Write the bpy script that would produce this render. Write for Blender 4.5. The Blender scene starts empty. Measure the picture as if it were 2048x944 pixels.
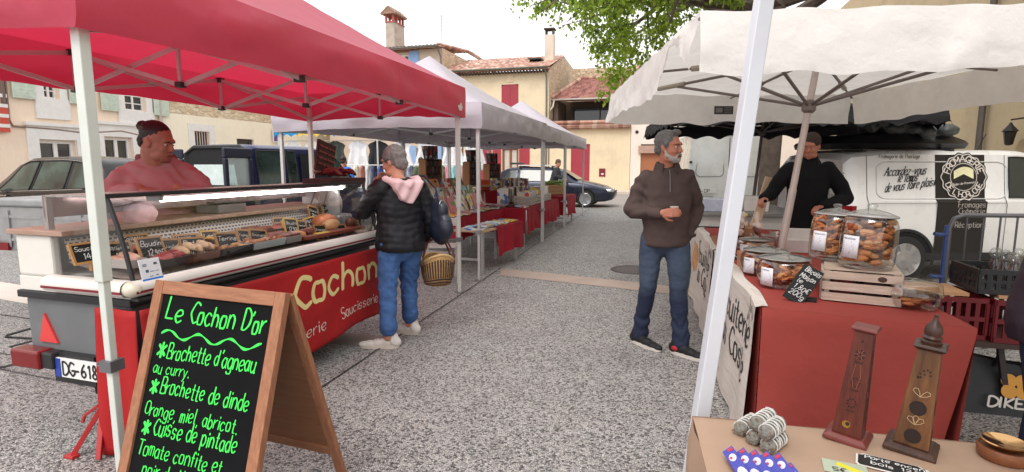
import bpy,math,random
from mathutils import Vector,Matrix,Euler
from mathutils import noise as mnoise
random.seed(11)
R=math.radians
scene=bpy.context.scene
COL=scene.collection
# --- camera, sky, light
CAM_H,PITCH,FOC=1.52,R(7.4),1100.0
cam_data=bpy.data.cameras.new('camera')
cam_data.sensor_width=36.0
cam_data.lens=FOC/2048*36.0
cam_data.clip_start=0.05
cam_data.clip_end=600.0
cam=bpy.data.objects.new('camera',cam_data)
COL.objects.link(cam)
cam.location=(0,0,CAM_H)
cam.rotation_euler=(math.pi/2-PITCH,0,0)
scene.camera=cam
SUN_EL,SUN_AZ=R(52),R(205)
world=bpy.data.worlds.new('World')
scene.world=world
world.use_nodes=True
wn=world.node_tree
wn.nodes.clear()
w_out=wn.nodes.new('ShaderNodeOutputWorld')
w_bg=wn.nodes.new('ShaderNodeBackground')
w_sky=wn.nodes.new('ShaderNodeTexSky')
w_sky.sky_type='NISHITA'
w_sky.sun_disc=False
w_sky.sun_elevation=SUN_EL
w_sky.sun_rotation=SUN_AZ
w_sky.dust_density=4.0
w_hs=wn.nodes.new('ShaderNodeHueSaturation')
w_hs.inputs['Saturation'].default_value=0.10
w_mix=wn.nodes.new('ShaderNodeMix')
w_mix.data_type='RGBA'
w_mix.inputs[0].default_value=0.72
w_mix.inputs[7].default_value=(8.6,8.5,8.6,1)
wn.links.new(w_sky.outputs[0],w_hs.inputs['Color'])
wn.links.new(w_hs.outputs[0],w_mix.inputs[6])
wn.links.new(w_mix.outputs[2],w_bg.inputs[0])
w_bg.inputs[1].default_value=0.15
wn.links.new(w_bg.outputs[0],w_out.inputs[0])
sun_d=bpy.data.lights.new('sun','SUN')
sun_d.energy=1.0
sun_d.angle=R(25)
sun_d.color=(1.0,0.95,0.88)
sun=bpy.data.objects.new('sun',sun_d)
COL.objects.link(sun)
sd=Vector((math.sin(SUN_AZ)*math.cos(SUN_EL),math.cos(SUN_AZ)*math.cos(SUN_EL),math.sin(SUN_EL)))
sun.rotation_euler=(-sd).to_track_quat('-Z','Y').to_euler()
sun.location=(0,-4,20)
vs=scene.view_settings
vs.view_transform='Standard'
vs.look='None'
vs.exposure=0.45
vs.gamma=1.0
vs.use_curve_mapping=False
scene.cycles.max_bounces=8
scene.cycles.transparent_max_bounces=24
scene.cycles.caustics_reflective=False
scene.cycles.caustics_refractive=False
# --- measuring helpers
_c,_s=math.cos(PITCH),math.sin(PITCH)
def ray(px,py):
 u=(px-1024)/FOC; v=(py-472)/FOC
 return Vector((u,_c-v*_s,-_s-v*_c))
def AT(px,py,z=0.0):
 d=ray(px,py); t=(z-CAM_H)/d.z
 return Vector((0,0,CAM_H))+d*t
def ATY(px,py,Y):
 d=ray(px,py)
 return Vector((0,0,CAM_H))+d*(Y/d.y)
def ATP(px,py,p0,n):
 d=ray(px,py); o=Vector((0,0,CAM_H)); n=Vector(n)
 return o+d*((Vector(p0)-o).dot(n)/d.dot(n))
AN=R(15.5)
A=Vector((math.sin(AN),math.cos(AN),0)); B=Vector((-math.cos(AN),math.sin(AN),0))
# --- materials
MATS={}
def srgb(r,g,b):
 f=lambda c:(c/255/12.92)if c/255<=0.04045 else((c/255+0.055)/1.055)**2.4
 return(f(r),f(g),f(b))
def _new(name):
 m=bpy.data.materials.new(name); m.use_nodes=True
 nt=m.node_tree; nt.nodes.clear()
 out=nt.nodes.new('ShaderNodeOutputMaterial')
 return m,nt,out
def _coord(nt,gen='Object'):
 return nt.nodes.new('ShaderNodeTexCoord').outputs[gen]
def _noise(nt,co,scale,detail=4,rough=.6,stretch=None):
 if stretch:
  mp=nt.nodes.new('ShaderNodeMapping'); mp.inputs['Scale'].default_value=stretch
  nt.links.new(co,mp.inputs[0]); co=mp.outputs[0]
 n=nt.nodes.new('ShaderNodeTexNoise'); n.inputs['Scale'].default_value=scale
 n.inputs['Detail'].default_value=detail; n.inputs['Roughness'].default_value=rough
 nt.links.new(co,n.inputs['Vector'])
 return n.outputs[0]
def _ramp(nt,fac,stops):
 r=nt.nodes.new('ShaderNodeValToRGB')
 el=r.color_ramp.elements
 while len(el)<len(stops):el.new(0.5)
 for e,(p,c)in zip(el,stops):
  e.position=p; e.color=(c[0],c[1],c[2],1)if hasattr(c,'__len__')else(c,c,c,1)
 nt.links.new(fac,r.inputs[0])
 return r.outputs[0]
def _mix(nt,fac,a,b,mode='MIX'):
 m=nt.nodes.new('ShaderNodeMix'); m.data_type='RGBA'; m.blend_type=mode
 for sock,val in((0,fac),(6,a),(7,b)):
  if isinstance(val,(int,float)):m.inputs[sock].default_value=val
  elif isinstance(val,tuple):m.inputs[sock].default_value=(*val[:3],1)
  else:nt.links.new(val,m.inputs[sock])
 return m.outputs[2]
def _bump(nt,h,strength,dist=.01):
 b=nt.nodes.new('ShaderNodeBump'); b.inputs['Strength'].default_value=strength
 b.inputs['Distance'].default_value=dist
 nt.links.new(h,b.inputs['Height']); return b.outputs[0]
def mat(name,col,rough=.6,metal=0.0,var=.12,vs=6.0,bump=0.0,bs=60.0,bd=.006,spec=.5,coat=0.0,stretch=None,emit=0.0,sub=0.0):
 if name in MATS:return MATS[name]
 m,nt,out=_new(name)
 p=nt.nodes.new('ShaderNodeBsdfPrincipled')
 nt.links.new(p.outputs[0],out.inputs[0])
 co=_coord(nt)
 if var>0:
  n=_noise(nt,co,vs,5,.6,stretch)
  lo=tuple(max(0,c*(1-var))for c in col); hi=tuple(min(1,c*(1+var))for c in col)
  c=_ramp(nt,n,[(.3,lo),(.7,hi)])
  nt.links.new(c,p.inputs['Base Color'])
  rr=_ramp(nt,n,[(.3,max(0,rough-.08)),(.7,min(1,rough+.08))])
  nt.links.new(rr,p.inputs['Roughness'])
 else:
  p.inputs['Base Color'].default_value=(*col,1); p.inputs['Roughness'].default_value=rough
 p.inputs['Metallic'].default_value=metal
 p.inputs['Specular IOR Level'].default_value=spec
 if coat:p.inputs['Coat Weight'].default_value=coat; p.inputs['Coat Roughness'].default_value=.05
 if sub:
  p.inputs['Subsurface Weight'].default_value=sub; p.inputs['Subsurface Radius'].default_value=(.01,.004,.002)
 if bump:
  nb=_noise(nt,co,bs,4,.6,stretch)
  nt.links.new(_bump(nt,nb,bump,bd),p.inputs['Normal'])
 if emit:
  p.inputs['Emission Color'].default_value=(*col,1); p.inputs['Emission Strength'].default_value=emit
 MATS[name]=m
 return m
def fabric(name,col,transl=.35,var=.06,vs=2.0,bump=.15,bs=9.0,bd=.03,rough=.75,tcol=None,ridge=0.0,rs=3.0,spec=.3):
 """thin cloth: diffuse + translucent"""
 if name in MATS:return MATS[name]
 m,nt,out=_new(name)
 co=_coord(nt)
 n=_noise(nt,co,vs,4)
 c=_ramp(nt,n,[(.3,tuple(x*(1-var)for x in col)),(.7,tuple(min(1,x*(1+var))for x in col))])
 p=nt.nodes.new('ShaderNodeBsdfPrincipled'); p.inputs['Roughness'].default_value=rough
 p.inputs['Specular IOR Level'].default_value=spec
 nt.links.new(c,p.inputs['Base Color'])
 hgt=_noise(nt,co,bs,5,.55)
 if ridge:
  rn=nt.nodes.new('ShaderNodeTexNoise'); rn.noise_type='RIDGED_MULTIFRACTAL'; rn.inputs['Scale'].default_value=rs; rn.inputs['Detail'].default_value=3; rn.inputs['Roughness'].default_value=.45
  nt.links.new(co,rn.inputs['Vector'])
  ma=nt.nodes.new('ShaderNodeMath'); ma.operation='MULTIPLY_ADD'; ma.inputs[1].default_value=ridge; nt.links.new(rn.outputs[0],ma.inputs[0]); nt.links.new(hgt,ma.inputs[2]); hgt=ma.outputs[0]
 bo=_bump(nt,hgt,bump,bd)
 nt.links.new(bo,p.inputs['Normal'])
 if transl:
  t=nt.nodes.new('ShaderNodeBsdfTranslucent')
  if tcol:t.inputs[0].default_value=(*tcol,1)
  else:nt.links.new(c,t.inputs[0]); nt.links.new(bo,t.inputs['Normal'])
  mx=nt.nodes.new('ShaderNodeMixShader'); mx.inputs[0].default_value=transl
  nt.links.new(p.outputs[0],mx.inputs[1]); nt.links.new(t.outputs[0],mx.inputs[2])
  nt.links.new(mx.outputs[0],out.inputs[0])
 else:nt.links.new(p.outputs[0],out.inputs[0])
 MATS[name]=m
 return m
def glass(name,tint=(.95,.97,.96),refl=.06,edge=.5,rough=.02,opac=0.0,ocol=(.5,.5,.5)):
 """thin glass: mostly clear, reflecting more at grazing angles; opac adds a thin film of dirt"""
 if name in MATS:return MATS[name]
 m,nt,out=_new(name)
 tr=nt.nodes.new('ShaderNodeBsdfTransparent'); tr.inputs[0].default_value=(*tint,1)
 gl=nt.nodes.new('ShaderNodeBsdfGlossy'); gl.inputs['Roughness'].default_value=rough
 lw=nt.nodes.new('ShaderNodeLayerWeight'); lw.inputs[0].default_value=.35
 mr=nt.nodes.new('ShaderNodeMapRange'); mr.inputs['To Min'].default_value=refl; mr.inputs['To Max'].default_value=edge
 nt.links.new(lw.outputs['Facing'],mr.inputs['Value'])
 mx=nt.nodes.new('ShaderNodeMixShader')
 nt.links.new(mr.outputs[0],mx.inputs[0]); nt.links.new(tr.outputs[0],mx.inputs[1]); nt.links.new(gl.outputs[0],mx.inputs[2])
 last=mx.outputs[0]
 if opac:
  df=nt.nodes.new('ShaderNodeBsdfDiffuse'); df.inputs[0].default_value=(*ocol,1)
  m2=nt.nodes.new('ShaderNodeMixShader'); m2.inputs[0].default_value=opac
  nt.links.new(last,m2.inputs[1]); nt.links.new(df.outputs[0],m2.inputs[2]); last=m2.outputs[0]
 nt.links.new(last,out.inputs[0])
 MATS[name]=m
 return m
def wood(name,c1,c2,scale=6,stretch=(1,12,12),rough=.55,bump=.15):
 if name in MATS:return MATS[name]
 m,nt,out=_new(name)
 p=nt.nodes.new('ShaderNodeBsdfPrincipled'); nt.links.new(p.outputs[0],out.inputs[0])
 co=_coord(nt)
 n=_noise(nt,co,scale,6,.65,stretch)
 c=_ramp(nt,n,[(.25,c1),(.55,tuple((a+b)/2 for a,b in zip(c1,c2))),(.75,c2)])
 nt.links.new(c,p.inputs['Base Color']); p.inputs['Roughness'].default_value=rough
 nt.links.new(_bump(nt,n,bump,.004),p.inputs['Normal'])
 MATS[name]=m
 return m
 # --- mesh builder
class MB:
 def __init__(s):s.v=[]; s.f=[]; s.m=[]
 def add(s,verts,faces,mi=0,M=None):
  o=len(s.v)
  if M is not None:verts=[M@Vector(p)for p in verts]
  s.v+=[tuple(p)for p in verts]
  s.f+=[tuple(i+o for i in f)for f in faces]
  s.m+=[mi]*len(faces)
  return s
 def box(s,c,d,mi=0,M=None,taper=1.0):
  x,y,z=d[0]/2,d[1]/2,d[2]/2; t=taper
  vs_=[(-x,-y,-z),(x,-y,-z),(x,y,-z),(-x,y,-z),(-x*t,-y*t,z),(x*t,-y*t,z),(x*t,y*t,z),(-x*t,y*t,z)]
  vs_=[(a+c[0],b+c[1],e+c[2])for a,b,e in vs_]
  return s.add(vs_,[(3,2,1,0),(4,5,6,7),(0,1,5,4),(1,2,6,5),(2,3,7,6),(3,0,4,7)],mi,M)
 def box2(s,a,b,mi=0,M=None):
  return s.box([(a[i]+b[i])/2 for i in range(3)],[abs(b[i]-a[i])for i in range(3)],mi,M)
 def bar(s,p,q,w,h=None,up=(0,0,1),mi=0):
  p=Vector(p); q=Vector(q); h=h or w
  d=(q-p); L=d.length; d=d.normalized(); up=Vector(up)
  if abs(d.dot(up))>.98:up=Vector((1,0,0))
  x=d.cross(up).normalized(); z=x.cross(d)
  M=Matrix((x,d,z)).transposed().to_4x4(); M.translation=(p+q)/2
  return s.box((0,0,0),(w,L,h),mi,M)
 def tube(s,pts,r,n=8,mi=0,caps=True,closed=False,flat=1.0):
  pts=[Vector(p)for p in pts]; k=len(pts)
  rs=r if hasattr(r,'__len__')else[r]*k
  vs_=[]; ref=None
  for i,p in enumerate(pts):
   if closed:t=pts[(i+1)%k]-pts[i-1]
   else:t=pts[min(i+1,k-1)]-pts[max(i-1,0)]
   if t.length<1e-9:t=Vector((0,0,1))
   t.normalize()
   if ref is None:
    ref=Vector((0,0,1))if abs(t.z)<.9 else Vector((1,0,0))
   a=t.cross(ref)
   if a.length<1e-6:a=t.cross(Vector((1,.3,0)))
   a.normalize(); b=a.cross(t); ref=b
   for j in range(n):
    an=2*math.pi*j/n
    vs_.append(p+(a*math.cos(an)+b*math.sin(an)*flat)*rs[i])
  fs=[]
  for i in range(k if closed else k-1):
   for j in range(n):
    i2=(i+1)%k; j2=(j+1)%n
    fs.append((i*n+j,i*n+j2,i2*n+j2,i2*n+j))
  if caps and not closed:
   fs.append(tuple(range(n-1,-1,-1))); fs.append(tuple((k-1)*n+j for j in range(n)))
  return s.add(vs_,fs,mi)
 def cone(s,p,q,r1,r2,n=14,flat=1.0,mi=0):
  p=Vector(p); q=Vector(q); d=q-p
  if d.length<1e-6:d=Vector((0,0,1e-3))
  u=d.normalized(); pts=[]; rs=[]
  for a in(80,55,25):pts.append(p-u*r1*math.sin(R(a))); rs.append(r1*math.cos(R(a)))
  for t in(0,.25,.5,.75,1):pts.append(p+d*t); rs.append(r1+(r2-r1)*t)
  for a in(25,55,80):pts.append(q+u*r2*math.sin(R(a))); rs.append(r2*math.cos(R(a)))
  return s.tube(pts,rs,n,mi,True,False,flat)
 def lathe(s,prof,n=24,mi=0,M=None,arc=1.0):
  k=len(prof); vs_=[]; fs=[]
  for r,z in prof:
   for j in range(n):an=2*math.pi*j/n*arc; vs_.append((r*math.cos(an),r*math.sin(an),z))
  for i in range(k-1):
   for j in range(n if arc==1.0 else n-1):
    j2=(j+1)%n
    fs.append((i*n+j,i*n+j2,(i+1)*n+j2,(i+1)*n+j))
  if arc==1.0:
   if prof[0][0]>1e-5:fs.append(tuple(range(n-1,-1,-1)))
   if prof[-1][0]>1e-5:fs.append(tuple((k-1)*n+j for j in range(n)))
  return s.add(vs_,fs,mi,M)
 def ell(s,c,r,M=None,nu=16,nv=10,mi=0):
  vs_=[]; fs=[]
  for i in range(1,nv):
   th=math.pi*i/nv
   for j in range(nu):
    ph=2*math.pi*j/nu
    vs_.append((c[0]+r[0]*math.sin(th)*math.cos(ph),c[1]+r[1]*math.sin(th)*math.sin(ph),c[2]+r[2]*math.cos(th)))
  for i in range(nv-2):
   for j in range(nu):
    j2=(j+1)%nu
    fs.append((i*nu+j,(i+1)*nu+j,(i+1)*nu+j2,i*nu+j2))
  a=len(vs_); vs_.append((c[0],c[1],c[2]+r[2])); b=a+1; vs_.append((c[0],c[1],c[2]-r[2]))
  for j in range(nu):
   j2=(j+1)%nu
   fs.append((a,j,j2)); l=(nv-2)*nu; fs.append((b,l+j2,l+j))
  return s.add(vs_,fs,mi,M)
 def prism(s,poly,z0,z1,mi=0,M=None,top=None):
  n=len(poly); top=top or poly
  vs_=[(x,y,z0)for x,y in poly]+[(x,y,z1)for x,y in top]
  fs=[tuple(range(n-1,-1,-1)),tuple(range(n,2*n))]
  fs+=[(i,(i+1)%n,n+(i+1)%n,n+i)for i in range(n)]
  return s.add(vs_,fs,mi,M)
 def grid(s,fn,nu,nv,mi=0,M=None,keep=None):
  vs_=[fn(i/nu,j/nv)for j in range(nv+1)for i in range(nu+1)]
  fs=[(j*(nu+1)+i,j*(nu+1)+i+1,(j+1)*(nu+1)+i+1,(j+1)*(nu+1)+i)for j in range(nv)for i in range(nu)if keep is None or keep((i+.5)/nu,(j+.5)/nv)]
  return s.add(vs_,fs,mi,M)
 def loft(s,rings,mi=0,cap=True,M=None):
  n=len(rings[0]); vs_=[p for r in rings for p in r]; fs=[]
  for i in range(len(rings)-1):
   for j in range(n):
    j2=(j+1)%n
    fs.append((i*n+j,i*n+j2,(i+1)*n+j2,(i+1)*n+j))
  if cap:
   fs.append(tuple(range(n-1,-1,-1))); l=(len(rings)-1)*n; fs.append(tuple(l+j for j in range(n)))
  return s.add(vs_,fs,mi,M)
 def mesh(s,name):
  me=bpy.data.meshes.new(name)
  me.from_pydata(s.v,[],s.f)
  if s.m and max(s.m)>0:me.polygons.foreach_set('material_index',s.m)
  me.update()
  return me
 def build(s,name,m,parent=None,smooth=False,bevel=0,solid=0,recalc=True,loc=None,angle=40,seg=2):
  me=s.mesh(name)
  return put(name,me,m,parent,smooth,bevel,solid,recalc,loc,angle,seg)
def put(name,me,m,parent=None,smooth=False,bevel=0,solid=0,recalc=False,loc=None,angle=40,seg=2):
 import bmesh
 if recalc:
  bm=bmesh.new(); bm.from_mesh(me); bmesh.ops.recalc_face_normals(bm,faces=bm.faces); bm.to_mesh(me); bm.free()
 for q in(m if isinstance(m,(list,tuple))else[m]):me.materials.append(q)
 if smooth:
  me.polygons.foreach_set('use_smooth',[True]*len(me.polygons))
  me.set_sharp_from_angle(angle=R(angle))
 o=bpy.data.objects.new(name,me)
 COL.objects.link(o)
 if parent is not None:o.parent=parent
 if loc is not None:o.location=loc
 if solid:
  d=o.modifiers.new('thickness','SOLIDIFY'); d.thickness=solid; d.offset=0
 if bevel:
  d=o.modifiers.new('edges','BEVEL'); d.width=bevel; d.segments=seg; d.limit_method='ANGLE'; d.angle_limit=R(35)
 return o
def fuse(mb,voxel,iters=4,disp=None,name='fused'):
 """closed overlapping volumes -> one continuous smoothed surface"""
 me=mb.mesh(name); o=bpy.data.objects.new('tmp',me); COL.objects.link(o)
 r=o.modifiers.new('r','REMESH'); r.mode='VOXEL'; r.voxel_size=voxel
 if iters:
  q=o.modifiers.new('s','SMOOTH'); q.factor=.5; q.iterations=iters
 dg=bpy.context.evaluated_depsgraph_get(); dg.update()
 out=bpy.data.meshes.new_from_object(o.evaluated_get(dg))
 bpy.data.objects.remove(o); bpy.data.meshes.remove(me)
 if disp:
  for v,nn in zip(out.vertices,[x.vector.copy()for x in out.vertex_normals]):
   v.co=v.co+nn*disp(v.co)
 out.name=name
 return out
def tag(o,label=None,cat=None,group=None,kind=None):
 if label:o['label']=label
 if cat:o['category']=cat
 if group:o['group']=group
 if kind:o['kind']=kind
 return o
def thing(name,label,cat,loc=(0,0,0),rz=0.0,group=None,rot=None):
 o=bpy.data.objects.new(name,None); COL.objects.link(o)
 o.empty_display_size=.1
 o.location=loc; o.rotation_euler=rot or(0,0,rz)
 return tag(o,label,cat,group)
def dup(root,loc,rz,label=None,group=None,rot=None):
 r=root.copy(); COL.objects.link(r); r.location=loc; r.rotation_euler=rot or(0,0,rz)
 if label:r['label']=label
 if group:r['group']=group
 for ch in list(root.children):
  c=ch.copy(); COL.objects.link(c); c.parent=r
  for g in list(ch.children):
   d=g.copy(); COL.objects.link(d); d.parent=c
 return r
def nz(x,y=0,z=0):return mnoise.noise(Vector((x,y,z)))
ORD=['first','second','third','fourth','fifth','sixth','seventh','eighth','ninth','tenth','eleventh','twelfth','thirteenth','fourteenth','fifteenth','sixteenth','seventeenth','eighteenth','nineteenth','twentieth']
# --- lettering: a hand-made stroke alphabet (x, y in hex; baseline 3, x-height 9, caps d)
GL={'a':'78 59 39 17 15 33 53 75,79 74 83','b':'1d 13,17 39 59 77 75 53 33 15','c':'78 59 39 17 15 33 53 74','d':'78 59 39 17 15 33 53 75,7d 73','e':'16 46 77 69 39 17 15 33 53 74','f':'6c 5d 4d 3b 33,19 59','g':'78 59 39 17 15 33 53 75,79 71 50 20 11','h':'1d 13,17 39 59 77 73','i':'29 23,2b 2c','j':'39 31 20 00,3b 3c','k':'1d 13,69 69 16 16 73','l':'2d 24 33 43','m':'19 13,17 29 39 47 43,47 59 79 87 83','n':'19 13,17 39 59 77 73','o':'49 29 17 15 23 43 63 75 77 69 49','p':'19 10,17 39 59 77 75 53 33 15','q':'78 59 39 17 15 33 53 75,79 70','r':'19 13,16 38 59 69','s':'68 59 29 17 36 56 65 53 23 14','t':'3c 34 43 63,19 59','u':'19 15 33 53 75,79 73 83','v':'19 19 43 43 79','w':'19 19 33 33 58 58 73 73 99','x':'19 73,79 13','y':'19 19 43,79 43 20 10','z':'19 79 79 13 13 73','A':'03 03 5d 5d a3,27 87','B':'1d 13,1d 6d 8b 68 18,68 95 73 13','C':'9c 7d 4d 19 17 44 63 94','D':'1d 13,1d 5d 9a 96 53 13','E':'8d 1d 1d 13 13 83,18 68','F':'8d 1d 1d 13,18 68','G':'9c 7d 4d 19 17 44 63 95 97 57','H':'1d 13,8d 83,18 88','I':'2d 23','J':'6d 65 43 23 15','K':'1d 13,8d 17 17 83','L':'1d 13 13 73','M':'13 1d 1d 56 56 9d 9d 93','N':'13 1d 1d 83 83 8d','O':'5d 2c 1a 16 24 53 84 96 9a 8c 5d','P':'1d 13,1d 6d 8b 68 17','Q':'5d 2c 1a 16 24 53 84 96 9a 8c 5d,65 92','R':'1d 13,1d 6d 8b 68 17,58 83','S':'8c 6d 3d 1b 38 68 85 63 33 14','T':'0d 8d,4d 43','U':'1d 15 33 63 85 8d','V':'0d 0d 43 43 8d','W':'0d 0d 33 33 5b 5b 83 83 bd','X':'0d 83,8d 03','Y':'0d 48,8d 48 43','Z':'0d 8d 8d 03 03 83','0':'4d 2c 1a 16 24 43 64 76 7a 6c 4d','1':'2b 4d 4d 43','2':'1b 3d 5d 7b 69 13 13 73','3':'1c 4d 7b 48 75 53 14','4':'5d 06 06 86,6a 63','5':'7d 1d 1d 18 58 75 53 13','6':'6d 29 15 43 75 58 16','7':'0d 7d 7d 33','8':'48 2a 3d 5d 6a 48 15 43 75 48','9':'6a 48 1a 3d 6b 53',',':'33 21','.':'23 24',"'":'3d 2b','-':'17 67','*':'49 43,18 74,14 78','!':'2d 26,23 24',':':'23 24,28 29','€':'8c 6d 3c 29 27 34 63 84,08 58,06 56','/':'03 7d','~':'16 38 56 78',}
WD={'i':4,'l':5,'j':5,'m':10,'w':11,'t':7,'f':7,'r':7,' ':6,',':4,'.':4,"'":4,'I':5,'M':11,'W':12,'A':11,'!':4,':':4,'1':7}
def _smooth(pts,per=5):
 out=[]
 n=len(pts)
 for i in range(n-1):
  p0,p1,p2,p3=pts[max(i-1,0)],pts[i],pts[i+1],pts[min(i+2,n-1)]
  if(p2-p1).length<1e-6:continue
  for k in range(per):
   t=k/per
   out.append(.5*((2*p1)+(p2-p0)*t+(2*p0-5*p1+4*p2-p3)*t*t+(3*p1-p0-3*p2+p3)*t**3))
 out.append(pts[-1])
 return out
def text_width(txt,size):return sum(WD.get(ch,9)for ch in txt.replace('è','e').replace('é','e'))*size/10
def write(mb,txt,place,size,x0=0.0,y0=0.0,w=.1,nib=0.0,slant=0.0,jitter=0.0,mi=0,lift=.0015,per=5,rnd=None,cond=1.0,rise=0.0):
 """letters as ribbons; size = cap height; place(x, y, d) gives the point on the surface, d above it"""
 rnd=rnd or random.Random(5)
 x=x0; u=size/10.0; kk=0
 for ch in txt:
  acc=None
  if ch in 'éè':acc=ch; ch='e'
  strokes=GL.get(ch,'')
  if ch==' ' or not strokes:
   x+=WD.get(ch,7)*u*cond; continue
  sts=strokes.split(',')
  if acc:sts=sts+(['4a 6c']if acc=='é' else['6a 4c'])
  jy=rnd.uniform(-1,1)*jitter*size; js=1+rnd.uniform(-1,1)*jitter
  for st in sts:
   pts=[Vector((int(p[0],16)*js*cond,(int(p[1],16)-3)*js))for p in st.split()]
   pts=_smooth(pts,per)
   P=[Vector((x+(p.x+p.y*slant)*u,y0+p.y*u+jy+rise*(x-x0)))for p in pts]
   L=[]
   for i,p in enumerate(P):
    t=P[min(i+1,len(P)-1)]-P[max(i-1,0)]
    if t.length<1e-9:t=Vector((1,0))
    t.normalize(); nrm=Vector((-t.y,t.x))
    a=math.atan2(t.y,t.x)
    ww=w*size*(1+(2.2*jitter*mnoise.noise(Vector((p.x/size*2.2,p.y/size*2.2,kk)))if jitter else 0)*2)*((1-nib)+nib*abs(math.sin(a-R(20))))*.5
    L.append((p+nrm*ww,p-nrm*ww))
    # round the ends a little
   t0=(P[0]-P[min(1,len(P)-1)]); t1=(P[-1]-P[max(len(P)-2,0)])
   kk+=1
   vs_=[]
   for i,(a_,b_)in enumerate(L):
    d=lift+.00012*(kk%5)+.0001*i/len(L)
    vs_+=[place(a_.x,a_.y,d),place(b_.x,b_.y,d)]
   fs=[(2*i,2*i+1,2*i+3,2*i+2)for i in range(len(L)-1)]
   e=w*size*.35
   for tt,i0 in((t0,0),(t1,len(L)-1)):
    if tt.length>1e-9:
     c=P[0 if i0==0 else-1]+tt.normalized()*e; o=len(vs_)
     vs_.append(place(c.x,c.y,lift+.0001)); fs.append((2*i0,2*i0+1,o))
   mb.add(vs_,fs,mi)
  x+=WD.get(ch,9)*u*cond
 return x
def flat_place(o,ex,ey):
 o=Vector(o); ex=Vector(ex).normalized(); ey=Vector(ey).normalized(); n=ex.cross(ey)
 return lambda x,y,d:o+ex*x+ey*y+n*d
 # --- ground
def ground_mat():
 m,nt,out=_new('exposed_aggregate')
 p=nt.nodes.new('ShaderNodeBsdfPrincipled'); nt.links.new(p.outputs[0],out.inputs[0])
 co=_coord(nt)
 warp=nt.nodes.new('ShaderNodeVectorMath'); warp.operation='ADD'
 wnz=nt.nodes.new('ShaderNodeTexNoise'); wnz.inputs['Scale'].default_value=30; nt.links.new(co,wnz.inputs['Vector'])
 sc=nt.nodes.new('ShaderNodeVectorMath'); sc.operation='SCALE'; sc.inputs['Scale'].default_value=.012
 nt.links.new(wnz.outputs['Color'],sc.inputs[0]); nt.links.new(co,warp.inputs[0]); nt.links.new(sc.outputs[0],warp.inputs[1])
 v=nt.nodes.new('ShaderNodeTexVoronoi'); v.inputs['Scale'].default_value=90; v.inputs['Randomness'].default_value=1
 nt.links.new(warp.outputs[0],v.inputs['Vector'])
 sep=nt.nodes.new('ShaderNodeSeparateColor'); nt.links.new(v.outputs['Color'],sep.inputs[0])
 peb=_ramp(nt,sep.outputs[0],[(.0,srgb(70,69,70)),(.17,srgb(114,112,111)),(.28,srgb(164,162,160)),(.6,srgb(194,191,188)),(.85,srgb(218,215,211)),(1.,srgb(184,176,168))])
 ve=nt.nodes.new('ShaderNodeTexVoronoi'); ve.feature='DISTANCE_TO_EDGE'; ve.inputs['Scale'].default_value=90
 nt.links.new(warp.outputs[0],ve.inputs['Vector'])
 e=_ramp(nt,ve.outputs['Distance'],[(.03,0.0),(.12,1.0)])
 big=_noise(nt,co,.9,4,.6)
 sand=_ramp(nt,_noise(nt,co,14,3),[(.3,srgb(84,82,82)),(.7,srgb(124,121,120))])
 c=_mix(nt,e,sand,peb)
 stain=_ramp(nt,big,[(.28,(.74,.72,.72)),(.45,(.97,.97,.97)),(.75,(1.0,.985,.97))])
 c=_mix(nt,1.0,c,stain,'MULTIPLY')
 sm=_ramp(nt,_noise(nt,co,3.1,6,.7),[(.30,(.58,.56,.55)),(.44,(1,1,1))])
 c=_mix(nt,.55,c,sm,'MULTIPLY')
 nt.links.new(c,p.inputs['Base Color']); p.inputs['Roughness'].default_value=.8
 p.inputs['Specular IOR Level'].default_value=.3
 nt.links.new(_bump(nt,e,.7,.006),p.inputs['Normal'])
 return m
g=MB()
N=44
def gpt(u,v):return(-70+140*u,-20+130*v,0)
g.grid(gpt,N,N)
tag(g.build('ground',ground_mat(),recalc=False),kind='structure')
# smooth pink-beige concrete strips laid into the aggregate
strip_m=mat('strip_concrete',srgb(170,152,140),.8,var=.12,vs=3,bump=.2,bs=120)
def strip_quad(name,P,m,z=.004):
 mb=MB(); mb.add([(x,y,z)for x,y in P],[tuple(range(len(P)))])
 return tag(mb.build(name,m,recalc=False),kind='structure')
s0=AT(1004,537); s1=AT(1395,578); s2=AT(1395,592); s3=AT(1000,551)
dirx=Vector((s1.x-s0.x,s1.y-s0.y,0)).normalized()
def ext(p,t):return(p.x+dirx.x*t,p.y+dirx.y*t)
strip_quad('paving_strip',[ext(s0,0),ext(s1,4.5),ext(s2,4.5),ext(s3,0)],strip_m)
p0=AT(640,700); p1=AT(765,655)
strip_quad('paving_strip',[(-1.95,4.62),(-1.0,4.42),(-1.06,4.72),(-1.9,4.95)],mat('shaded_strip',srgb(140,122,112),.8,var=.15,vs=4,bump=.2,bs=90))  # this strip's colour is darkened for the shade under the trailer
l0=AT(0,520); l1=AT(60,548)
strip_quad('paving_strip',[(-9.0,7.5),(-3.4,5.05),(-3.4,5.55),(-9.0,8.1)],mat('pale_strip',srgb(208,196,186),.8,var=.08,vs=3))
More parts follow.
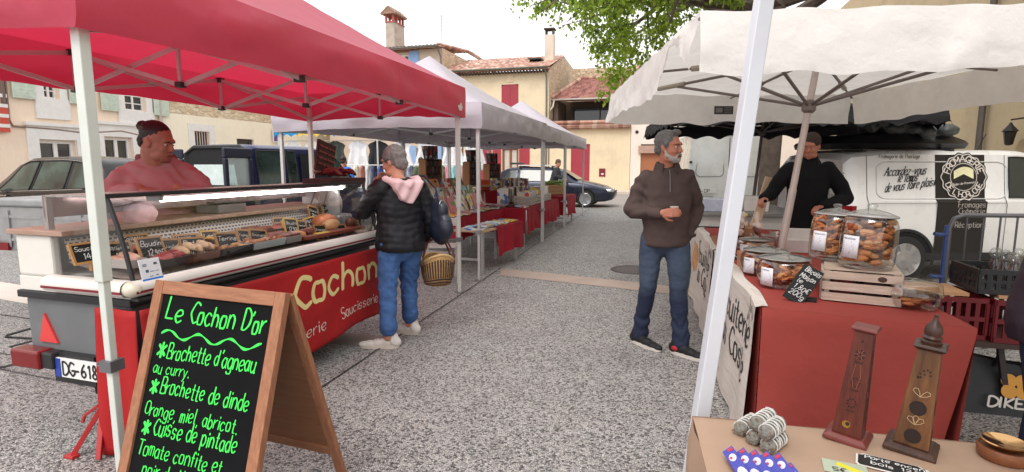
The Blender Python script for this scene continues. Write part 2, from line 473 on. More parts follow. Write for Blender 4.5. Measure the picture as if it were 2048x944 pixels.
# dark joints between the paving bays: shallow sealed grooves
joint_m=mat('joint_tar',srgb(62,58,56),.8,var=.2,vs=9)
def joint(p,q,w=.014):
 p=Vector((p[0],p[1],0)); q=Vector((q[0],q[1],0)); d=(q-p).normalized(); n=Vector((-d.y,d.x,0))*w/2
 mb=MB(); K=60
 L=[]
 for i in range(K+1):
  c=p.lerp(q,i/K)+n*1.2*nz(i*.7,p.x)
  L+=[tuple(c+n+Vector((0,0,.008))),tuple(c-n+Vector((0,0,.008)))]
 mb.add(L,[(2*i,2*i+1,2*i+3,2*i+2)for i in range(K)])
 return tag(mb.build('paving_joint',joint_m,recalc=False),kind='structure')
jd=Vector((.251,.968,0))
jp=Vector((-.6,6.33,0))
joint(jp-jd*5.5,jp+jd*1.75)
joint(jp+jd*2.3,jp+jd*13)
joint((-2.85,4.6),(-9.5,7.0)); joint((-2.7,3.55),(-6,4.7),.010); joint((-3.4,4.05),(-8,5.55),.010)
# road across the far end, its kerb and the pale pavement along the houses
E0=Vector((2.0,32.0,0)); EX=-B; EY=A
def EP(x,y,z=0):return E0+EX*x+EY*y+Vector((0,0,z))
mb=MB(); mb.add([tuple(EP(-30,-12.2,.004)),tuple(EP(40,-12.2,.004)),tuple(EP(40,-2.4,.004)),tuple(EP(-30,-2.4,.004))],[(0,1,2,3)])
tag(mb.build('road',mat('asphalt',srgb(150,143,138),.85,var=.14,vs=2.5,bump=.2,bs=90),recalc=False),kind='structure')
mb=MB(); mb.box2((-30,-2.4,-.1),(40,1.0,.13));
o=mb.build('pavement',mat('pavement_pale',srgb(205,192,178),.8,var=.08,vs=2)); o.location=E0; o.rotation_euler.z=-AN; tag(o,kind='structure')
# manhole cover
mh=AT(1268,540)
t=thing('manhole_cover','round dark iron manhole cover set in the pale paving behind the walking man','manhole',(mh.x,mh.y,0))
iron=mat('manhole_iron',srgb(92,84,80),.6,.3,var=.2,vs=25,bump=.4,bs=70)
MB().lathe([(0,.010),(.27,.010),(.275,.004)],40).build('cover',iron,t)
MB().lathe([(.28,.002),(.28,.012),(.33,.012),(.34,.001)],40).build('rim',mat('manhole_rim',srgb(70,64,62),.6,.3),t)
b=MB()
for i in range(-5,6):
 L=math.sqrt(max(.0,.245**2-(i*.044)**2)); b.box((i*.044,0,.0125),(.018,2*L,.005))
b.build('ribs',iron,t)
# --- facade helper
def stone_mat(name,a,b,mortar,scale=4.5):
 m,nt,out=_new(name)
 p=nt.nodes.new('ShaderNodeBsdfPrincipled'); nt.links.new(p.outputs[0],out.inputs[0])
 co=_coord(nt)
 mp=nt.nodes.new('ShaderNodeMapping'); mp.inputs['Scale'].default_value=(1,1,1.7); nt.links.new(co,mp.inputs[0])
 wz=nt.nodes.new('ShaderNodeTexNoise'); wz.inputs['Scale'].default_value=4; nt.links.new(mp.outputs[0],wz.inputs['Vector'])
 ad=nt.nodes.new('ShaderNodeMix'); ad.data_type='RGBA'; ad.blend_type='LINEAR_LIGHT'; ad.inputs[0].default_value=.12
 nt.links.new(mp.outputs[0],ad.inputs[6]); nt.links.new(wz.outputs['Color'],ad.inputs[7])
 v=nt.nodes.new('ShaderNodeTexVoronoi'); v.inputs['Scale'].default_value=scale; nt.links.new(ad.outputs[2],v.inputs['Vector'])
 ve=nt.nodes.new('ShaderNodeTexVoronoi'); ve.feature='DISTANCE_TO_EDGE'; ve.inputs['Scale'].default_value=scale; nt.links.new(ad.outputs[2],ve.inputs['Vector'])
 sp=nt.nodes.new('ShaderNodeSeparateColor'); nt.links.new(v.outputs['Color'],sp.inputs[0])
 st=_ramp(nt,sp.outputs[0],[(.0,a),(.5,tuple((x+y)/2 for x,y in zip(a,b))),(1,b)])
 e=_ramp(nt,ve.outputs['Distance'],[(.02,0.),(.12,1.)])
 c=_mix(nt,e,mortar,st)
 c=_mix(nt,.5,c,_ramp(nt,_noise(nt,co,2,5),[(.3,(.7,.7,.7)),(.6,(1,1,1))]),'MULTIPLY')
 nt.links.new(c,p.inputs['Base Color']); p.inputs['Roughness'].default_value=.9
 nt.links.new(_bump(nt,e,.8,.05),p.inputs['Normal'])
 return m
def plaster(name,col,stain=.10,sc=1.2):
 m,nt,out=_new(name)
 p=nt.nodes.new('ShaderNodeBsdfPrincipled'); nt.links.new(p.outputs[0],out.inputs[0])
 co=_coord(nt)
 n1=_noise(nt,co,sc,6,.65); n2=_noise(nt,co,9,5,.7,(1,1,.25))
 c=_ramp(nt,n1,[(.25,tuple(x*(1-stain*1.6)for x in col)),(.5,col),(.8,tuple(min(1,x*(1+stain*.5))for x in col))])
 c=_mix(nt,.35,c,_ramp(nt,n2,[(.35,(.86,.83,.80)),(.6,(1,1,1))]),'MULTIPLY')
 nt.links.new(c,p.inputs['Base Color']); p.inputs['Roughness'].default_value=.9
 nt.links.new(_bump(nt,_noise(nt,co,45,4),.25,.01),p.inputs['Normal'])
 return m
def tile_mat(name,cols,sx=4.2,sy=2.6):
 m,nt,out=_new(name)
 p=nt.nodes.new('ShaderNodeBsdfPrincipled'); nt.links.new(p.outputs[0],out.inputs[0])
 co=_coord(nt)
 mp=nt.nodes.new('ShaderNodeMapping'); mp.inputs['Scale'].default_value=(sx,sy,.01); nt.links.new(co,mp.inputs[0])
 fl=nt.nodes.new('ShaderNodeVectorMath'); fl.operation='FLOOR'; nt.links.new(mp.outputs[0],fl.inputs[0])
 wn_=nt.nodes.new('ShaderNodeTexWhiteNoise'); wn_.noise_dimensions='3D'; nt.links.new(fl.outputs[0],wn_.inputs['Vector'])
 c=_ramp(nt,wn_.outputs['Value'],[(i/(len(cols)-1),x)for i,x in enumerate(cols)])
 c=_mix(nt,.6,c,_ramp(nt,_noise(nt,co,5,5),[(.3,(.6,.55,.5)),(.6,(1,1,1))]),'MULTIPLY')
 nt.links.new(c,p.inputs['Base Color']); p.inputs['Roughness'].default_value=.85
 return m
TILE=tile_mat('old_roof_tiles',[srgb(142,100,86),srgb(178,132,114),srgb(204,168,150),srgb(156,112,98),srgb(216,196,180)])
TILE_RED=tile_mat('red_roof_tiles',[srgb(112,66,58),srgb(140,88,78),srgb(162,112,100),srgb(126,74,66)])
GLASSD=mat('window_dark_glass',(.03,.035,.04),.06,var=.0,spec=.8)
def facade(name,m,parent,w,h,holes,depth=.22,th=None,x0=0.0):
 """front wall in the xz plane (facing -y) with real openings and reveals; holes: (x, z, w, h)"""
 xs=sorted({x0,x0+w}|{a for q in holes for a in(q[0],q[0]+q[2])})
 zs=sorted({0.0,h}|{a for q in holes for a in(q[1],q[1]+q[3])})
 mb=MB()
 for i in range(len(xs)-1):
  for j in range(len(zs)-1):
   cx=(xs[i]+xs[i+1])/2; cz=(zs[j]+zs[j+1])/2
   if any(q[0]<cx<q[0]+q[2]and q[1]<cz<q[1]+q[3]for q in holes):continue
   mb.add([(xs[i],0,zs[j]),(xs[i+1],0,zs[j]),(xs[i+1],0,zs[j+1]),(xs[i],0,zs[j+1])],[(0,1,2,3)])
 for a,b_,ww,hh in holes:
  c=[(a,b_),(a+ww,b_),(a+ww,b_+hh),(a,b_+hh)]
  for k in range(4):
   (xa,za),(xb,zb)=c[k],c[(k+1)%4]
   mb.add([(xa,0,za),(xb,0,zb),(xb,depth,zb),(xa,depth,za)],[(0,1,2,3)])
 return mb.build(name,m,parent,recalc=False)
def window(parent,x,z,w,h,frame_m,d=.16,panes=(2,1),name='window',fw=.07):
 f=MB()
 f.box2((x,d-.03,z),(x+fw,d+.03,z+h)); f.box2((x+w-fw,d-.03,z),(x+w,d+.03,z+h))
 f.box2((x+fw,d-.03,z),(x+w-fw,d+.03,z+fw)); f.box2((x+fw,d-.03,z+h-fw),(x+w-fw,d+.03,z+h))
 for i in range(1,panes[0]):xx=x+w*i/panes[0]; f.box2((xx-fw*.6,d-.025,z+fw),(xx+fw*.6,d+.025,z+h-fw))
 for i in range(1,panes[1]):zz=z+h*i/panes[1]; f.box2((x+fw,d-.02,zz-.02),(x+w-fw,d+.02,zz+.02))
 o=f.build(name,frame_m,parent)
 g_=MB(); g_.box2((x+.01,d+.032,z+.01),(x+w-.01,d+.04,z+h-.01)); g_.build('pane',GLASSD,o)
 return o
def shutter(parent,x,z,w,h,m,y=-.05,slats=True,rot=0):
 f=MB()
 f.box2((x,y-.02,z),(x+w,y+.02,z+h))
 if slats:
  n=max(3,int(h/.11))
  for i in range(n):zz=z+.05+(h-.1)*(i+.5)/n; f.box2((x+.05,y-.03,zz-.03),(x+w-.05,y-.021,zz+.025))
 else:
  for i in range(1,4):xx=x+w*i/4; f.box2((xx-.004,y-.024,z+.01),(xx+.004,y-.0205,z+h-.01))
 return f.build('shutter',m,parent)
def tiled_roof(parent,x0,x1,y0,z0,y1,z1,m,name='roof',pitch=.24,amp=.045,skew=0.0,xt0=None,xt1=None):
 n=int((x1-x0)/pitch)*6
 xt0=x0 if xt0 is None else xt0; xt1=x1 if xt1 is None else xt1
 def fn(u,v):
  x=(x0+(x1-x0)*u)*(1-v)+(xt0+(xt1-xt0)*u)*v
  a=amp*abs(math.sin(math.pi*(x-x0)/pitch))+.012*nz(x*3,v*9)
  row=(v*14)%1.0
  return(x,y0+(y1-y0)*v,z0+(z1-z0)*v+a-.025*row)
 mb=MB(); mb.grid(fn,n,14)
 # barrel ends along the eave and a board under them
 mb.box2((x0,y0+.02,z0-.10),(x1,y0+.3,z0-.03))
 return mb.build(name,m,parent,recalc=False)
def gutter(parent,x0,x1,y,z,m,r=.075):
 mb=MB(); mb.grid(lambda u,v:(x0+(x1-x0)*u,y-r*math.cos(math.pi*v),z-r*math.sin(math.pi*v)),2,8)
 return mb.build('gutter',m,parent,smooth=True,solid=.008)
def pipe(parent,pts,m,r=.05,name='drainpipe'):
 return MB().tube(pts,r,8).build(name,m,parent,smooth=True)
WHITEP=mat('white_paint',(.78,.76,.73),.6,var=.06)
REDP=mat('red_shutter_paint',srgb(160,52,66),.55,var=.10,vs=3)
BLUEP=mat('blue_shutter_paint',srgb(140,172,214),.6,var=.08)
GREYMET=mat('grey_gutter',srgb(120,118,112),.5,.3)
BROWNW=wood('brown_joinery',srgb(110,66,40),srgb(160,104,66),8)
YELLOW=plaster('yellow_plaster',srgb(228,211,180),.12,.7)
# yellow house at the far end
def XL(px,py):p=ATP(px,py,E0,A); return((p-E0).dot(EX),p.z)
xa,ze=XL(890,150); xb,_=XL(1098,150)
t=thing('house','two storey yellow house with dark red shutters and a green gutter under old tiles','house',E0,-AN)
holes=[]
def hole(pxa,pya,pxb,pyb):
 a=XL(pxa,pyb); b_=XL(pxb,pya); q=(a[0],max(a[1],0.0),b_[0]-a[0],b_[1]-max(a[1],0.0)); holes.append(q); return q
hs=hole(1003,168,1037,222); hs2=hole(918,170,935,222)
hw=hole(1004,296,1037,346); hd=hole(903,292,927,386)
H_Y=ze
facade('wall',YELLOW,t,xb-xa,H_Y,holes,x0=xa)
mb=MB(); mb.box2((xa,.23,0),(xb-.01,8.5,H_Y-.05));
mb.build('core',YELLOW,t)
STONE=stone_mat('rubble_stone',srgb(190,162,130),srgb(228,206,176),srgb(205,184,156),3.4)
mb=MB(); mb.add([(xb,0,0),(xb,9,0),(xb,9,H_Y+1.4),(xb,4.6,H_Y+1.62),(xb,0,H_Y+.1)],[(0,1,2,3,4)]); mb.add([(xb-.3,0.01,0),(xb-.3,9,0),(xb-.3,9,H_Y+1.4),(xb-.3,4.6,H_Y+1.6),(xb-.3,0.01,H_Y+.1)],[(4,3,2,1,0)])
mb.build('side_wall',STONE,t,recalc=False)
for q in(hs,hs2):
 arch=MB(); n=10
 pts=[(q[0]+.0,q[1]),(q[0]+q[2],q[1])]+[(q[0]+q[2]*(1-i/n),q[1]+q[3]-.12+.22*math.sin(math.pi*i/n))for i in range(n+1)]
 arch.add([(x,.01,z)for x,z in pts],[tuple(range(len(pts)))])
 arch.box2((q[0]+q[2]/2-.012,-.004,q[1]),(q[0]+q[2]/2+.012,.004,q[1]+q[3]))
 arch.build('shutter',REDP,t,recalc=False)
 s_=MB(); s_.box2((q[0]+q[2]/2-.22,-.05,q[1]+q[3]+.12),(q[0]+q[2]/2+.22,-.003,q[1]+q[3]+.6)); s_.build('keystone',mat('pale_stone',srgb(226,208,176),.9),t)
window(t,hw[0],hw[1],hw[2],hw[3],BROWNW,panes=(2,1),fw=.12)
c_=MB()
for i in(.12,.56):c_.grid(lambda u,v:(hw[0]+hw[2]*(i+.3*u),.15+.02*math.sin(u*14),hw[1]+.1+(hw[3]-.2)*v),14,2)
c_.build('curtain',mat('pale_curtain',srgb(200,196,188),.9),t,solid=.004)
window(t,hd[0],hd[1],hd[2],hd[3],BROWNW,panes=(1,3),name='door',fw=.14)
xs=XL(1037,300)[0]; shutter(t,xs+.05,XL(1000,372)[1],.62,2.2,REDP,slats=False)
xs=XL(986,300)[0]; shutter(t,xs,XL(1000,372)[1],.5,2.2,REDP,slats=False)
f=MB(); xA=XL(934,300)[0]; xB=XL(983,300)[0]
for i in range(9):f.box2((xA,-.09,.15+i*.29),(xB,-.05,.15+i*.29+.275))
f.build('boarded_shopfront',REDP,t)
tiled_roof(t,xa-.25,xb+.12,-.5,H_Y+.12,4.6,H_Y+1.65,TILE)
rb=MB()
for i in range(34):
 x=xa+(xb-xa)*(i+.5)/34; rb.box((x,-.22,H_Y-.06),(.09,.42,.1))
rb.build('rafter_ends',mat('dark_wood',srgb(80,62,54),.8),t)
gutter(t,xa-.2,xb+.05,-.56,H_Y+.14,mat('green_gutter',srgb(112,122,112),.5,.2))
pipe(t,[(xb-.12,-.5,H_Y),(xb-.12,-.1,H_Y-.4),(xb-.12,-.08,0)],GREYMET)
cx,cz=XL(1092,100)
ch=MB(); ch.box2((xb-.75,2.2,H_Y+.6),(xb-.2,2.75,H_Y+2.45))
cho=ch.build('chimney',plaster('chimney_render',srgb(214,200,184)),t)
cp=MB(); cp.box2((xb-.72,2.22,H_Y+2.451),(xb-.66,2.72,H_Y+2.75)); cp.box2((xb-.3,2.22,H_Y+2.451),(xb-.24,2.72,H_Y+2.75)); cp.box2((xb-.8,2.15,H_Y+2.752),(xb-.15,2.8,H_Y+2.83)); cp.build('chimney_cap',mat('soot',srgb(70,60,56),.9),cho)
sk=MB(); sk.box((XL(1050,125)[0]+.2,1.9,H_Y+.98),(.8,.8,.08),M=None); sk.build('skylight',mat('skylight_dark',srgb(58,58,60),.3),t)
# taller house behind to the left
xc,zt=XL(738,100); xd,zt2=XL(884,96)
HT=zt2
t=thing('house','tall house with a rubble stone gable, blue shutters and a big tiled chimney','house',E0,-AN)
TAUPE=plaster('taupe_plaster',srgb(206,188,170),.12,.9)
holes=[]
hb=hole(795,108,818,150); hb2=hole(835,296,876,388)
facade('wall',TAUPE,t,xd-xc+3,HT,holes,x0=xc-3)
mb=MB(); mb.box2((xc-3,.23,0),(xd-.36,9,HT-.05)); mb.build('core',TAUPE,t)
sw=MB(); sw.box2((xd-.35,.001,0),(xd,10.5,HT+.02)); sw.build('side_wall',STONE,t)
window(t,hb[0],hb[1],hb[2],hb[3],WHITEP,panes=(2,1),fw=.1)
window(t,hb2[0],hb2[1],hb2[2],hb2[3],WHITEP,panes=(2,3),name='door')
lt=MB(); lt.box2((hb[0]-.25,-.06,hb[1]+hb[3]+.1),(hb[0]+hb[2]+.3,-.003,hb[1]+hb[3]+.32)); lt.build('lintel',mat('timber_lintel',srgb(150,112,92),.8),t)
wsh=XL(824,120)[0]; shutter(t,hb[0]+hb[2]+.03,hb[1]-.15,.62,hb[3]+.3,BLUEP); shutter(t,hb[0]-.62,hb[1]-.15,.58,hb[3]+.3,BLUEP)
shutter(t,hb2[0]+hb2[2]+.02,.9,.45,1.75,BLUEP,slats=False); shutter(t,hb2[0]-.45,.9,.45,1.75,BLUEP,slats=False)
tiled_roof(t,xc-3,xd+.1,-.5,HT+.1,5.5,HT+.75,TILE)
gr_=MB(); gr_.tube([(xd-.1+.02*i%.05,-.4+10.8*i/30,HT+.13+(.55*min(1,i/14))-.4*max(0,(i-20)/10))for i in range(31)],.12,8); gr_.build('ridge_tiles',TILE,t)
gutter(t,xc-3,xd+.05,-.56,HT+.06,GREYMET,.09)
pipe(t,[(xd-.08,-.5,HT-.05),(xd-.06,-.08,HT-.5),(xd-.06,-.08,0)],GREYMET)
c0,cz0=XL(758,85); c1,cz1=XL(797,40)
ch=MB(); ch.box2((c0,.9,HT+.1),(c0+.58,2.3,cz1+.15)); cho=ch.build('chimney',plaster('old_render',srgb(178,168,156),.25,2.5),t)
br=MB(); cz1+=.05; c1=c0+.93; br.box2((c0-.04,.86,cz1+.101),(c1-.31,2.34,cz1+.17))
for yy in(.9,1.35,1.8,2.2):
 for xx in(c0+.03,c1-.42):br.box2((xx-.06,yy,cz1+.2),(xx+.06,yy+.1,cz1+.58))
br.build('brick_vents',mat('pink_brick',srgb(170,96,86),.9),cho)
cap=MB(); cw=(c0+c1-.35)/2; hw_=(c1-.35-c0)/2+.13
cap.add([(cw-hw_,.7,cz1+.58),(cw+hw_,.7,cz1+.58),(cw,.7,cz1+.98),(cw-hw_,2.45,cz1+.58),(cw+hw_,2.45,cz1+.58),(cw,2.45,cz1+.98)],[(0,1,2),(5,4,3),(0,2,5,3),(1,4,5,2),(0,3,4,1)])
for i in range(6):
 for sx in(-1,1):cap.tube([(cw,.75+i*.29,cz1+1.0),(cw+sx*(hw_+.08),.75+i*.29,cz1+.58)],.085,6)
cap.build('tiled_cap',mat('weathered_tile',srgb(150,122,106),.9,var=.3,vs=9),cho,recalc=True)
an=MB(); ax=XL(850,80)[0]; an.tube([(ax,2.6,HT+.2),(ax,2.6,HT+2.6)],.022,6)
for i in range(5):an.tube([(ax-.35+.04*i,2.6,HT+1.7+i*.2),(ax+.3-.03*i,2.6,HT+1.75+i*.2)],.012,4)
an.tube([(ax-.9,2.6,HT+.2),(ax-.95,2.6,HT+.8),(ax-1.1,2.6,HT+.95)],.018,5)
tag(an.build('antenna',mat('aerial_metal',srgb(150,150,150),.5,.6)),'thin television aerial standing on the tall tiled roof','antenna'); bpy.data.objects['antenna'].matrix_world=Matrix.Translation(E0)@Matrix.Rotation(-AN,4,'Z')
# low building with open loggia, tile-topped yard wall with red door
xg,zg=XL(1103,243); xh,_=XL(1262,243)
t=thing('house','low tiled loggia with a dark glazed opening above the yellow yard wall','house',E0,-AN)
zl0=XL(1160,242)[1]; zl1=XL(1160,198)[1]; zr1=XL(1160,168)[1]
wx0,wx1=xb+.05,xh+2.0
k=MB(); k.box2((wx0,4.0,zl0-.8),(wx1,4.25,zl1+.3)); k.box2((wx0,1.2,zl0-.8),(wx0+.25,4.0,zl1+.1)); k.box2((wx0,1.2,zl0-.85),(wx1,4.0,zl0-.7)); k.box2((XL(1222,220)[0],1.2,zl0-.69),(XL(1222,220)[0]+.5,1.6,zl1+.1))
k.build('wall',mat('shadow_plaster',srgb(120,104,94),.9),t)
window(t,XL(1118,230)[0]+.2,zl0-.4,5.0,1.5,mat('dark_green_frame',srgb(52,66,58),.5),d=3.9,panes=(3,1),fw=.06)
tiled_roof(t,wx0-.1,wx1,.8,zl1+.12,5.0,zr1+1.0,TILE_RED,xt0=wx0+1.1,xt1=wx1-.6)
rd=MB(); rd.tube([(wx0+1.05,5.0,zr1+1.06),(wx1-.6,5.0,zr1+1.06)],.13,8); rd.tube([(wx0-.1,.8,zl1+.2),(wx0+1.05,5.0,zr1+1.06)],.12,8); rd.build('ridge_tiles',TILE,t,smooth=True)
gutter(t,wx0-.1,wx1,.75,zl1+.12,WHITEP)
pipe(t,[(wx0+.1,.75,zl1+.05),(wx0+.05,.7,zl1-.3),(wx0-.25,.3,zl1-.8),(wx0-.3,.1,zl1-1.1)],WHITEP)
sw=MB(); sw.box2((wx0+.3,6,0),(wx1+3,6.4,XL(1160,122)[1]+.6)); sw.build('rear_stone_wall',STONE,t)
t=thing('yard_wall','yellow yard wall with a red door and two rows of tiles along its top','wall',E0,-AN)
holes=[]; dr=hole(1141,288,1180,372)
zw=XL(1180,256)[1]
facade('wall',YELLOW,t,xh-xb-.06,zw,holes,depth=.14,x0=xb+.06)
k=MB(); k.box2((xb+.06,.16,0),(xh,.45,zw)); k.build('core',YELLOW,t)
k=MB(); k.box2((dr[0],.08,dr[1]+.12),(dr[0]+dr[2],.13,dr[1]+dr[3]))
for i in range(1,5):k.box2((dr[0]+dr[2]*i/5-.006,.074,dr[1]+.12),(dr[0]+dr[2]*i/5+.006,.0795,dr[1]+dr[3]))
k.build('door',REDP,t)
k=MB()
for i in range(44):
 x=xb+.1+(xh-xb-.15)*(i+.5)/44
 k.tube([(x,-.32,zw+.06),(x,.5,zw+.22)],.085,7); k.tube([(x+.06,-.22,zw-.02),(x+.06,.3,zw+.02)],.06,6)
 if i%2==0:k.tube([(x-.08,.05,zw+.32),(x+.22,.05,zw+.33)],.11,7)
k.build('tile_coping',TILE,t,smooth=True)
m0=XL(1198,353); m1=XL(1211,337)
k=MB(); k.box2((m0[0],-.04,m0[1]),(m1[0],-.002,m1[1])); o=k.build('mailbox',mat('mailbox_red',srgb(120,34,44),.5),None,bevel=.01); o.matrix_world=Matrix.Translation(E0)@Matrix.Rotation(-AN,4,'Z')
tag(o,'small dark red letterbox set in the yellow yard wall beside the red door','mailbox')
k=MB(); k.box2((m0[0]+.12,-.048,m0[1]+.1),(m0[0]+.26,-.041,m0[1]+.18)); k.build('label_plate',WHITEP,o)
# white house to the right of it
t=thing('house','plain white rendered house with a boarded brown opening and green shutters','house',E0,-AN)
CREAM=plaster('white_render',srgb(232,222,212),.06,.6)
holes=[]; ho=hole(1280,288,1322,352); hsx=hole(1628,262,1668,338)
zc_=6.4
xe=XL(1720,300)[0]
facade('wall',CREAM,t,xe-xh-.02,zc_,holes,x0=xh+.02)
k=MB(); k.box2((xh+.02,.23,0),(xe,6,zc_-.05)); k.build('core',CREAM,t)
k=MB(); k.box2((ho[0],.1,ho[1]),(ho[0]+ho[2],.16,ho[1]+ho[3]*.72)); k.build('board',wood('brown_board',srgb(150,92,60),srgb(176,116,80),5),t)
k=MB(); k.box2((ho[0]-.12,-.14,ho[1]+ho[3]*.72),(ho[0]+ho[2]+.1,.1,ho[1]+ho[3]*.95)); k.build('lintel',mat('rusty_lintel',srgb(176,146,130),.7),t)
window(t,hsx[0],hsx[1],hsx[2],hsx[3],WHITEP,panes=(2,2))
k=MB(); k.lathe([(0,0),(.09,0),(.09,.03)],12); k.build('vent_hole',mat('black_hole',(.02,.02,.02),.9),t,loc=(XL(1274,264)[0],-.004,XL(1274,264)[1])).rotation_euler=(math.pi/2,0,0)
tiled_roof(t,xh+.02,xe,-.4,zc_+.1,5,zc_+1.4,TILE)
# left side of the square: peach house, then stone house (wall plane runs along A)
LW0=Vector((-17.4,20.0,0))
def LL(px,py):p=ATP(px,py,LW0,B); return((p-LW0).dot(A),p.z)
t=thing('house','peach rendered house with pale green shutters and white door surrounds on the left','house',LW0,math.pi/2-AN)
PEACH=plaster('peach_plaster',srgb(243,222,200),.07,.6)
# local x along A (to the right in view), local y away from the square
def LH(pxa,pya,pxb,pyb):
 a=LL(pxa,pyb); b_=LL(pxb,pya); z0=max(a[1],0.0); return(a[0],z0,b_[0]-a[0],b_[1]-z0)
xr=LL(328,250)[0]
w1=LH(88,150,112,196); w2=LH(250,180,288,220); d1=LH(84,282,150,345); d2=LH(214,276,262,350)
sgl=[]
facade('wall',PEACH,t,xr+22,9.0,[w1,w2,d1,d2],x0=-22)
k=MB(); k.box2((-22,.23,0),(xr,7,8.9)); k.build('core',PEACH,t)
for q in(w1,w2):
 window(t,*q,WHITEP,panes=(2,3))
 s_=MB(); s_.box2((q[0]-.35,-.08,q[1]-.75),(q[0]+q[2]+.35,-.004,q[1])); s_.box2((q[0]-.3,-.06,q[1]+.002),(q[0]-.02,-.004,q[1]+q[3]+.3)); s_.box2((q[0]+q[2]+.02,-.06,q[1]+.002),(q[0]+q[2]+.3,-.004,q[1]+q[3]+.3))
 s_.build('surround',WHITEP,t)
 PG=mat('pale_green_paint',srgb(196,208,192),.6)
 shutter(t,q[0]-1.1,q[1]-.1,.75,q[3]+.2,PG,y=-.12); shutter(t,q[0]+q[2]+.33,q[1]-.1,.75,q[3]+.2,PG,y=-.12)
for q in(d1,d2):
 window(t,*q,WHITEP,panes=(2,1),name='door',fw=.12)
 s_=MB(); s_.box2((q[0]-.4,-.07,0),(q[0]-.02,-.003,q[1]+q[3]+.5)); s_.box2((q[0]+q[2]+.02,-.07,0),(q[0]+q[2]+.4,-.003,q[1]+q[3]+.5)); s_.box2((q[0]-.018,-.07,q[1]+q[3]+.02),(q[0]+q[2]+.018,-.003,q[1]+q[3]+.5)); s_.box2((q[0]-.45,-.16,q[1]+q[3]+.5),(q[0]+q[2]+.45,-.003,q[1]+q[3]+.62))
 s_.build('surround',WHITEP,t,recalc=True)
cz=LL(60,256)
pipe(t,[(LL(14,190)[0],-.06,LL(14,190)[1]+3),(LL(16,240)[0],-.06,LL(16,240)[1]),(LL(24,252)[0],-.05,LL(24,252)[1])]+[(LL(x,y)[0],-.05,LL(x,y)[1])for x,y in((60,255),(110,259),(165,266),(240,262),(320,280))],mat('cable_grey',srgb(140,120,104),.7),.035,'cable')
pipe(t,[(xr-.25,-.1,8.8),(xr-.25,-.1,0)],mat('pipe_grey',srgb(176,168,160),.5),.07)
pipe(t,[(LL(3,200)[0],-.1,8.8),(LL(3,200)[0],-.1,3.6)],mat('pipe_dark',srgb(110,90,84),.5),.07)
sg=MB(); q=LL(2,258); q1=LL(2,238)
o=thing('shop_sign','red and white striped shop sign at the left edge of the peach house','sign',LW0,math.pi/2-AN)
k=MB(); k.box2((q[0]-2.2,-.14,q[1]-.1),(LL(14,250)[0],-.09,q1[1]+.5)); k.build('board',mat('sign_red',srgb(196,78,60),.5),o)
k=MB()
for i in range(4):k.box2((q[0]-2.2,-.15,q[1]+.05+i*.34),(LL(14,250)[0],-.141,q[1]+.17+i*.34))
k.build('stripes',WHITEP,o)
t=thing('house','long cream plastered house with exposed stone upper wall, behind the dark blue van','house',LW0,math.pi/2-AN)
CREAM2=plaster('cream_plaster',srgb(245,236,214),.06,.7)
xz=23.0
q3=LH(391,264,418,306); q4=LH(478,279,507,350)
zs_=LL(420,232)[1]*.985
facade('wall',CREAM2,t,xz-xr,zs_,[q3,q4],x0=xr)
k=MB(); k.box2((xr,.23,0),(xz,7,zs_-.02)); k.build('core',CREAM2,t)
STONE2=stone_mat('warm_stone',srgb(204,178,142),srgb(236,218,188),srgb(222,204,176),3.0)
k=MB(); k.box2((xr,.03,zs_),(xz,7,8.2)); k.build('stone_upper_wall',STONE2,t)
window(t,*q3,BROWNW,panes=(2,1)); window(t,*q4,mat('dark_door',srgb(64,54,50),.6),panes=(1,1),name='door',fw=.2)
k=MB()
for i in range(6):k.tube([(q3[0]+q3[2]*(i+.5)/6,.06,q3[1]),(q3[0]+q3[2]*(i+.5)/6,.06,q3[1]+q3[3])],.014,5)
k.build('bars',WHITEP,t)
k=MB(); k.box2((q3[0]-.25,-.12,q3[1]-.28),(q3[0]+q3[2]+.25,-.004,q3[1])); k.build('window_sill',mat('pink_sill',srgb(190,110,116),.7),t)
k=MB(); k.box2((q3[0]-.35,-.03,q3[1]+.001),(q3[0]-.01,-.003,q3[1]+q3[3]+.35)); k.box2((q3[0]+q3[2]+.01,-.03,q3[1]+.001),(q3[0]+q3[2]+.35,-.003,q3[1]+q3[3]+.35)); k.box2((q3[0]-.009,-.03,q3[1]+q3[3]+.01),(q3[0]+q3[2]+.009,-.003,q3[1]+q3[3]+.35)); k.build('surround',WHITEP,t)
tiled_roof(t,xr,xz,-.4,8.3,5,9.6,TILE)
# no-parking-end sign on the cream wall
sp=LL(551,272)
o=thing('parking_sign','square blue and white parking sign with a red slash on the cream wall','sign',LW0+A*sp[0]+Vector((0,0,sp[1]))-B*.12,math.pi/2-AN)
k=MB(); k.box((0,0,0),(.78,.03,.78)); k.build('plate',WHITEP,o,bevel=.01)
k=MB(); k.box2((-.31,-.022,-.31),(-.02,-.0165,.31)); k.box2((.0,-.022,.0),(.31,-.0165,.31)); k.build('blue_field',mat('sign_blue',srgb(60,86,160),.4),o)
k=MB(); k.bar((-.3,-.026,-.3),(.3,-.026,.3),.008,.09,up=(0,1,0)); k.build('slash',mat('slash_red',srgb(178,48,52),.4),o)
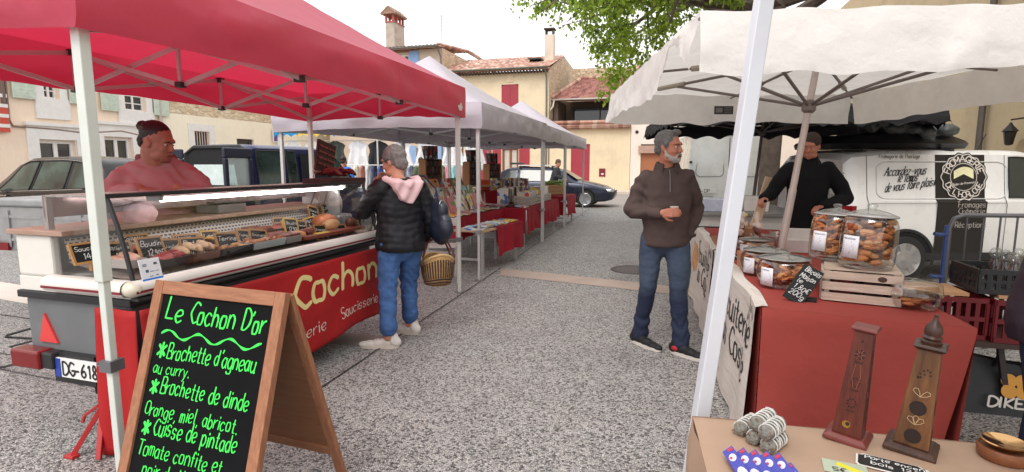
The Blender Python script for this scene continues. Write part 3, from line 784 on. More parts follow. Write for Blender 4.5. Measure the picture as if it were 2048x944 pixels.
# right side of the square
RW0=Vector((10.4,12.0,0))
def RL(px,py):p=ATP(px,py,RW0,B); return((p-RW0).dot(-A),p.z)
t=thing('house','tan rendered house on the right with a white framed window and stone arch','house',RW0,-math.pi/2-AN)
TAN=plaster('tan_plaster',srgb(192,174,142),.16,1.0)
def RH(pxa,pya,pxb,pyb):
 a=RL(pxa,pyb); b_=RL(pxb,pya); z0=max(a[1],0.0); return(a[0],z0,b_[0]-a[0],b_[1]-z0)
wq=RH(1705,268,1748,330); aq=RH(2034,262,2110,500)
wq=(wq[0],wq[1],wq[2],wq[3]*.8)
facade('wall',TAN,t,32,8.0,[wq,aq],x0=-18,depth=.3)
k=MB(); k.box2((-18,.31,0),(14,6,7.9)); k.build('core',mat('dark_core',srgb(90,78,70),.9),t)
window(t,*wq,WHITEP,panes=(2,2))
s_=MB(); q=wq
s_.box2((q[0]-.55,-.05,q[1]-.3),(q[0]-.02,-.003,q[1]+q[3]+.55)); s_.box2((q[0]+q[2]+.02,-.05,q[1]-.3),(q[0]+q[2]+.55,-.003,q[1]+q[3]+.55)); s_.box2((q[0]-.018,-.05,q[1]+q[3]+.02),(q[0]+q[2]+.018,-.003,q[1]+q[3]+.55)); s_.build('surround',WHITEP,t)
pipe(t,[(RL(1972,250)[0],-.1,7.9),(RL(1972,250)[0],-.1,0)],mat('pipe_zinc',srgb(92,84,78),.5,.3),.07)
ar=MB(); n=14; cxa=aq[0]+aq[2]/2
pa=[(cxa-aq[2]*.62*math.cos(math.pi*i/n),aq[1]+aq[3]-.5+aq[2]*.62*math.sin(math.pi*i/n))for i in range(n+1)]
ar.tube([(x,-.04,z)for x,z in[(pa[0][0],0)]+pa+[(pa[-1][0],0)]],.17,6); ar.build('stone_arch',mat('arch_stone',srgb(186,164,130),.9,var=.2),t)
sh=RH(1640,250,1668,330)
shutter(t,RL(1640,290)[0],2.2,1.5,2.4,mat('dark_green_shutter',srgb(58,112,92),.5),y=-.12)
k=MB(); k.box2((RL(1668,290)[0]+.1,-.05,.5),(RL(1668,290)[0]+.9,-.004,5.4)); k.build('corner_stone',WHITEP,t)
lp=RL(2056,270)
o=thing('wall_lantern','dark wall lantern hanging by the stone arch at the far right','lantern',RW0-A*lp[0]-B*-.25+Vector((0,0,lp[1])),0)
o.location=RW0-A*lp[0]+B*.3+Vector((0,0,lp[1]))
dkm=mat('lantern_iron',srgb(50,46,44),.5,.5)
MB().lathe([(.02,-.2),(.07,-.18),(.11,.06),(.14,.08),(.04,.2),(.015,.25)],6).build('cage',dkm,o); MB().bar((0,0,.3),(.3*.96,-.3*-.0,.34),.03).build('bracket',dkm,o)
# --- plane tree
def tree():
 rnd=random.Random(4)
 t=thing('plane_tree','big plane tree with a thick grey trunk and fresh spring leaves over the square','tree',(5.25,11.3,0))
 bark=mat('bark',srgb(104,92,84),.9,var=.3,vs=5,bump=.6,bs=14,bd=.03)
 tr=MB()
 tr.tube([(0,0,0),(.0,0,.3),(.0,.0,1.5),(.04,0,3.0),(-.04,.0,4.2),(-.1,0,4.8)],[.30,.22,.195,.19,.21,.18],14)
 tr.build('trunk',bark,t,smooth=True)
 limbs=MB(); tips=[]
 def grow(p,d,L,r,depth):
  pts=[p]; q=p.copy(); dd=d.copy()
  n=6
  for i in range(n):
   dd=(dd+Vector((rnd.uniform(-.28,.28),rnd.uniform(-.28,.28),rnd.uniform(-.22,.2)))).normalized()
   low=3.9+.32*max(0,q.x+3.0)
   if q.z<low and dd.z<.1:dd.z=.12+.1*rnd.random(); dd.normalize()
   q=q+dd*(L/n); pts.append(q.copy())
  limbs.tube(pts,[r*(1-.6*i/n)for i in range(n+1)],7 if depth<2 else 5)
  if depth>=2:tips.append((pts,depth))
  if depth<3:
   for k in range(rnd.randint(3,5)):
    i=rnd.randint(2,n); a=pts[i]
    nd=(dd+Vector((rnd.uniform(-1,1),rnd.uniform(-1,1),rnd.uniform(-.55,.6)))).normalized()
    grow(a,nd,L*rnd.uniform(.45,.68),r*.48,depth+1)
 top=Vector((-.05,0,4.5))
 for d,L in(((-1,-.1,.10),3.1),((-.8,-.75,.22),3.4),((-.9,.6,.3),3.2),((.3,-1,.25),3.2),((1,.1,.3),3.5),((.5,.9,.4),3.0),((-.3,-.2,1),2.6),((-1,-.35,.0),2.6),((.9,-.6,.2),3.2),((-.75,-.3,-.02),3.3),((-1,.25,.12),3.3)):
  grow(top+Vector((rnd.uniform(-.1,.1),rnd.uniform(-.1,.1),rnd.uniform(-.3,.2))),Vector(d).normalized(),L,.13,0)
 limbs.build('limbs',bark,t,smooth=True)
 cr=MB(); V=[]; F=[]; MI=[]
 lw=[(0,0),(.28,.12),(.5,.42),(.3,.38),(.22,.7),(0,1.0),(-.22,.7),(-.3,.38),(-.5,.42),(-.28,.12)]
 def leaf(p,s,mi):
  x=Vector((rnd.gauss(0,1),rnd.gauss(0,1),rnd.gauss(0,.5))).normalized(); y=Vector((rnd.gauss(0,.7),rnd.gauss(0,.7),-1)).normalized()
  x=(x-y*x.dot(y)).normalized(); o=len(V)
  nn=x.cross(y)*.18
  for i,(a,b_)in enumerate(lw):V.append(tuple(p+(x*a+y*b_+nn*abs(a)*2)*s))
  F.append(tuple(range(o,o+len(lw)))); MI.append(mi)
 for pts,depth in tips:
  if depth==2 and rnd.random()<.35:continue
  lush=rnd.random()
  nl=int(44*(.15+1.3*lush))
  for k in range(nl):
   i=rnd.randint(1,len(pts)-1); f=rnd.random()
   p=pts[i-1].lerp(pts[i],f)+Vector((rnd.gauss(0,.10),rnd.gauss(0,.10),rnd.gauss(-.03,.09)))
   if p.z>3.35:leaf(p,rnd.uniform(.05,.10),0 if rnd.random()<.6 else(1 if rnd.random()<.6 else 2))
   # a low drooping bough with dense leaves, left of the umbrella
 c0=Vector((-2.95,-.2,3.25))
 for cl in range(30):
  c=c0+Vector((rnd.uniform(-.55,.95),rnd.uniform(-.6,.6),rnd.uniform(-.50,.75)))
  for k in range(58):leaf(c+Vector((rnd.gauss(0,.13),rnd.gauss(0,.13),rnd.gauss(0,.1))),rnd.uniform(.05,.10),1 if rnd.random()<.6 else 0)
 cr.v=V; cr.f=F; cr.m=MI
 def leafm(name,c,tl):
  return fabric(name,c,tl,var=.3,vs=3,bump=0)
 cr.build('crown',[leafm('leaf_mid',srgb(140,168,62),.5),leafm('leaf_light',srgb(178,202,86),.55),leafm('leaf_dark',srgb(104,130,50),.45)],t,recalc=False)
tree()
# --- pop-up tents
ALU=mat('tent_aluminium',srgb(206,206,204),.45,.35,var=.06)
PLAST=mat('bracket_plastic',srgb(58,54,56),.5)
STEEL=mat('brushed_steel',srgb(170,170,172),.35,.85,var=.05)
def tent(label,loc,rz,W,L,hb,val,hp,ridge,cloth,nx,ny,pole_m,group,crown=1.15,drop=None,pw=.038,truss=.27,skip_legs=(),seed=1,name='market_tent'):
 """local x: -W..0 (0 = the aisle side), y: 0..L away; hb = lower edge of the valance; ridge = half length of the ridge along y"""
 rnd=random.Random(seed)
 t=thing(name,label,'tent',loc,rz,group)
 he=hb+val
 cx,cy=-W/2,L/2
 oh=.05
 def rz_(x,y):
  dx=abs(x-cx)/(W/2+oh); dy=max(0,abs(y-cy)-ridge)/(L/2+oh-ridge)
  m=min(1,max(dx,dy))
  return he+(hp-he)*(1-m)**crown+.012*nz(x*1.7+seed,y*1.7)*(1-m)
 mb=MB()
 NX,NY=40,48
 mb.grid(lambda u,v:(-W-oh+(W+2*oh)*u,-oh+(L+2*oh)*v,rz_(-W-oh+(W+2*oh)*u,-oh+(L+2*oh)*v)),NX,NY)
 # valance: rounded shoulder, soft folds, a slight sag between the legs
 per=[]
 def side(p,q,n):
  for i in range(n):per.append((p[0]+(q[0]-p[0])*i/n,p[1]+(q[1]-p[1])*i/n,i/n))
 c4=[(oh,-oh),(oh,L+oh),(-W-oh,L+oh),(-W-oh,-oh)]
 for i in range(4):
  p,q=c4[i],c4[(i+1)%4]
  side(p,q,48)
 n=len(per); K=7; V=[]; F=[]
 for j in range(K+1):
  v=j/K
  for i in range(n):
   x,y,f=per[i]; k=i//48
   nxn=((1,0),(0,1),(-1,0),(0,-1))[k]
   edge=min(f,1-f)
   fold=(.035*nz(i*.21+seed*3,v*1.3)+.02*nz(i*.6,v*2.2+seed))*math.sin(math.pi*min(1,v*1.1))*min(1,edge*12)
   crn=.018*math.sin(v*40+k)*max(0,1-edge*14)*math.sin(math.pi*v)
   bul=.025*math.sin(math.pi*v)
   sag=.035*math.sin(math.pi*f)*v*(1+.4*nz(i*.3,5))
   out=(fold+bul+crn)
   V.append((x+nxn[0]*out,y+nxn[1]*out,he-val*v+sag))
 for j in range(K):
  for i in range(n):
   i2=(i+1)%n
   F.append((j*n+i,j*n+i2,(j+1)*n+i2,(j+1)*n+i))
 mb.add(V,F)
 mb.build('canopy',cloth,t,smooth=True,recalc=False,angle=50)
 # legs
 for(x,y)in((0,0),(0,L),(-W,0),(-W,L)):
  b=MB(); ix=-.02 if x==0 else .02; iy=.02 if y==0 else-.02
  b.box2((x+ix-pw/2-.003,y+iy-pw/2-.003,1.02 if hb>1.5 else .5),(x+ix+pw/2+.003,y+iy+pw/2+.003,he-.06))
  b.box2((x+ix-pw/2+.004,y+iy-pw/2+.004,.012),(x+ix+pw/2-.004,y+iy+pw/2-.004,1.02))
  lg=b.build('leg',pole_m,t,bevel=.004)
  f=MB(); f.box2((x+ix-.05,y+iy-.05,0),(x+ix+.05,y+iy+.05,.012)); f.build('foot_plate',STEEL,lg)
  f=MB(); f.box2((x+ix-pw/2-.012,y+iy-pw/2-.012,.62),(x+ix+pw/2+.012,y+iy+pw/2+.012,.67)); f.tube([(x+ix-.03,y+iy,.645),(x+ix-.065,y+iy,.65),(x+ix-.085,y+iy,.64),(x+ix-.065,y+iy,.63)],.006,6)
  f.build('height_clamp',STEEL if pole_m is ALU else mat('clamp_grey',srgb(120,120,124),.4,.5),lg)
  # scissor trusses: the four sides and the cross trusses
 zt_,zb_=he-.05,he-.05-truss
 def bars(nodes):
  for i in range(len(nodes)-1):
   for a,b_ in((0,1),(1,0)):
    p,q=nodes[i],nodes[i+1]; off=.012 if a else-.012
    d=(Vector(q)-Vector(p)).normalized(); o=Vector((-d.y,d.x,0))*off
    m=MB(); m.bar(Vector((p[0],p[1],zt_ if a==0 else zb_))+o,Vector((q[0],q[1],zt_ if b_==0 else zb_))+o,.014,.03)
    m.build('truss_bar',pole_m if pole_m is not WHITEPOLE else ALU,t)
  for i,p in enumerate(nodes):
   if i in(0,len(nodes)-1):continue
   m=MB(); m.box((p[0],p[1],zt_),(.06,.06,.045)); m.build('truss_joint',PLAST,t,bevel=.006)
   m=MB(); m.box((p[0],p[1],zb_),(.055,.055,.04)); m.build('truss_joint',PLAST,t,bevel=.006)
   m=MB(); m.tube([(p[0],p[1],zb_+.02),(p[0],p[1],zt_-.022)],.015,8); m.build('joint_post',ALU,t)
 i_=.03
 ys=[i_+(L-2*i_)*k/ny for k in range(ny+1)]; xs_=[-i_-(W-2*i_)*k/nx for k in range(nx+1)]
 bars([(-i_,y)for y in ys]); bars([(-W+i_,y)for y in ys])
 bars([(x,i_)for x in xs_]); bars([(x,L-i_)for x in xs_])
 if ny==3:
  for y in ys[1:3]:bars([(x,y)for x in xs_])
 else:
  ymid=L/2; bars([(x,ymid)for x in xs_])
  # centre post(s) lifting the roof
 for yy in((ys[1],ys[2])if ny==3 else(L/2,)):
  m=MB(); m.tube([(cx,yy,zt_),(cx,yy,rz_(cx,yy)-.02)],.018,8); m.build('centre_post',pole_m if pole_m is not WHITEPOLE else ALU,t)
 return t
WHITEPOLE=mat('white_pole_paint',srgb(214,218,210),.45,.1,var=.05)
RED_CANOPY=fabric('red_canopy_cloth',srgb(214,78,104),.42,var=.05,bump=.22,bs=3.5,bd=.05,rough=.42,spec=.75,ridge=.25,rs=1.2,tcol=srgb(216,54,82))
GREY_CANOPY=fabric('grey_canopy_cloth',srgb(196,188,196),.10,var=.05,bump=.3,bs=4,bd=.05,rough=.65,ridge=.4,rs=1.6)
RT=Vector((-.6,6.45,0))
red_o=RT-A*4.30
tent('red pop-up market tent over the meat counter, with a white front pole',red_o,-AN,2.0,4.30,2.055,.34,3.04,.75,RED_CANOPY,2,3,WHITEPOLE,'pop-up tents over the stalls',pw=.042,crown=1.12,seed=3)
o=MB(); n=6
o.add([(.075,4.12+.07*math.cos(2*math.pi*i/n),2.16+.05*math.sin(2*math.pi*i/n))for i in range(n)],[tuple(range(n))])
lab=o.build('maker_label',mat('label_silver',srgb(206,202,198),.5,.2),bpy.data.objects['market_tent'],recalc=False,solid=.004)
lab.rotation_euler=(0,0,0)
G1=Vector((-.42,7.1,0)); G2=Vector((.63,10.78,0)); G3=Vector((1.30,13.31,0))
def gang(p,q):d=q-p; return-math.atan2(d.x,d.y),d.length
a1,L1=gang(G1,G2); a2,L2=gang(G2,G3)
tent('pale grey peaked tent nearest the red one, over the book tables',G1,a1,3.0,L1-.1,1.97,.33,3.28,.0,GREY_CANOPY,2,2,ALU,'pop-up tents over the stalls',seed=7,crown=1.25,truss=.22)
tent('middle grey tent with a short ridge, over the record crates',G2,a2,3.0,L2-.1,1.95,.32,3.0,.5,GREY_CANOPY,2,2,ALU,'pop-up tents over the stalls',seed=12,crown=1.15,truss=.22)
tent('farthest pale grey tent of the row, beside the parked estate car',G3,a2,3.0,3.3,1.97,.30,3.25,.0,GREY_CANOPY,2,2,ALU,'pop-up tents over the stalls',seed=22,crown=1.25,truss=.22)
# --- big white umbrella over the biscuit stall
def umbrella(name,label,base,top,cor,hb,val,apex,cloth,pole_m,rib_m,scallop=False,rag=0.0,pole_r=.034,hub_lo=None,group=None,seed=1,back=None):
 """cor: four eave corners in world xy (near left, near right, far right, far left)"""
 t=thing(name,label,'umbrella',base,0,group)
 base=Vector(base); top=Vector(top)
 ap=Vector((top.x,top.y,apex))-base
 ce=[Vector((x,y,hb+val))-base for x,y in cor]
 m=MB(); ax=(top-base)
 m.tube([(0,0,.05),tuple(ax*.55)],pole_r,14); m.tube([tuple(ax*.55),tuple(ax)],pole_r*.86,14)
 po=m.build('pole',pole_m,t,smooth=True)
 MB().lathe([(0,0),(.26,0),(.26,.05),(.06,.07),(.05,.22),(.04,.24)],20).build('base',mat('cast_base',srgb(84,80,78),.7),t)
 up=ax*((apex-.10)/top.z)if top.z else ax
 mid=ax*(hub_lo/top.z)
 for nm,q,rr in(('top_hub',Vector((ap.x,ap.y,apex-.09)),.055),('sliding_hub',mid,.05)):
  h=MB(); h.lathe([(.03,-.05),(rr,-.03),(rr,.03),(.03,.05)],14); h.build(nm,rib_m,t,loc=q)
 hubp=Vector((ap.x,ap.y,apex-.09))
 # eight ribs under the cloth and eight struts from the sliding hub
 tgt=[]
 for i in range(4):tgt+=[ce[i],(ce[i]+ce[(i+1)%4])/2]
 for k,q in enumerate(tgt):
  e=q+Vector((0,0,-.035)); a_=hubp
  rb=MB(); rb.tube([a_,a_.lerp(e,.62)],.013,8); rb.tube([a_.lerp(e,.60),e],.010,8)
  ro=rb.build('rib',rib_m,t,smooth=True)
  jn=a_.lerp(e,.62)
  s_=MB(); s_.tube([mid,jn],.012,8); s_.build('strut',rib_m,t,smooth=True)
  sl=MB(); sl.tube([a_.lerp(e,.56),a_.lerp(e,.70)],.022,8); sl.build('sleeve',mat('rib_sleeve',srgb(170,162,146),.6),ro)
 mb=MB()
 rnd=random.Random(seed)
 def roof(k,u,v):
  p=ap.lerp(ce[k].lerp(ce[(k+1)%4],u),v)
  rib=abs(math.sin(math.pi*2*u))
  return p+Vector((0,0,-.035*rib*math.sin(math.pi*min(1,v))+.022*nz(p.x*4+seed,p.y*4)+.012*nz(p.x*11,p.y*11)))
 for k in range(4):
  mb.grid(lambda u,v:tuple(roof(k,u,max(.001,v))),26,16)
 for k in range(4):
  p,q=ce[k],ce[(k+1)%4]; d=(q-p).normalized(); nn=Vector((d.y,-d.x,0)); LL_=(q-p).length
  def vf(u,v):
   c=p.lerp(q,u); c.z+=.022*nz((c.x)*4+seed,(c.y)*4)-.035*abs(math.sin(math.pi*2*u))*0
   hgt=val
   if scallop:hgt=val*(1-.28*abs(math.sin(math.pi*u*LL_/.42)))
   if rag:hgt=val*(1+.05*math.sin(u*7+k)+.06*nz(u*9,k*3.))
   if rag and k==3 and u>.80:hgt*=max(.32,1-.9*math.sin(math.pi*(u-.80)/.20)*(.8+.5*nz(u*60,2)))
   w_=(.035*nz(u*7*LL_/3,v*1.2+k*7+seed)+.016*nz(u*19*LL_/3,v*2.5+k)+.008*nz(u*45,v*5+k*3))*(v**.7)+.05*v
   return tuple(c+nn*w_+Vector((0,0,-hgt*v)))
  mb.grid(vf,90,10)
 mb.build('canopy',cloth,t,smooth=True,recalc=False,angle=60)
 return t
WCLOTH=fabric('white_umbrella_cloth',srgb(243,240,236),.34,var=.05,vs=5,bump=.5,bs=6,bd=.04,rough=.8,ridge=.55,rs=2.6)
UB=Vector((2.02,4.3,0)); UT=Vector((2.33,4.3,2.42))
umb=umbrella('stall_umbrella','large white rectangular umbrella with a worn crumpled valance over the biscuit stall',UB,UT,[(.93,2.84),(3.72,2.55),(3.68,6.1),(1.08,6.15)],1.97,.30,2.42,WCLOTH,mat('umbrella_pole',srgb(206,192,184),.45,.25),mat('umbrella_rib',srgb(128,118,112),.45,.3),rag=1,hub_lo=1.96,seed=5,pole_r=.029)
k=MB(); q=ATY(1441,222,6.08); k.box((0,0,0),(.20,.008,.085)); o=k.build('maker_label',mat('label_black',(.02,.02,.02),.6),umb); o.location=Vector((q.x,5.99,q.z))-UB
k=MB(); k.box((-.05,-.0055,0),(.07,.003,.05));
for i in range(4):k.box((.045,-.0055,-.027+i*.018),(.08,.003,.006))
k.build('print',mat('label_grey',srgb(120,118,116),.6),o)
BCLOTH=fabric('black_umbrella_cloth',(.012,.012,.014),.0,var=.2,bump=.2)
q=Vector((3.75,8.7,0))
umbrella('stall_umbrella','black umbrella with a scalloped edge behind the white one, over the cheese stall',q,(3.95,8.75,2.5),[(1.98,6.75),(5.05,6.5),(6.6,9.4),(2.45,10.2)],1.96,.24,2.5,BCLOTH,mat('dark_pole',srgb(120,100,96),.5,.3),mat('grey_rib',srgb(104,100,98),.5,.3),scallop=True,hub_lo=2.02,seed=9,pole_r=.026)
# bare white pole leaning at the corner of the nearest table
p0_=ATY(1404,815,1.74); p1_=ATY(1528,0,1.74); d=(p1_-p0_).normalized()
pb=p0_-d*(p0_.z/d.z); pt=p1_+d*.25
t=thing('stall_pole','bare white square pole leaning beside the kraft paper covered table','pole',pb)
MB().bar((0,0,.01),pt-pb,.047,.047,up=(0,1,0)).build('shaft',mat('white_pole_glossy',srgb(216,219,226),.35,.1,var=.03),t,bevel=.004)
k=MB(); k.box((0,0,.006),(.12,.12,.012)); k.build('foot_plate',STEEL,t)
cv=MB(); c0=pt-pb  # the pole's canopy and other legs, out of view, added to shade the nearest table
cv.grid(lambda u,v:(c0.x-.05+3.1*u,c0.y-.02-3.0*v,2.42+.55*(1-max(abs(2*u-1),abs(2*v-1)))+.01*nz(u*8,v*8)),24,24); cv.build('canopy',fabric('unseen_shade_canopy',srgb(222,220,216),.08),t,smooth=True,recalc=False)
for xx,yy in((3.0,0),(3.0,-2.95),(0,-2.95)):k=MB(); k.box2((c0.x+xx-.0235,c0.y+yy-.0235,0),(c0.x+xx+.0235,c0.y+yy+.0235,2.44)); k.build('leg',MATS['white_pole_glossy'],t)
# --- clothes stall far behind: awning, hanging garments, rails
def clothes_stall():
 a=ATY(596,262,21.0); b_=ATY(862,300,21.0)
 o=Vector((-8.6,20.2,0))
 t=thing('clothes_stall','clothes stall with a white awning edged in blue, yellow and dark scallops','market stall',o,-R(6))
 W=7.6; z1=2.95; zb=2.5
 segs=[(0,.9,'blue'),(.9,2.2,'yel'),(2.2,3.2,'blue'),(3.2,4.9,'wh'),(4.9,5.9,'dk'),(5.9,7.6,'wh')]
 cm={'blue':fabric('awning_blue',srgb(40,150,210),.3),'yel':fabric('awning_yellow',srgb(240,205,90),.3),'wh':fabric('awning_white',srgb(238,236,234),.3),'dk':fabric('awning_dark',srgb(84,80,84),.1)}
 for x0,x1,c in segs:
  mb=MB(); nn=int((x1-x0)/.05)
  mb.grid(lambda u,v:(x0+(x1-x0)*u,-.01*nz(u*9,v),z1-(z1-zb)*v*(1-.22*abs(math.sin(math.pi*(x0+(x1-x0)*u)/.32)))),nn,4)
  mb.build('valance',cm[c],t,smooth=True,recalc=False)
 mb=MB(); mb.grid(lambda u,v:(W*u,3.0*v,z1+.45*v+.03*nz(u*8,v*5)),20,8); mb.build('awning',cm['wh'],t,smooth=True,recalc=False)
 for x in(.1,3.8,7.5):
  MB().tube([(x,.1,0),(x,.1,z1)],.03,8).build('post',ALU,t)
 rail=MB(); rail.tube([(0,.35,2.38),(W,.35,2.38)],.018,6); rail.tube([(.2,.1,1.5),(W,.1,1.5)],.018,6); rail.build('rail',ALU,t)
 rnd=random.Random(3)
 def garment(x,z,w,h,c,lab,nm,cat,ry=0,y=.3):
  col=mat('cloth_%d_%d_%d'%tuple(int(q*99)for q in c),c,.9,var=.1,vs=6)
  mb=MB()
  def half(v):
   if v<.08:return .12+v*3.2
   if v<.3:return .48-(v-.08)*.5
   return .36+(v-.3)*.35
  mb.grid(lambda u,v:((u-.5)*2*half(v)*w,.045*math.cos(u*16+v*2)*(.4+v)+.04*nz(u*3+x,v*3),-h*v),14,14)
  ob=mb.build(nm,col,None,smooth=True,recalc=False,solid=.006)
  m=Matrix.Translation(o)@Matrix.Rotation(-R(6),4,'Z')@Matrix.Translation((x,y,z))@Matrix.Rotation(ry,4,'Z')
  ob.matrix_world=m
  return tag(ob,lab,cat,'clothes hanging on the clothes stall')
 big=[(.5,(.80,.78,.76),'cream'),(1.35,(.78,.77,.78),'white'),(2.15,(.05,.06,.05),'black'),(3.0,(.80,.80,.82),'white'),(3.75,(.03,.03,.035),'black'),(4.6,(.82,.82,.84),'white'),(5.55,(.83,.83,.85),'white'),(6.5,(.82,.82,.84),'white'),(7.25,(.80,.81,.83),'white')]
 for i,(x,c,nmn)in enumerate(big):
  garment(x,2.36,.85,1.05,c,'loose %s blouse hanging under the awning, %s from the left'%(nmn,ORD[i]),'blouse','blouse')
 cols=[(.75,.72,.6),(.45,.2,.15),(.6,.6,.62),(.05,.06,.12),(.1,.12,.3),(.75,.75,.75),(.8,.8,.8),(.06,.06,.07),(.7,.7,.72),(.2,.22,.3),(.78,.76,.74),(.85,.35,.2),(.55,.3,.3),(.8,.8,.8),(.25,.3,.2),(.7,.2,.3),(.3,.6,.6),(.75,.5,.5),(.8,.75,.2),(.6,.6,.6)]
 wrds=['cream','rust','grey','navy','dark blue','white','white','black','pale grey','slate','ivory','orange','dusty red','white','olive','crimson','teal','pink','yellow','grey']
 for i,c in enumerate(cols):
  garment(3.0+i*.225,1.48,.35,.95,c,'%s garment on the low clothes rail, %s from its left end'%(wrds[i],ORD[i]),'garment','garment',ry=R(62),y=.1)
clothes_stall()
# --- meat counter trailer
TO=Vector((-1.89,2.69,0)); TRZ=-R(17.5)
TM=Matrix.Translation(TO)@Matrix.Rotation(TRZ,4,'Z'); TMI=TM.inverted()
def TL(px,py,p0,n):
 o=TMI@Vector((0,0,CAM_H)); d=TMI.to_3x3()@ray(px,py); n=Vector(n)
 return o+d*((Vector(p0)-o).dot(n)/d.dot(n))
TLEN=2.26
def trailer():
 t=thing('market_trailer','white refrigerated meat counter trailer with a red cloth front reading Cochon','trailer',TO,TRZ)
 W=.83
 enamel=mat('cream_enamel',srgb(226,222,214),.35,var=.05,vs=4)
 greyp=mat('trailer_grey',srgb(112,114,116),.45,.1,var=.10,vs=5)
 black=mat('black_trim',(.018,.018,.02),.45)
 redc=fabric('red_banner_cloth',srgb(178,34,36),.08,var=.10,vs=2,bump=.3,bs=5,bd=.04,rough=.6,ridge=.4,rs=2.5)
 # chassis and rear panel
 b=MB(); b.box2((-W,.02,.50),(-.06,TLEN,.80)); b.build('body',greyp,t,bevel=.012)
 b=MB(); b.box2((-W-.015,-.012,.805),(-.02,TLEN+.012,.845)); b.build('black_edge',black,t,bevel=.006)
 b=MB(); b.box2((-.60,-.02,.36),(-.30,.03,.52)); b.box2((-W+.1,.1,.34),(-.1,TLEN,.40)); b.build('chassis_beam',black,t)
 k=MB()
 p=[(-.74,.56),(-.60,.56),(-.685,.72)]
 k.prism([(x,z)for x,z in p],0,.012,M=Matrix(((1,0,0,0),(0,0,-1,.02),(0,1,0,0),(0,0,0,1)))); k.build('reflector_triangle',mat('reflector_red',srgb(216,66,64),.3,var=.05),t)
 k=MB(); k.box2((-.86,-.07,.43),(-.64,.018,.53)); lo=k.build('tail_light',mat('lamp_red',srgb(120,22,24),.2,var=.05),t,bevel=.012)
 k=MB(); k.box2((-.645,-.055,.435),(-.56,.018,.525)); k.build('lamp_housing',black,t,bevel=.01)
 b=MB(); b.box2((-W+.12,.25,.16),(-.14,TLEN-.05,.498)); b.build('under_trailer_shade',mat('under_trailer_shade_black',(.012,.012,.013),.9),t)  # black box added to stand for the shade under the trailer
 # number plate
 P=MB(); P.box2((-.565,-.035,.395),(-.235,-.02,.50)); pl=P.build('number_plate',mat('plate_white',srgb(232,232,228),.4,var=.03),t,bevel=.003)
 P=MB(); P.box2((-.563,-.0385,.397),(-.525,-.0355,.498)); P.build('blue_band',mat('plate_blue',srgb(36,62,150),.4),pl)
 P=MB(); write(P,'DG-618',flat_place((-.515,-.0356,.412),(1,0,0),(0,0,1)),.07,w=.16,cond=.72); P.build('plate_number',mat('ink_black',(.012,.012,.014),.6),pl,recalc=False)
 # jack stand
 J=MB(); J.tube([(-.30,.02,.5),(-.29,.0,.3)],.02,8,0)
 J.build('jack_post',black,t)
 J=MB(); J.bar((-.29,-.0,.30),(-.29,-.01,.02),.03); J.bar((-.29,0,.26),(-.40,-.10,.012),.025); J.bar((-.29,0,.26),(-.22,-.10,.012),.025); J.box((-.40,-.11,.008),(.07,.04,.016)); J.box((-.29,-.01,.008),(.06,.05,.016)); J.bar((-.30,-.02,.26),(-.385,-.035,.20),.014); J.bar((-.385,-.035,.20),(-.40,-.04,.16),.014)
 J.build('jack_stand',mat('jack_red',srgb(176,44,46),.45),t,bevel=.003)
 # wheel just showing below the cloth
 for yy in(1.25,):
  wv=MB(); wv.lathe([(0,-.08),(.17,-.08),(.27,-.07),(.29,0),(.27,.07),(.17,.08),(0,.08)],28,M=Matrix.Translation((-.13,yy,.29))@Matrix.Rotation(math.pi/2,4,'Y')); wv.build('wheel',mat('tyre',(.02,.02,.02),.8),t,smooth=True)
  # red cloth: front skirt and the piece wrapped round the corner
 def skirt(u,v):
  y=-.015+(TLEN+.05)*u
  z=.80-(.62-.03*math.sin(u*9))*v
  x=.045+.014*nz(u*9,v*2.2,3)+.012*nz(u*20,v*4)*v+.012*math.sin(u*30)*v*.5
  return Vector((x,y,z))
 m=MB(); m.grid(lambda u,v:tuple(skirt(u,v)),90,20)
 fr=m.build('front_cloth',redc,t,smooth=True,recalc=False,solid=.003)
 def wrap(u,v):
  x=.04-.27*u-.05*v*u; z=.80-.785*v
  y=-.03-.02*math.sin(u*8+v)*(.3+v)-.02*v*(1-u)
  return(x,y,z)
 m=MB(); m.grid(wrap,24,20); m.build('corner_cloth',redc,t,smooth=True,recalc=False,solid=.003)
 # lettering on the front cloth: follows the cloth
 def place(x,y,d):
  u=(x+.015)/(TLEN+.05); v=(.80-y)/.62
  q=skirt(u,min(1,max(0,v))); q.x+=d+.003; return tuple(q)
 def yz(px,py):q=TL(px,py,(.05,0,0),(1,0,0)); return q.y,q.z
 cream=mat('cream_print',srgb(236,218,150),.6,var=.05)
 pale=mat('pale_print',srgb(226,204,190),.6,var=.05)
 y0,z0=yz(588,618); y1,z1=yz(750,560)
 m=MB(); sz=.165
 tw=text_width('Cochon',sz);
 write(m,'C',place,.20,y0,z0-.005,w=.20,nib=.25,cond=(y1-y0)/tw*.93,lift=.001)
 write(m,'ochon',place,.215,y0+.19*(y1-y0),z0+.005,w=.17,nib=.25,cond=(y1-y0)/tw*.80,lift=.001,rise=-.0,jitter=.02)
 m.build('name_lettering',cream,fr,recalc=False)
 for word,px,off,cnd in(('Charcuterie',598,-.40,.95),('Saucisserie',683,0,None),('Volaille',793,-.13,.62)):
  ya=yz(px,640)[0]
  if cnd is None:cnd=(yz(757,605)[0]-ya)/text_width(word,.085)
  m=MB(); write(m,word,place,.085,ya+off,.30,w=.12,nib=.5,cond=cnd,lift=.001)
  m.build('trade_lettering',pale,fr,recalc=False)
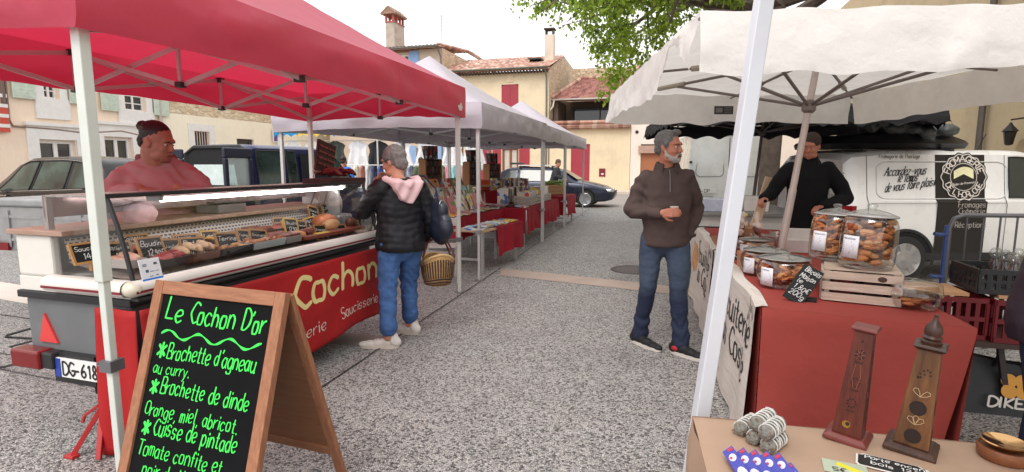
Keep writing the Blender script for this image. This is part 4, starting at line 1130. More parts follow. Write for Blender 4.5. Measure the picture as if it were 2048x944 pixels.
  # bumper rail: cream tube with a wine stripe, front and rear end
 def rail(p,q,nm):
  p=Vector(p); q=Vector(q); d=(q-p).normalized(); n=Vector((d.y,-d.x,0))
  r_=MB(); K=12
  r_.grid(lambda u,v:tuple(p.lerp(q,u)+n*(.062*math.sin(math.pi*v)**.6)+Vector((0,0,.042*math.cos(math.pi*v)))),4,K)
  ro=r_.build(nm,enamel,t,smooth=True,recalc=False)
  s_=MB(); s_.bar(p+n*.062+Vector((0,0,-.012)),q+n*.062+Vector((0,0,-.012)),.004,.012); s_.build('stripe',mat('wine_stripe',srgb(122,28,40),.4),ro)
  return ro
 zr=.905
 rail((-.005,-.03,zr),(-.005,TLEN+.03,zr),'front_rail'); rail((-.56,-.005,zr),(-.005,-.005,zr),'end_rail')
 c_=MB(); c_.ell((.006,-.014,zr),(.056,.046,.042)); c_.build('rail_corner',mat('rail_corner_cream',srgb(220,212,192),.4),t,smooth=True)
 b=MB(); b.box2((.0,-.02,.846),(.05,TLEN+.02,.862)); b.build('rail_underside',black,t)
 b=MB(); b.box2((-W,0,.846),(-.01,TLEN,.925)); b.build('counter_base',enamel,t,bevel=.004)
 # back part: white end cheek with wooden top, work top behind
 b=MB(); b.box2((-W,.0,.925),(-.56,.05,1.15)); b.build('end_cheek',enamel,t,bevel=.015)
 woodtop=wood('worktop_wood',srgb(150,118,102),srgb(190,160,142),5)
 b=MB(); b.box2((-W-.03,-.02,1.151),(-.44,TLEN,1.178)); b.build('work_top',woodtop,t,bevel=.004)
 b=MB(); b.box2((-W,.06,.925),(-W+.03,TLEN,1.148)); b.build('back_panel',enamel,t)
 # perforated grille
 gm,nt,out=_new('perforated_grille')
 p=nt.nodes.new('ShaderNodeBsdfPrincipled'); nt.links.new(p.outputs[0],out.inputs[0])
 co=_coord(nt); br=nt.nodes.new('ShaderNodeTexBrick'); mp=nt.nodes.new('ShaderNodeMapping'); mp.inputs['Rotation'].default_value=(0,R(-90),R(-90)); mp.inputs['Rotation'].default_value=(R(90),0,R(90))
 sx=nt.nodes.new('ShaderNodeSeparateXYZ'); cx=nt.nodes.new('ShaderNodeCombineXYZ'); nt.links.new(co,sx.inputs[0]); nt.links.new(sx.outputs[1],cx.inputs[0]); nt.links.new(sx.outputs[2],cx.inputs[1]); nt.links.new(cx.outputs[0],br.inputs['Vector'])
 br.inputs['Scale'].default_value=1; br.inputs['Brick Width'].default_value=.030; br.inputs['Row Height'].default_value=.021; br.inputs['Mortar Size'].default_value=.006; br.inputs['Mortar Smooth'].default_value=.1
 br.inputs['Color1'].default_value=(.015,.015,.015,1); br.inputs['Color2'].default_value=(.015,.015,.015,1); br.inputs['Mortar'].default_value=(.62,.58,.54,1)
 nt.links.new(br.outputs[0],p.inputs['Base Color']); p.inputs['Roughness'].default_value=.35; MATS['perforated_grille']=gm
 b=MB(); b.grid(lambda u,v:(-.47-.035*v,.03+(TLEN-.06)*u,1.005+.125*v),2,2); b.build('perforated_grille',gm,t,recalc=False)
 steel=mat('case_steel',srgb(178,170,168),.25,.6,var=.05)
 b=MB(); b.grid(lambda u,v:(-.02-.46*v,.02+(TLEN-.04)*u,.927+.085*v),2,2); b.build('display_deck',mat('deck_metal',srgb(168,150,140),.3,.4),t,recalc=False)
 # upper shelf over the back and sheet behind the lamp
 b=MB(); b.box2((-.60,.02,1.352),(-.13,TLEN-.02,1.362)); b.build('upper_shelf',steel,t)
 b=MB(); b.box2((-.615,.02,1.24),(-.605,TLEN-.02,1.362)); b.build('rear_fascia',mat('pink_reflecting_steel',srgb(176,150,148),.22,.5),t)
 for yy in(.02,TLEN-.05):
  b=MB(); b.box2((-.62,yy,1.15),(-.59,yy+.03,1.362)); b.build('shelf_post',steel,t)
  # glass front, end panes, black frame
 gl=glass('case_glass',(.97,.97,.97),.05,.30,.01)
 def gf(u,v):
  return(.0-.125*v**1.0+.012*math.sin(math.pi*v),.0+TLEN*u,.945+.415*v)
 m=MB(); m.grid(gf,2,10); m.build('front_glass',gl,t,smooth=True,recalc=False)
 for nm,yy in(('end_glass',.012),('end_glass',TLEN-.012)):
  m=MB(); m.add([(.0,yy,.945),(-.055,yy,1.15),(-.125,yy,1.36),(-.58,yy,1.36),(-.56,yy,.945)],[(0,1,2,3,4)]); m.build(nm,gl,t,recalc=False)
 for yy in(0,TLEN):
  m=MB(); m.tube([gf(yy/TLEN,v/8)for v in range(9)],.0125,6); m.build('glass_edge',black,t)
 m=MB(); m.bar((-.125,-.02,1.365),(-.125,TLEN+.02,1.365),.030,.022); m.bar((-.125,-.02,1.365),(-.16,-.02,1.35),.03); m.build('top_rail',black,t,bevel=.004)
 m=MB(); m.bar((.004,0,.943),(.004,TLEN,.943),.014,.010); m.build('glass_foot_strip',black,t)
 # fluorescent lamp inside the case
 m=MB(); m.tube([(-.23,.38,1.322),(-.23,TLEN-.14,1.322)],.013,10)
 lp=mat('lit_tube',(1,.97,.95),.4,var=0,emit=9); m.build('fluorescent_tube',lp,t)
 m=MB(); m.box2((-.26,.32,1.318),(-.20,.375,1.35)); m.box2((-.26,TLEN-.135,1.318),(-.20,TLEN-.10,1.35)); m.build('lamp_holder',mat('lamp_holder_grey',srgb(150,146,144),.5),t)
 m=MB(); m.tube([(-.6,TLEN-.02,1.03),(-.3,TLEN+.06,1.25),(-.16,TLEN+.05,1.33)],.012,6); m.build('stay',STEEL,t)
trailer()
def tput(ob,loc,rz=0,rot=None):
 M=TM@Matrix.Translation(loc)@(rot if rot is not None else Matrix.Rotation(rz,4,'Z'))
 ob.matrix_world=M; return ob
DECKN=Vector((.085,0,.46)).normalized()
def deck(px,py):return TL(px,py,(-.02,0,.930),DECKN)
def dz(x):return .930+.085*(-.02-x)/.46
# ---- trays, meats
def tray(px0,px1,py,col,lab,fill,fcol,depth=.19,h=.045,x=-.14,nm='food_tray'):
 a=TL(px0,py,(x+depth/2,0,0),(1,0,0)); b_=TL(px1,py,(x+depth/2,0,0),(1,0,0))
 w=abs(b_.y-a.y); yc=(a.y+b_.y)/2
 o=thing(nm,lab,'tray',group='trays of meat in the counter')
 tput(o,(x,yc,dz(x)+.016))
 c=mat('tray_%d_%d_%d'%tuple(int(q*200)for q in col),col,.35,var=.06)
 m=MB(); hw,hd=w/2,depth/2
 m.prism([(-hd*.9,-hw*.92),(hd*.9,-hw*.92),(hd*.9,hw*.92),(-hd*.9,hw*.92)],0,.004,top=[(-hd*.91,-hw*.93),(hd*.91,-hw*.93),(hd*.91,hw*.93),(-hd*.91,hw*.93)])
 for(x0,y0,x1,y1)in((-hd,-hw,-hd,hw),(-hd,hw,hd,hw),(hd,hw,hd,-hw),(hd,-hw,-hd,-hw)):
  m.add([(x0*.9,y0*.92,0),(x1*.9,y1*.92,0),(x1,y1,h),(x0,y0,h)],[(0,1,2,3)])
 m.build('dish',c,o,solid=.005,recalc=False)
 rnd=random.Random(int(px0*7+px1))
 f=MB(); fc=[mat('food_%d_%d_%d'%tuple(int(q*200)for q in cc),cc,.38,var=.25,vs=22,bump=.5,bs=55,bd=.01)for cc in fcol]
 if fill=='chunks':
  n=int(60*w/.2)
  for i in range(n):
   r=rnd.uniform(.012,.024)
   f.ell((rnd.uniform(-hd*.78,hd*.78),rnd.uniform(-hw*.82,hw*.82),h*.75+rnd.uniform(-.006,.02)),(r*rnd.uniform(.8,1.8),r,r*.6),Matrix.Rotation(0,4,'Z'),8,6,rnd.randrange(len(fc)))
 elif fill=='sausages':
  n=5
  for i in range(n):
   y=-hw*.75+hw*1.5*i/(n-1); bend=rnd.uniform(-.02,.02)
   f.tube([(-hd*.75+hd*1.5*k/6,y+bend*math.sin(math.pi*k/6),h*.8+.016+.014*math.sin(math.pi*k/6)+.018*(i%2))for k in range(7)],[.008,.021,.025,.026,.025,.021,.008],10,rnd.randrange(len(fc)))
 elif fill=='slab':
  for i in range(5):
   y=-hw*.7+hw*1.4*i/4
   f.ell((rnd.uniform(-.02,.02),y,h*.7+.004*i),(hd*.75,hw*.34,.02+rnd.uniform(0,.012)),None,14,8,rnd.randrange(len(fc)))
 elif fill=='links':
  for i in range(6):
   y=-hw*.8+hw*1.6*i/5
   f.tube([(hd*.8*math.cos(k*1.0),y+.015*math.sin(k*2.1),h*.8+.01+.012*(k%2))for k in range(7)],.015,8,rnd.randrange(len(fc)))
 f.build('meat',fc,o,smooth=True)
 return o
BLK=(.02,.02,.022); BRN=(.14,.05,.03)
tray(268,300,590,(.5,.45,.42),'steel tray of pale pork slices at the left end of the counter','slab',[srgb(206,158,136),srgb(190,140,120)],x=-.24,depth=.3)
tray(330,392,560,BLK,'black tray of raw red meat beside the payment card notice','slab',[srgb(150,40,44),srgb(170,66,66)])
tray(380,445,545,BRN,'brown dish of plump beige sausages near the left of the counter','sausages',[srgb(222,184,146),srgb(206,164,126)])
tray(447,512,535,BLK,'black tray heaped with golden chopped meat in the middle of the counter','chunks',[srgb(196,140,84),srgb(170,108,64),srgb(216,170,116)])
tray(508,575,515,srgb(170,178,178),'pale grey tray heaped with browned rillons right of the black tray','chunks',[srgb(190,126,84),srgb(160,92,60),srgb(208,160,118)])
tray(575,606,500,(.3,.27,.25),'small tray of dark cured meat right of the pale grey tray','links',[srgb(130,76,70),srgb(150,96,88)])
for i,(a_,b_,py,c_,lab,fl,fc)in enumerate(((262,312,520,BRN,'brown dish of red sausages in the back row, behind the payment notice','links',[srgb(176,74,56),srgb(196,96,70)]),(318,366,512,(.5,.45,.42),'steel tray of pink cutlets in the back row, second from the left','slab',[srgb(206,130,116),srgb(190,112,100)]),(372,418,503,BLK,'black tray of orange marinated skewers in the back row','chunks',[srgb(210,112,44),srgb(190,90,40),srgb(226,150,70)]),(424,468,495,BRN,'brown dish of yellow curry meat in the back row','chunks',[srgb(226,170,70),srgb(206,150,60)]),(474,512,487,(.5,.45,.42),'steel tray of pale pates in the back row, middle of the counter','slab',[srgb(206,170,140),srgb(180,140,110)]),(518,552,479,BRN,'brown dish of dark sausages in the back row right of the middle','links',[srgb(130,66,50),srgb(150,84,60)]),(556,586,470,BLK,'small black tray of cured slices in the back row, left of the ham','slab',[srgb(160,70,64),srgb(190,104,90)]))):
 tray(a_,b_,py,c_,lab,fl,fc,x=-.345,depth=.17,h=.04)
def board(px0,px1,py,lab,x=-.12,depth=.18):
 a=TL(px0,py,(x+depth/2,0,0),(1,0,0)); b_=TL(px1,py,(x+depth/2,0,0),(1,0,0))
 w=abs(b_.y-a.y)
 m=MB(); m.box((0,0,.014),(depth,w,.028)); o=m.build('carving_board',wood('reddish_board',srgb(110,46,28),srgb(150,76,48),7),None,bevel=.006)
 tput(o,(x,(a.y+b_.y)/2,dz(x)+.017)); return tag(o,lab,'board'),(a.y+b_.y)/2,w
bo,yb,wb=board(612,732,482,'long reddish wooden carving board at the right end of the meat counter')
def meat(nm,lab,cat,px,py,build,m,x=-.12,dzz=.05):
 q=TL(px,py,(x,0,0),(1,0,0)); mb=MB(); build(mb)
 o=mb.build(nm,m,None,smooth=True); tput(o,(x,q.y,dz(x)+dzz)); return tag(o,lab,cat)
def m_(n,c,**k):return mat(n,c,k.get('rough',.4),var=.25,vs=k.get('vs',14),bump=.4,bs=40,bd=.01)
meat('sausage','fat pale orange sausage lying in front of the carving board','sausage',590,485,lambda b:b.tube([(0,-.09+.03*k,.01*math.sin(k*.5))for k in range(7)],[.02,.034,.036,.036,.036,.034,.03],14),m_('sausage_skin',srgb(206,148,104)),x=-.10,dzz=.05)
meat('ham','big round orange cooked ham behind the carving board','ham',650,446,lambda b:b.ell((0,0,.02),(.10,.12,.075),None,20,12),m_('ham_rind',srgb(196,116,72)),x=-.26,dzz=.045)
meat('ham','second ham half with a pale cut face in front of the round orange one','ham',662,452,lambda b:b.ell((0,0,.01),(.06,.10,.055),None,18,10),m_('ham_pale',srgb(206,156,112)),x=-.18,dzz=.05)
meat('cured_sausage','knobbly dark red dried sausage lying behind the orange sausage','sausage',615,463,lambda b:[b.ell((.02*math.sin(k),.03*k-.06,.01*(k%2)),(.034,.032,.028),None,10,8)for k in range(5)],m_('cured_skin',srgb(120,58,42)),x=-.14,dzz=.055)
meat('ham_end','small dark smoked ham end on the right of the carving board','ham',702,456,lambda b:b.ell((0,0,0),(.05,.05,.045),None,14,10),m_('smoked',srgb(104,64,44)),x=-.15,dzz=.07)
m=MB(); m.box((0,0,0),(.06,.15,.012)); o=m.build('yellow_packet',mat('packet_yellow',srgb(226,190,70),.4),None,bevel=.003); q=TL(646,478,(-.06,0,0),(1,0,0)); tput(o,(-.075,q.y,dz(-.075)+.052)); tag(o,'flat yellow packet on the front edge of the carving board','packet')
# ---- price slates
FRW=wood('slate_frame_wood',srgb(160,112,62),srgb(196,150,92),10)
FRY=wood('slate_frame_pale',srgb(196,152,70),srgb(220,184,100),10)
SLATE=mat('slate_black',(.016,.018,.018),.7,var=.2,vs=20,spec=.25)
CHALK=mat('chalk_white',(.72,.72,.70),.8,var=.05)
tagtxt=[('Saucisse','14,50'),('Rillettes','18,00'),('Boudin','12,90'),('Caillette','14,90'),('Jambon','24,50'),('Pate','16,00'),('Chorizo','22,00'),('Lard','11,50'),('Terrine','19,80'),('Fromage','15,00')]
def slate(px,py,w,h,lab,x,roll=0.0,yaw=0.0,k=0,fm=None,lean=.35):
 w*=1.4 if k>2 else 1.15; h*=1.55 if k>2 else 1.3
 q=TL(px,py,(x,0,0),(1,0,0))
 o=thing('price_slate',lab,'price slate',group='price slates standing in the meat counter')
 rot=Matrix.Rotation(math.pi/2+yaw,4,'Z')@Matrix.Rotation(-lean,4,'X')@Matrix.Rotation(roll,4,'Y')
 tput(o,q,rot=rot)
 f=MB(); e=.011
 f.box2((-w/2,-.006,-h/2),(-w/2+e,.006,h/2)); f.box2((w/2-e,-.006,-h/2),(w/2,.006,h/2)); f.box2((-w/2+e,-.006,-h/2),(w/2-e,.006,-h/2+e)); f.box2((-w/2+e,-.006,h/2-e),(w/2-e,.006,h/2))
 f.build('frame',fm or FRW,o)
 f=MB(); f.box2((-w/2+e,-.002,-h/2+e),(w/2-e,.004,h/2-e)); f.build('board',SLATE,o)
 f=MB(); a,b_=tagtxt[k%len(tagtxt)]; pl=flat_place((0,-.0022,0),(1,0,0),(0,0,1)); rr=random.Random(k)
 s1=min(h*.24,(w-.03)/text_width(a,1)); write(f,a,pl,s1,-w/2+.018,h*.10,w=.14,jitter=.08,rnd=rr,slant=.2,lift=.0008,per=3)
 s2=h*.24; write(f,b_+'€',pl,s2,-w*.22,-h*.30,w=.14,jitter=.1,rnd=rr,slant=.1,lift=.0008,per=3,cond=min(1,(w*.66)/text_width(b_+'€',s2)))
 f.build('writing',CHALK,o,recalc=False)
 f=MB(); f.bar((0,.012,-h/2+.01),(0,.03,-h/2-.035),.006,.02); f.build('peg',FRW,o)
S=[(178,505,.15,.085,-.26,0,'wide slate far left, seen through the end glass'),(240,503,.12,.085,-.25,.02,'second slate from the left, half behind the glass edge'),(303,497,.145,.105,-.17,.05,'large slate above the payment notice'),(270,482,.12,.05,-.36,.03,'low slate against the grille, above the payment notice'),(345,500,.09,.09,-.22,.1,'narrow slate right of the large one above the payment notice'),(388,497,.125,.09,-.13,.08,'slate standing on the beige sausages'),(372,480,.12,.05,-.36,.05,'low slate at the grille behind the beige sausages'),(422,480,.10,.085,-.30,.08,'cream headed slate left of the Caillette slate'),(455,485,.125,.085,-.12,.1,'slate standing in the golden chopped meat'),(489,476,.09,.08,-.24,.18,'tilted slate behind the chopped meat'),(517,476,.10,.08,-.12,.2,'slate leaning over the pale grey tray'),(560,450,.09,.08,-.36,.03,'brown slate at the grille right of the middle'),(582,452,.095,.08,-.20,.15,'yellow framed slate standing upright behind the orange sausage'),(577,455,.095,.07,-.29,.15,'pale framed slate half hidden behind the yellow framed one'),(604,456,.085,.08,-.24,.15,'slate between the yellow framed slate and the ham'),(621,448,.09,.075,-.32,-.12,'pale framed slate left of the ham'),(627,427,.10,.085,-.36,.28,'strongly tilted slate on top behind the ham'),(654,422,.10,.085,-.38,.02,'topmost straight slate behind the ham'),(671,443,.09,.075,-.28,-.12,'slate on the right of the ham, under the slicer'),(642,465,.105,.085,-.10,.08,'large slate on the left of the carving board'),(682,462,.095,.075,-.11,.05,'slate on the middle of the carving board'),(712,452,.07,.06,-.20,-.15,'small dark slate at the far right end by the slicer')]
for i,(px,py,w,h,x,ro,l)in enumerate(S):
 slate(px,py,w,h,'black price slate: '+l,x,roll=ro,yaw=random.uniform(-.12,.12),k=i,fm=FRY if i in(12,13,15,7)else FRW)
 # payment notice on the front glass
o=thing('payment_notice','white payment card notice with a blue foot taped inside the counter glass','notice'); q=TL(300,541,(.02,0,0),(1,0,0))
tput(o,(.026,q.y,q.z),rot=Matrix.Rotation(math.pi/2,4,'Z')@Matrix.Rotation(-R(12),4,'X'))
w,h=.115,.125
k=MB(); k.box((0,0,0),(w,.004,h)); k.build('card',mat('card_white',srgb(230,232,236),.3,var=.02),o,bevel=.002)
k=MB(); k.box((0,-.003,-h/2+.013),(w-.002,.0015,.024)); k.build('blue_foot',mat('card_blue',srgb(40,120,214),.35),o)
k=MB()
for(x,z,ww,hh)in((-.03,.035,.022,.004),(-.03,.027,.022,.004),(.03,.034,.018,.012),(-.022,.0,.016,.014),(.032,-.004,.018,.003),(.006,-.004,.022,.003),(-.004,-.028,.02,.003),(.028,-.026,.016,.004)):k.box((x,-.0026,z),(ww,.001,hh))
k.build('printed_marks',mat('card_marks',srgb(70,86,120),.5),o)
# pink paper parcel on the back shelf
mb=MB(); mb.ell((0,0,.05),(.07,.10,.075),None,18,12); me=fuse(mb,.008,2,lambda c:.010*nz(c.x*22,c.y*22,c.z*22))
o=put('meat_parcel',me,mat('pink_paper',srgb(232,192,196),.5,var=.08,vs=9),None,True); q=TL(277,446,(-.52,0,0),(1,0,0)); tput(o,(-.5,q.y,1.178)); tag(o,'crumpled pink paper parcel on the work top behind the counter glass','parcel')
# scale on the work top
o=thing('shop_scale','grey shop scale with a small lit display on the work top','scale'); q=TL(440,425,(-.62,0,0),(1,0,0)); tput(o,(-.60,q.y,1.179))
k=MB(); k.box((0,0,.03),(.20,.26,.06)); k.box((-.02,0,.075),(.17,.24,.012)); k.build('body',mat('scale_grey',srgb(120,112,110),.4),o,bevel=.008)
k=MB(); k.bar((-.09,0,.06),(-.09,0,.14),.02); k.box((-.09,0,.14),(.03,.15,.05)); ho=k.build('display_head',mat('scale_grey'),o)if False else k.build('display_head',MATS['scale_grey'],o,bevel=.005)
k=MB(); k.box((-.074,0,.14),(.003,.05,.022)); k.build('display',mat('lit_display',srgb(250,246,210),.4,var=0,emit=.9),ho)
# meat slicer at the far end
o=thing('meat_slicer','white round meat slicer with a steel frame at the right end of the counter','slicer'); q=TL(683,425,(-.45,0,0),(1,0,0)); tput(o,(-.40,TLEN-.17,1.06))
wh=mat('slicer_white',srgb(226,226,226),.25,.2,var=.04)
k=MB(); Mx=Matrix.Translation((.03,.0,.15))@Matrix.Rotation(R(-72),4,'X')@Matrix.Rotation(R(10),4,'Y'); k.lathe([(0,0),(.135,0),(.15,.006),(.155,.02),(.15,.03),(0,.03)],40,M=Mx); k.build('blade_guard',wh,o,smooth=True)
k=MB()
for i in range(7):k.box((0,-.085+.028*i,.033),(.20-.012*abs(i-3),.004,.003),M=Mx)
k.build('guard_ribs',mat('slicer_rib',srgb(190,190,192),.4),o)
k=MB(); k.box((-.16,.03,.16),(.17,.02,.2)); k.build('carriage_plate',wh,o,bevel=.01)
k=MB(); k.tube([(-.20,-.04,.03),(-.1,-.06,.10),(-.02,-.06,.27),(.02,-.05,.30)],.007,6); k.tube([(-.08,-.06,.04),(.05,-.06,.14),(.10,-.05,.29)],.007,6); k.tube([(.10,-.05,.29),(.17,-.02,.25),(.17,.0,.05)],.007,6); k.build('wire_frame',STEEL,o,smooth=True)
k=MB(); k.box((.0,.06,-.02),(.36,.2,.1)); k.build('base',mat('slicer_base',srgb(170,170,172),.3,.5),o,bevel=.02)
# dark red stand of dried sausages on top of the case
o=thing('sausage_stand','dark wooden stand with hanging rows of dried sausages on top of the glass case','stand'); q=TL(668,362,(-.3,0,0),(1,0,0)); tput(o,(-.30,q.y,1.364))
dkr=wood('dark_red_wood',srgb(44,18,18),srgb(74,30,28),8)
k=MB(); k.box((0,.02,.02),(.28,.52,.04)); k.build('tray',dkr,o,bevel=.004)
k=MB(); k.box((-.05,-.09,.20),(.02,.24,.26),M=Matrix.Rotation(R(-14),4,'X')@Matrix.Translation((0,0,0))); bk=k.build('back_board',dkr,o)
k=MB()
for r_ in range(4):
 for c_ in range(4):k.box((-.035,-.17+.055*c_,.13+.05*r_),(.01,.042,.016),M=Matrix.Rotation(R(-14),4,'X'))
k.build('label_rows',mat('row_marks',srgb(126,62,54),.5),bk)
k=MB(); rr=random.Random(8)
for i in range(26):
 y=rr.uniform(-.16,.24); x=rr.uniform(-.09,.11); a=rr.uniform(-.6,.6)
 k.tube([(x-.05*math.cos(a),y-.05*math.sin(a),.06+rr.uniform(0,.05)),(x,y,.075+rr.uniform(0,.05)),(x+.05*math.cos(a),y+.05*math.sin(a),.06+rr.uniform(0,.05))],[.012,.020,.012],8)
k.build('dried_sausages',m_('dried_sausage',srgb(104,34,34)),o,smooth=True)
# --- A-board menu
def aboard():
 c=Vector((-1.235,2.28,0)); rz=-R(20.5)
 t=thing('menu_board','wooden A-frame chalkboard with a bright green handwritten menu in front of the meat counter','sign',c,rz)
 W,H,S=.675,1.01,.31
 fw=wood('aboard_wood',srgb(134,84,58),srgb(178,124,90),7,(10,10,1.2),.5)
 fw2=wood('aboard_wood_cross',srgb(134,84,58),srgb(176,122,88),7,(1.2,10,10),.5)
 dark=wood('aboard_back',srgb(128,84,56),srgb(150,104,74),4)
 an=math.atan2(S,H); Lh=math.hypot(S,H)
 F=Matrix.Translation((0,0,H))@Matrix.Rotation(-an,4,'X')
 Bm=Matrix.Translation((0,.02,H-.005))@Matrix.Rotation(an,4,'X')
 for s in(-1,1):
  k=MB(); k.box2((s*W/2-.026,-.016,-Lh),(s*W/2+.026,.016,0),M=F); k.build('front_post',fw,t,bevel=.003)
  k=MB(); k.box2((s*W/2-.022,-.012,-Lh),(s*W/2+.022,.014,-.01),M=Bm); k.build('rear_post',fw,t,bevel=.003)
 k=MB(); k.box2((-W/2+.0265,-.015,-.058),(W/2-.0265,.015,-.0),M=F); k.build('top_rail',fw2,t,bevel=.003)
 k=MB(); k.box2((-W/2+.0265,-.015,-Lh+.14),(W/2-.0265,.015,-Lh+.20),M=F); k.build('bottom_rail',fw2,t,bevel=.003)
 k=MB(); k.box2((-W/2+.0265,-.004,-Lh+.20),(W/2-.0265,.008,-.058),M=F); bd=k.build('blackboard',mat('board_black',(.008,.008,.009),.8,var=.25,vs=7,spec=.08),t)
 k=MB(); k.box2((-W/2+.023,-.004,-Lh+.24),(W/2-.023,.006,-.02),M=Bm); k.build('rear_panel',dark,t)
 k=MB(); k.box2((-W/2+.023,-.012,-Lh+.19),(W/2-.023,.012,-Lh+.239),M=Bm); k.build('rear_rail',fw2,t,bevel=.003)
 green=mat('green_chalk_marker',srgb(62,226,84),.6,var=.12,vs=30)
 o=F@Vector((-W/2+.03,-.0045,0)); ex=(F.to_3x3()@Vector((1,0,0))); ez=(F.to_3x3()@Vector((0,0,1)))
 pl=flat_place(o,ex,ez)
 m=MB(); rr=random.Random(2)
 iw=W-.06
 def line(txt,x,y,s,wd,**kw):
  cond=wd/text_width(txt,s); m=MB(); write(m,txt,pl,s,x,y,w=kw.get('w',.105)*.86,nib=.35,jitter=.07,rnd=rr,slant=.12,cond=cond,lift=.0012,rise=kw.get('rise',0)); m.build('menu_line',green,bd,recalc=False)
 line('Le',.03,-.165,.088,.115,w=.13); line('Cochon',.175,-.17,.083,.255,w=.125); line("D'or",.465,-.17,.085,.125,w=.125)
 # wavy rule
 V=[]
 for i in range(61):
  x=.03+(iw-.06)*i/60; y=-.225+.016*math.sin(i/60*2*math.pi*3.2)-.0*i; w_=.0045+.002*math.sin(i*.9)
  V+=[pl(x,y+w_,.0013),pl(x,y-w_,.0013)]
 m.add(V,[(2*i,2*i+1,2*i+3,2*i+2)for i in range(60)])
 line('*',.022,-.325,.10,.06,w=.15); line("Brochette d'agneau",.085,-.325,.064,.49,w=.12)
 line('au curry.',.022,-.392,.048,.215,w=.12)
 line('*',.022,-.475,.10,.06,w=.15); line('Brochette de dinde',.085,-.47,.064,.49,w=.12)
 line('Orange, miel, abricot.',.02,-.565,.056,.52,w=.12)
 line('*',.022,-.64,.10,.06,w=.15); line('Cuisse de pintade',.09,-.635,.066,.46,w=.12)
 line('Tomate confite et',.025,-.725,.058,.47,w=.12); line('noir de Nyons',.07,-.80,.055,.36,w=.12)
 m.build('wavy_rule',green,bd,recalc=False)
aboard()
# ---- things around the counter, far left
gm_=mat('galvanised',srgb(176,178,180),.35,.7,var=.10,vs=8)
q=AT(128,500); o=thing('box_trailer','grey galvanised metal box trailer behind the meat counter at the left','trailer',(-4.62,6.1,.07),-AN)
k=MB(); k.box2((-.75,-.55,.55),(.75,.55,1.02)); k.build('box',gm_,o,bevel=.01)
k=MB(); k.box2((-.78,-.58,1.02),(.78,.58,1.10)); k.build('lid',mat('lid_grey',srgb(160,164,166),.4,.5),o,bevel=.02)
k=MB()
for z in(.66,.9):k.box2((-.75,-.562,z),(.75,-.5505,z+.03))
for x in(-.5,0,.5):k.box2((x,-.565,.6),(x+.03,-.5625,.98))
k.build('ribs',gm_,o)
k=MB(); k.box2((-.72,-.58,.56),(-.5,-.551,.64)); k.build('tail_light',mat('lamp_red'),o)if False else k.build('tail_light',MATS['lamp_red'],o)
k=MB(); k.box2((-.2,-.57,.70),(.06,-.5635,.78)); k.build('sticker',mat('sticker_white',srgb(226,222,220),.4),o); k=MB(); k.box2((-.17,-.574,.73),(.03,-.5705,.76)); k.build('sticker_print',mat('sticker_red',srgb(190,60,60),.4),o)
for s in(-1,1):k=MB(); k.lathe([(0,-.07),(.2,-.07),(.27,-.05),(.27,.05),(.2,.07),(0,.07)],24,M=Matrix.Translation((s*.68,.1,.27))@Matrix.Rotation(math.pi/2,4,'Y')@Matrix.Scale(1.26,4)); k.build('wheel',MATS['tyre'],o,smooth=True)
k=MB(); k.bar((.0,.5,.5),(.0,1.2,.45),.06); k.build('drawbar',gm_,o)
def block(px,py,w,h,d,lab,m,Y):
 p=AT(px,py); k=MB(); k.box((0,0,h/2),(w,d,h)); o=k.build('concrete_block',m,None,bevel=.02); o.location=(p.x,p.y,0); o.rotation_euler.z=-AN; return tag(o,lab,'block')
cs=plaster('pale_concrete',srgb(236,226,208),.06,2)
block(-25,492,.95,.42,.6,'low cream concrete block at the left edge, in front of the black car',cs,0)
block(-40,450,.8,.62,.5,'taller white block behind the low cream block at the left edge',plaster('white_concrete',srgb(240,238,232),.04,2),0)
k=MB(); k.tube([(-3.3,3.75,.40),(-3.55,3.75,.33),(-3.62,3.8,.30),(-3.45,3.85,.27),(-3.2,3.8,.33),(-3.5,3.7,.26),(-3.3,3.7,.18),(-3.8,3.95,.02),(-4.8,4.0,.012),(-7,4.6,.012)],.009,6); tag(k.build('power_cable',mat('cable_black',(.02,.02,.02),.6),None,smooth=True),'black power cable looping from the trailer across the paving','cable')
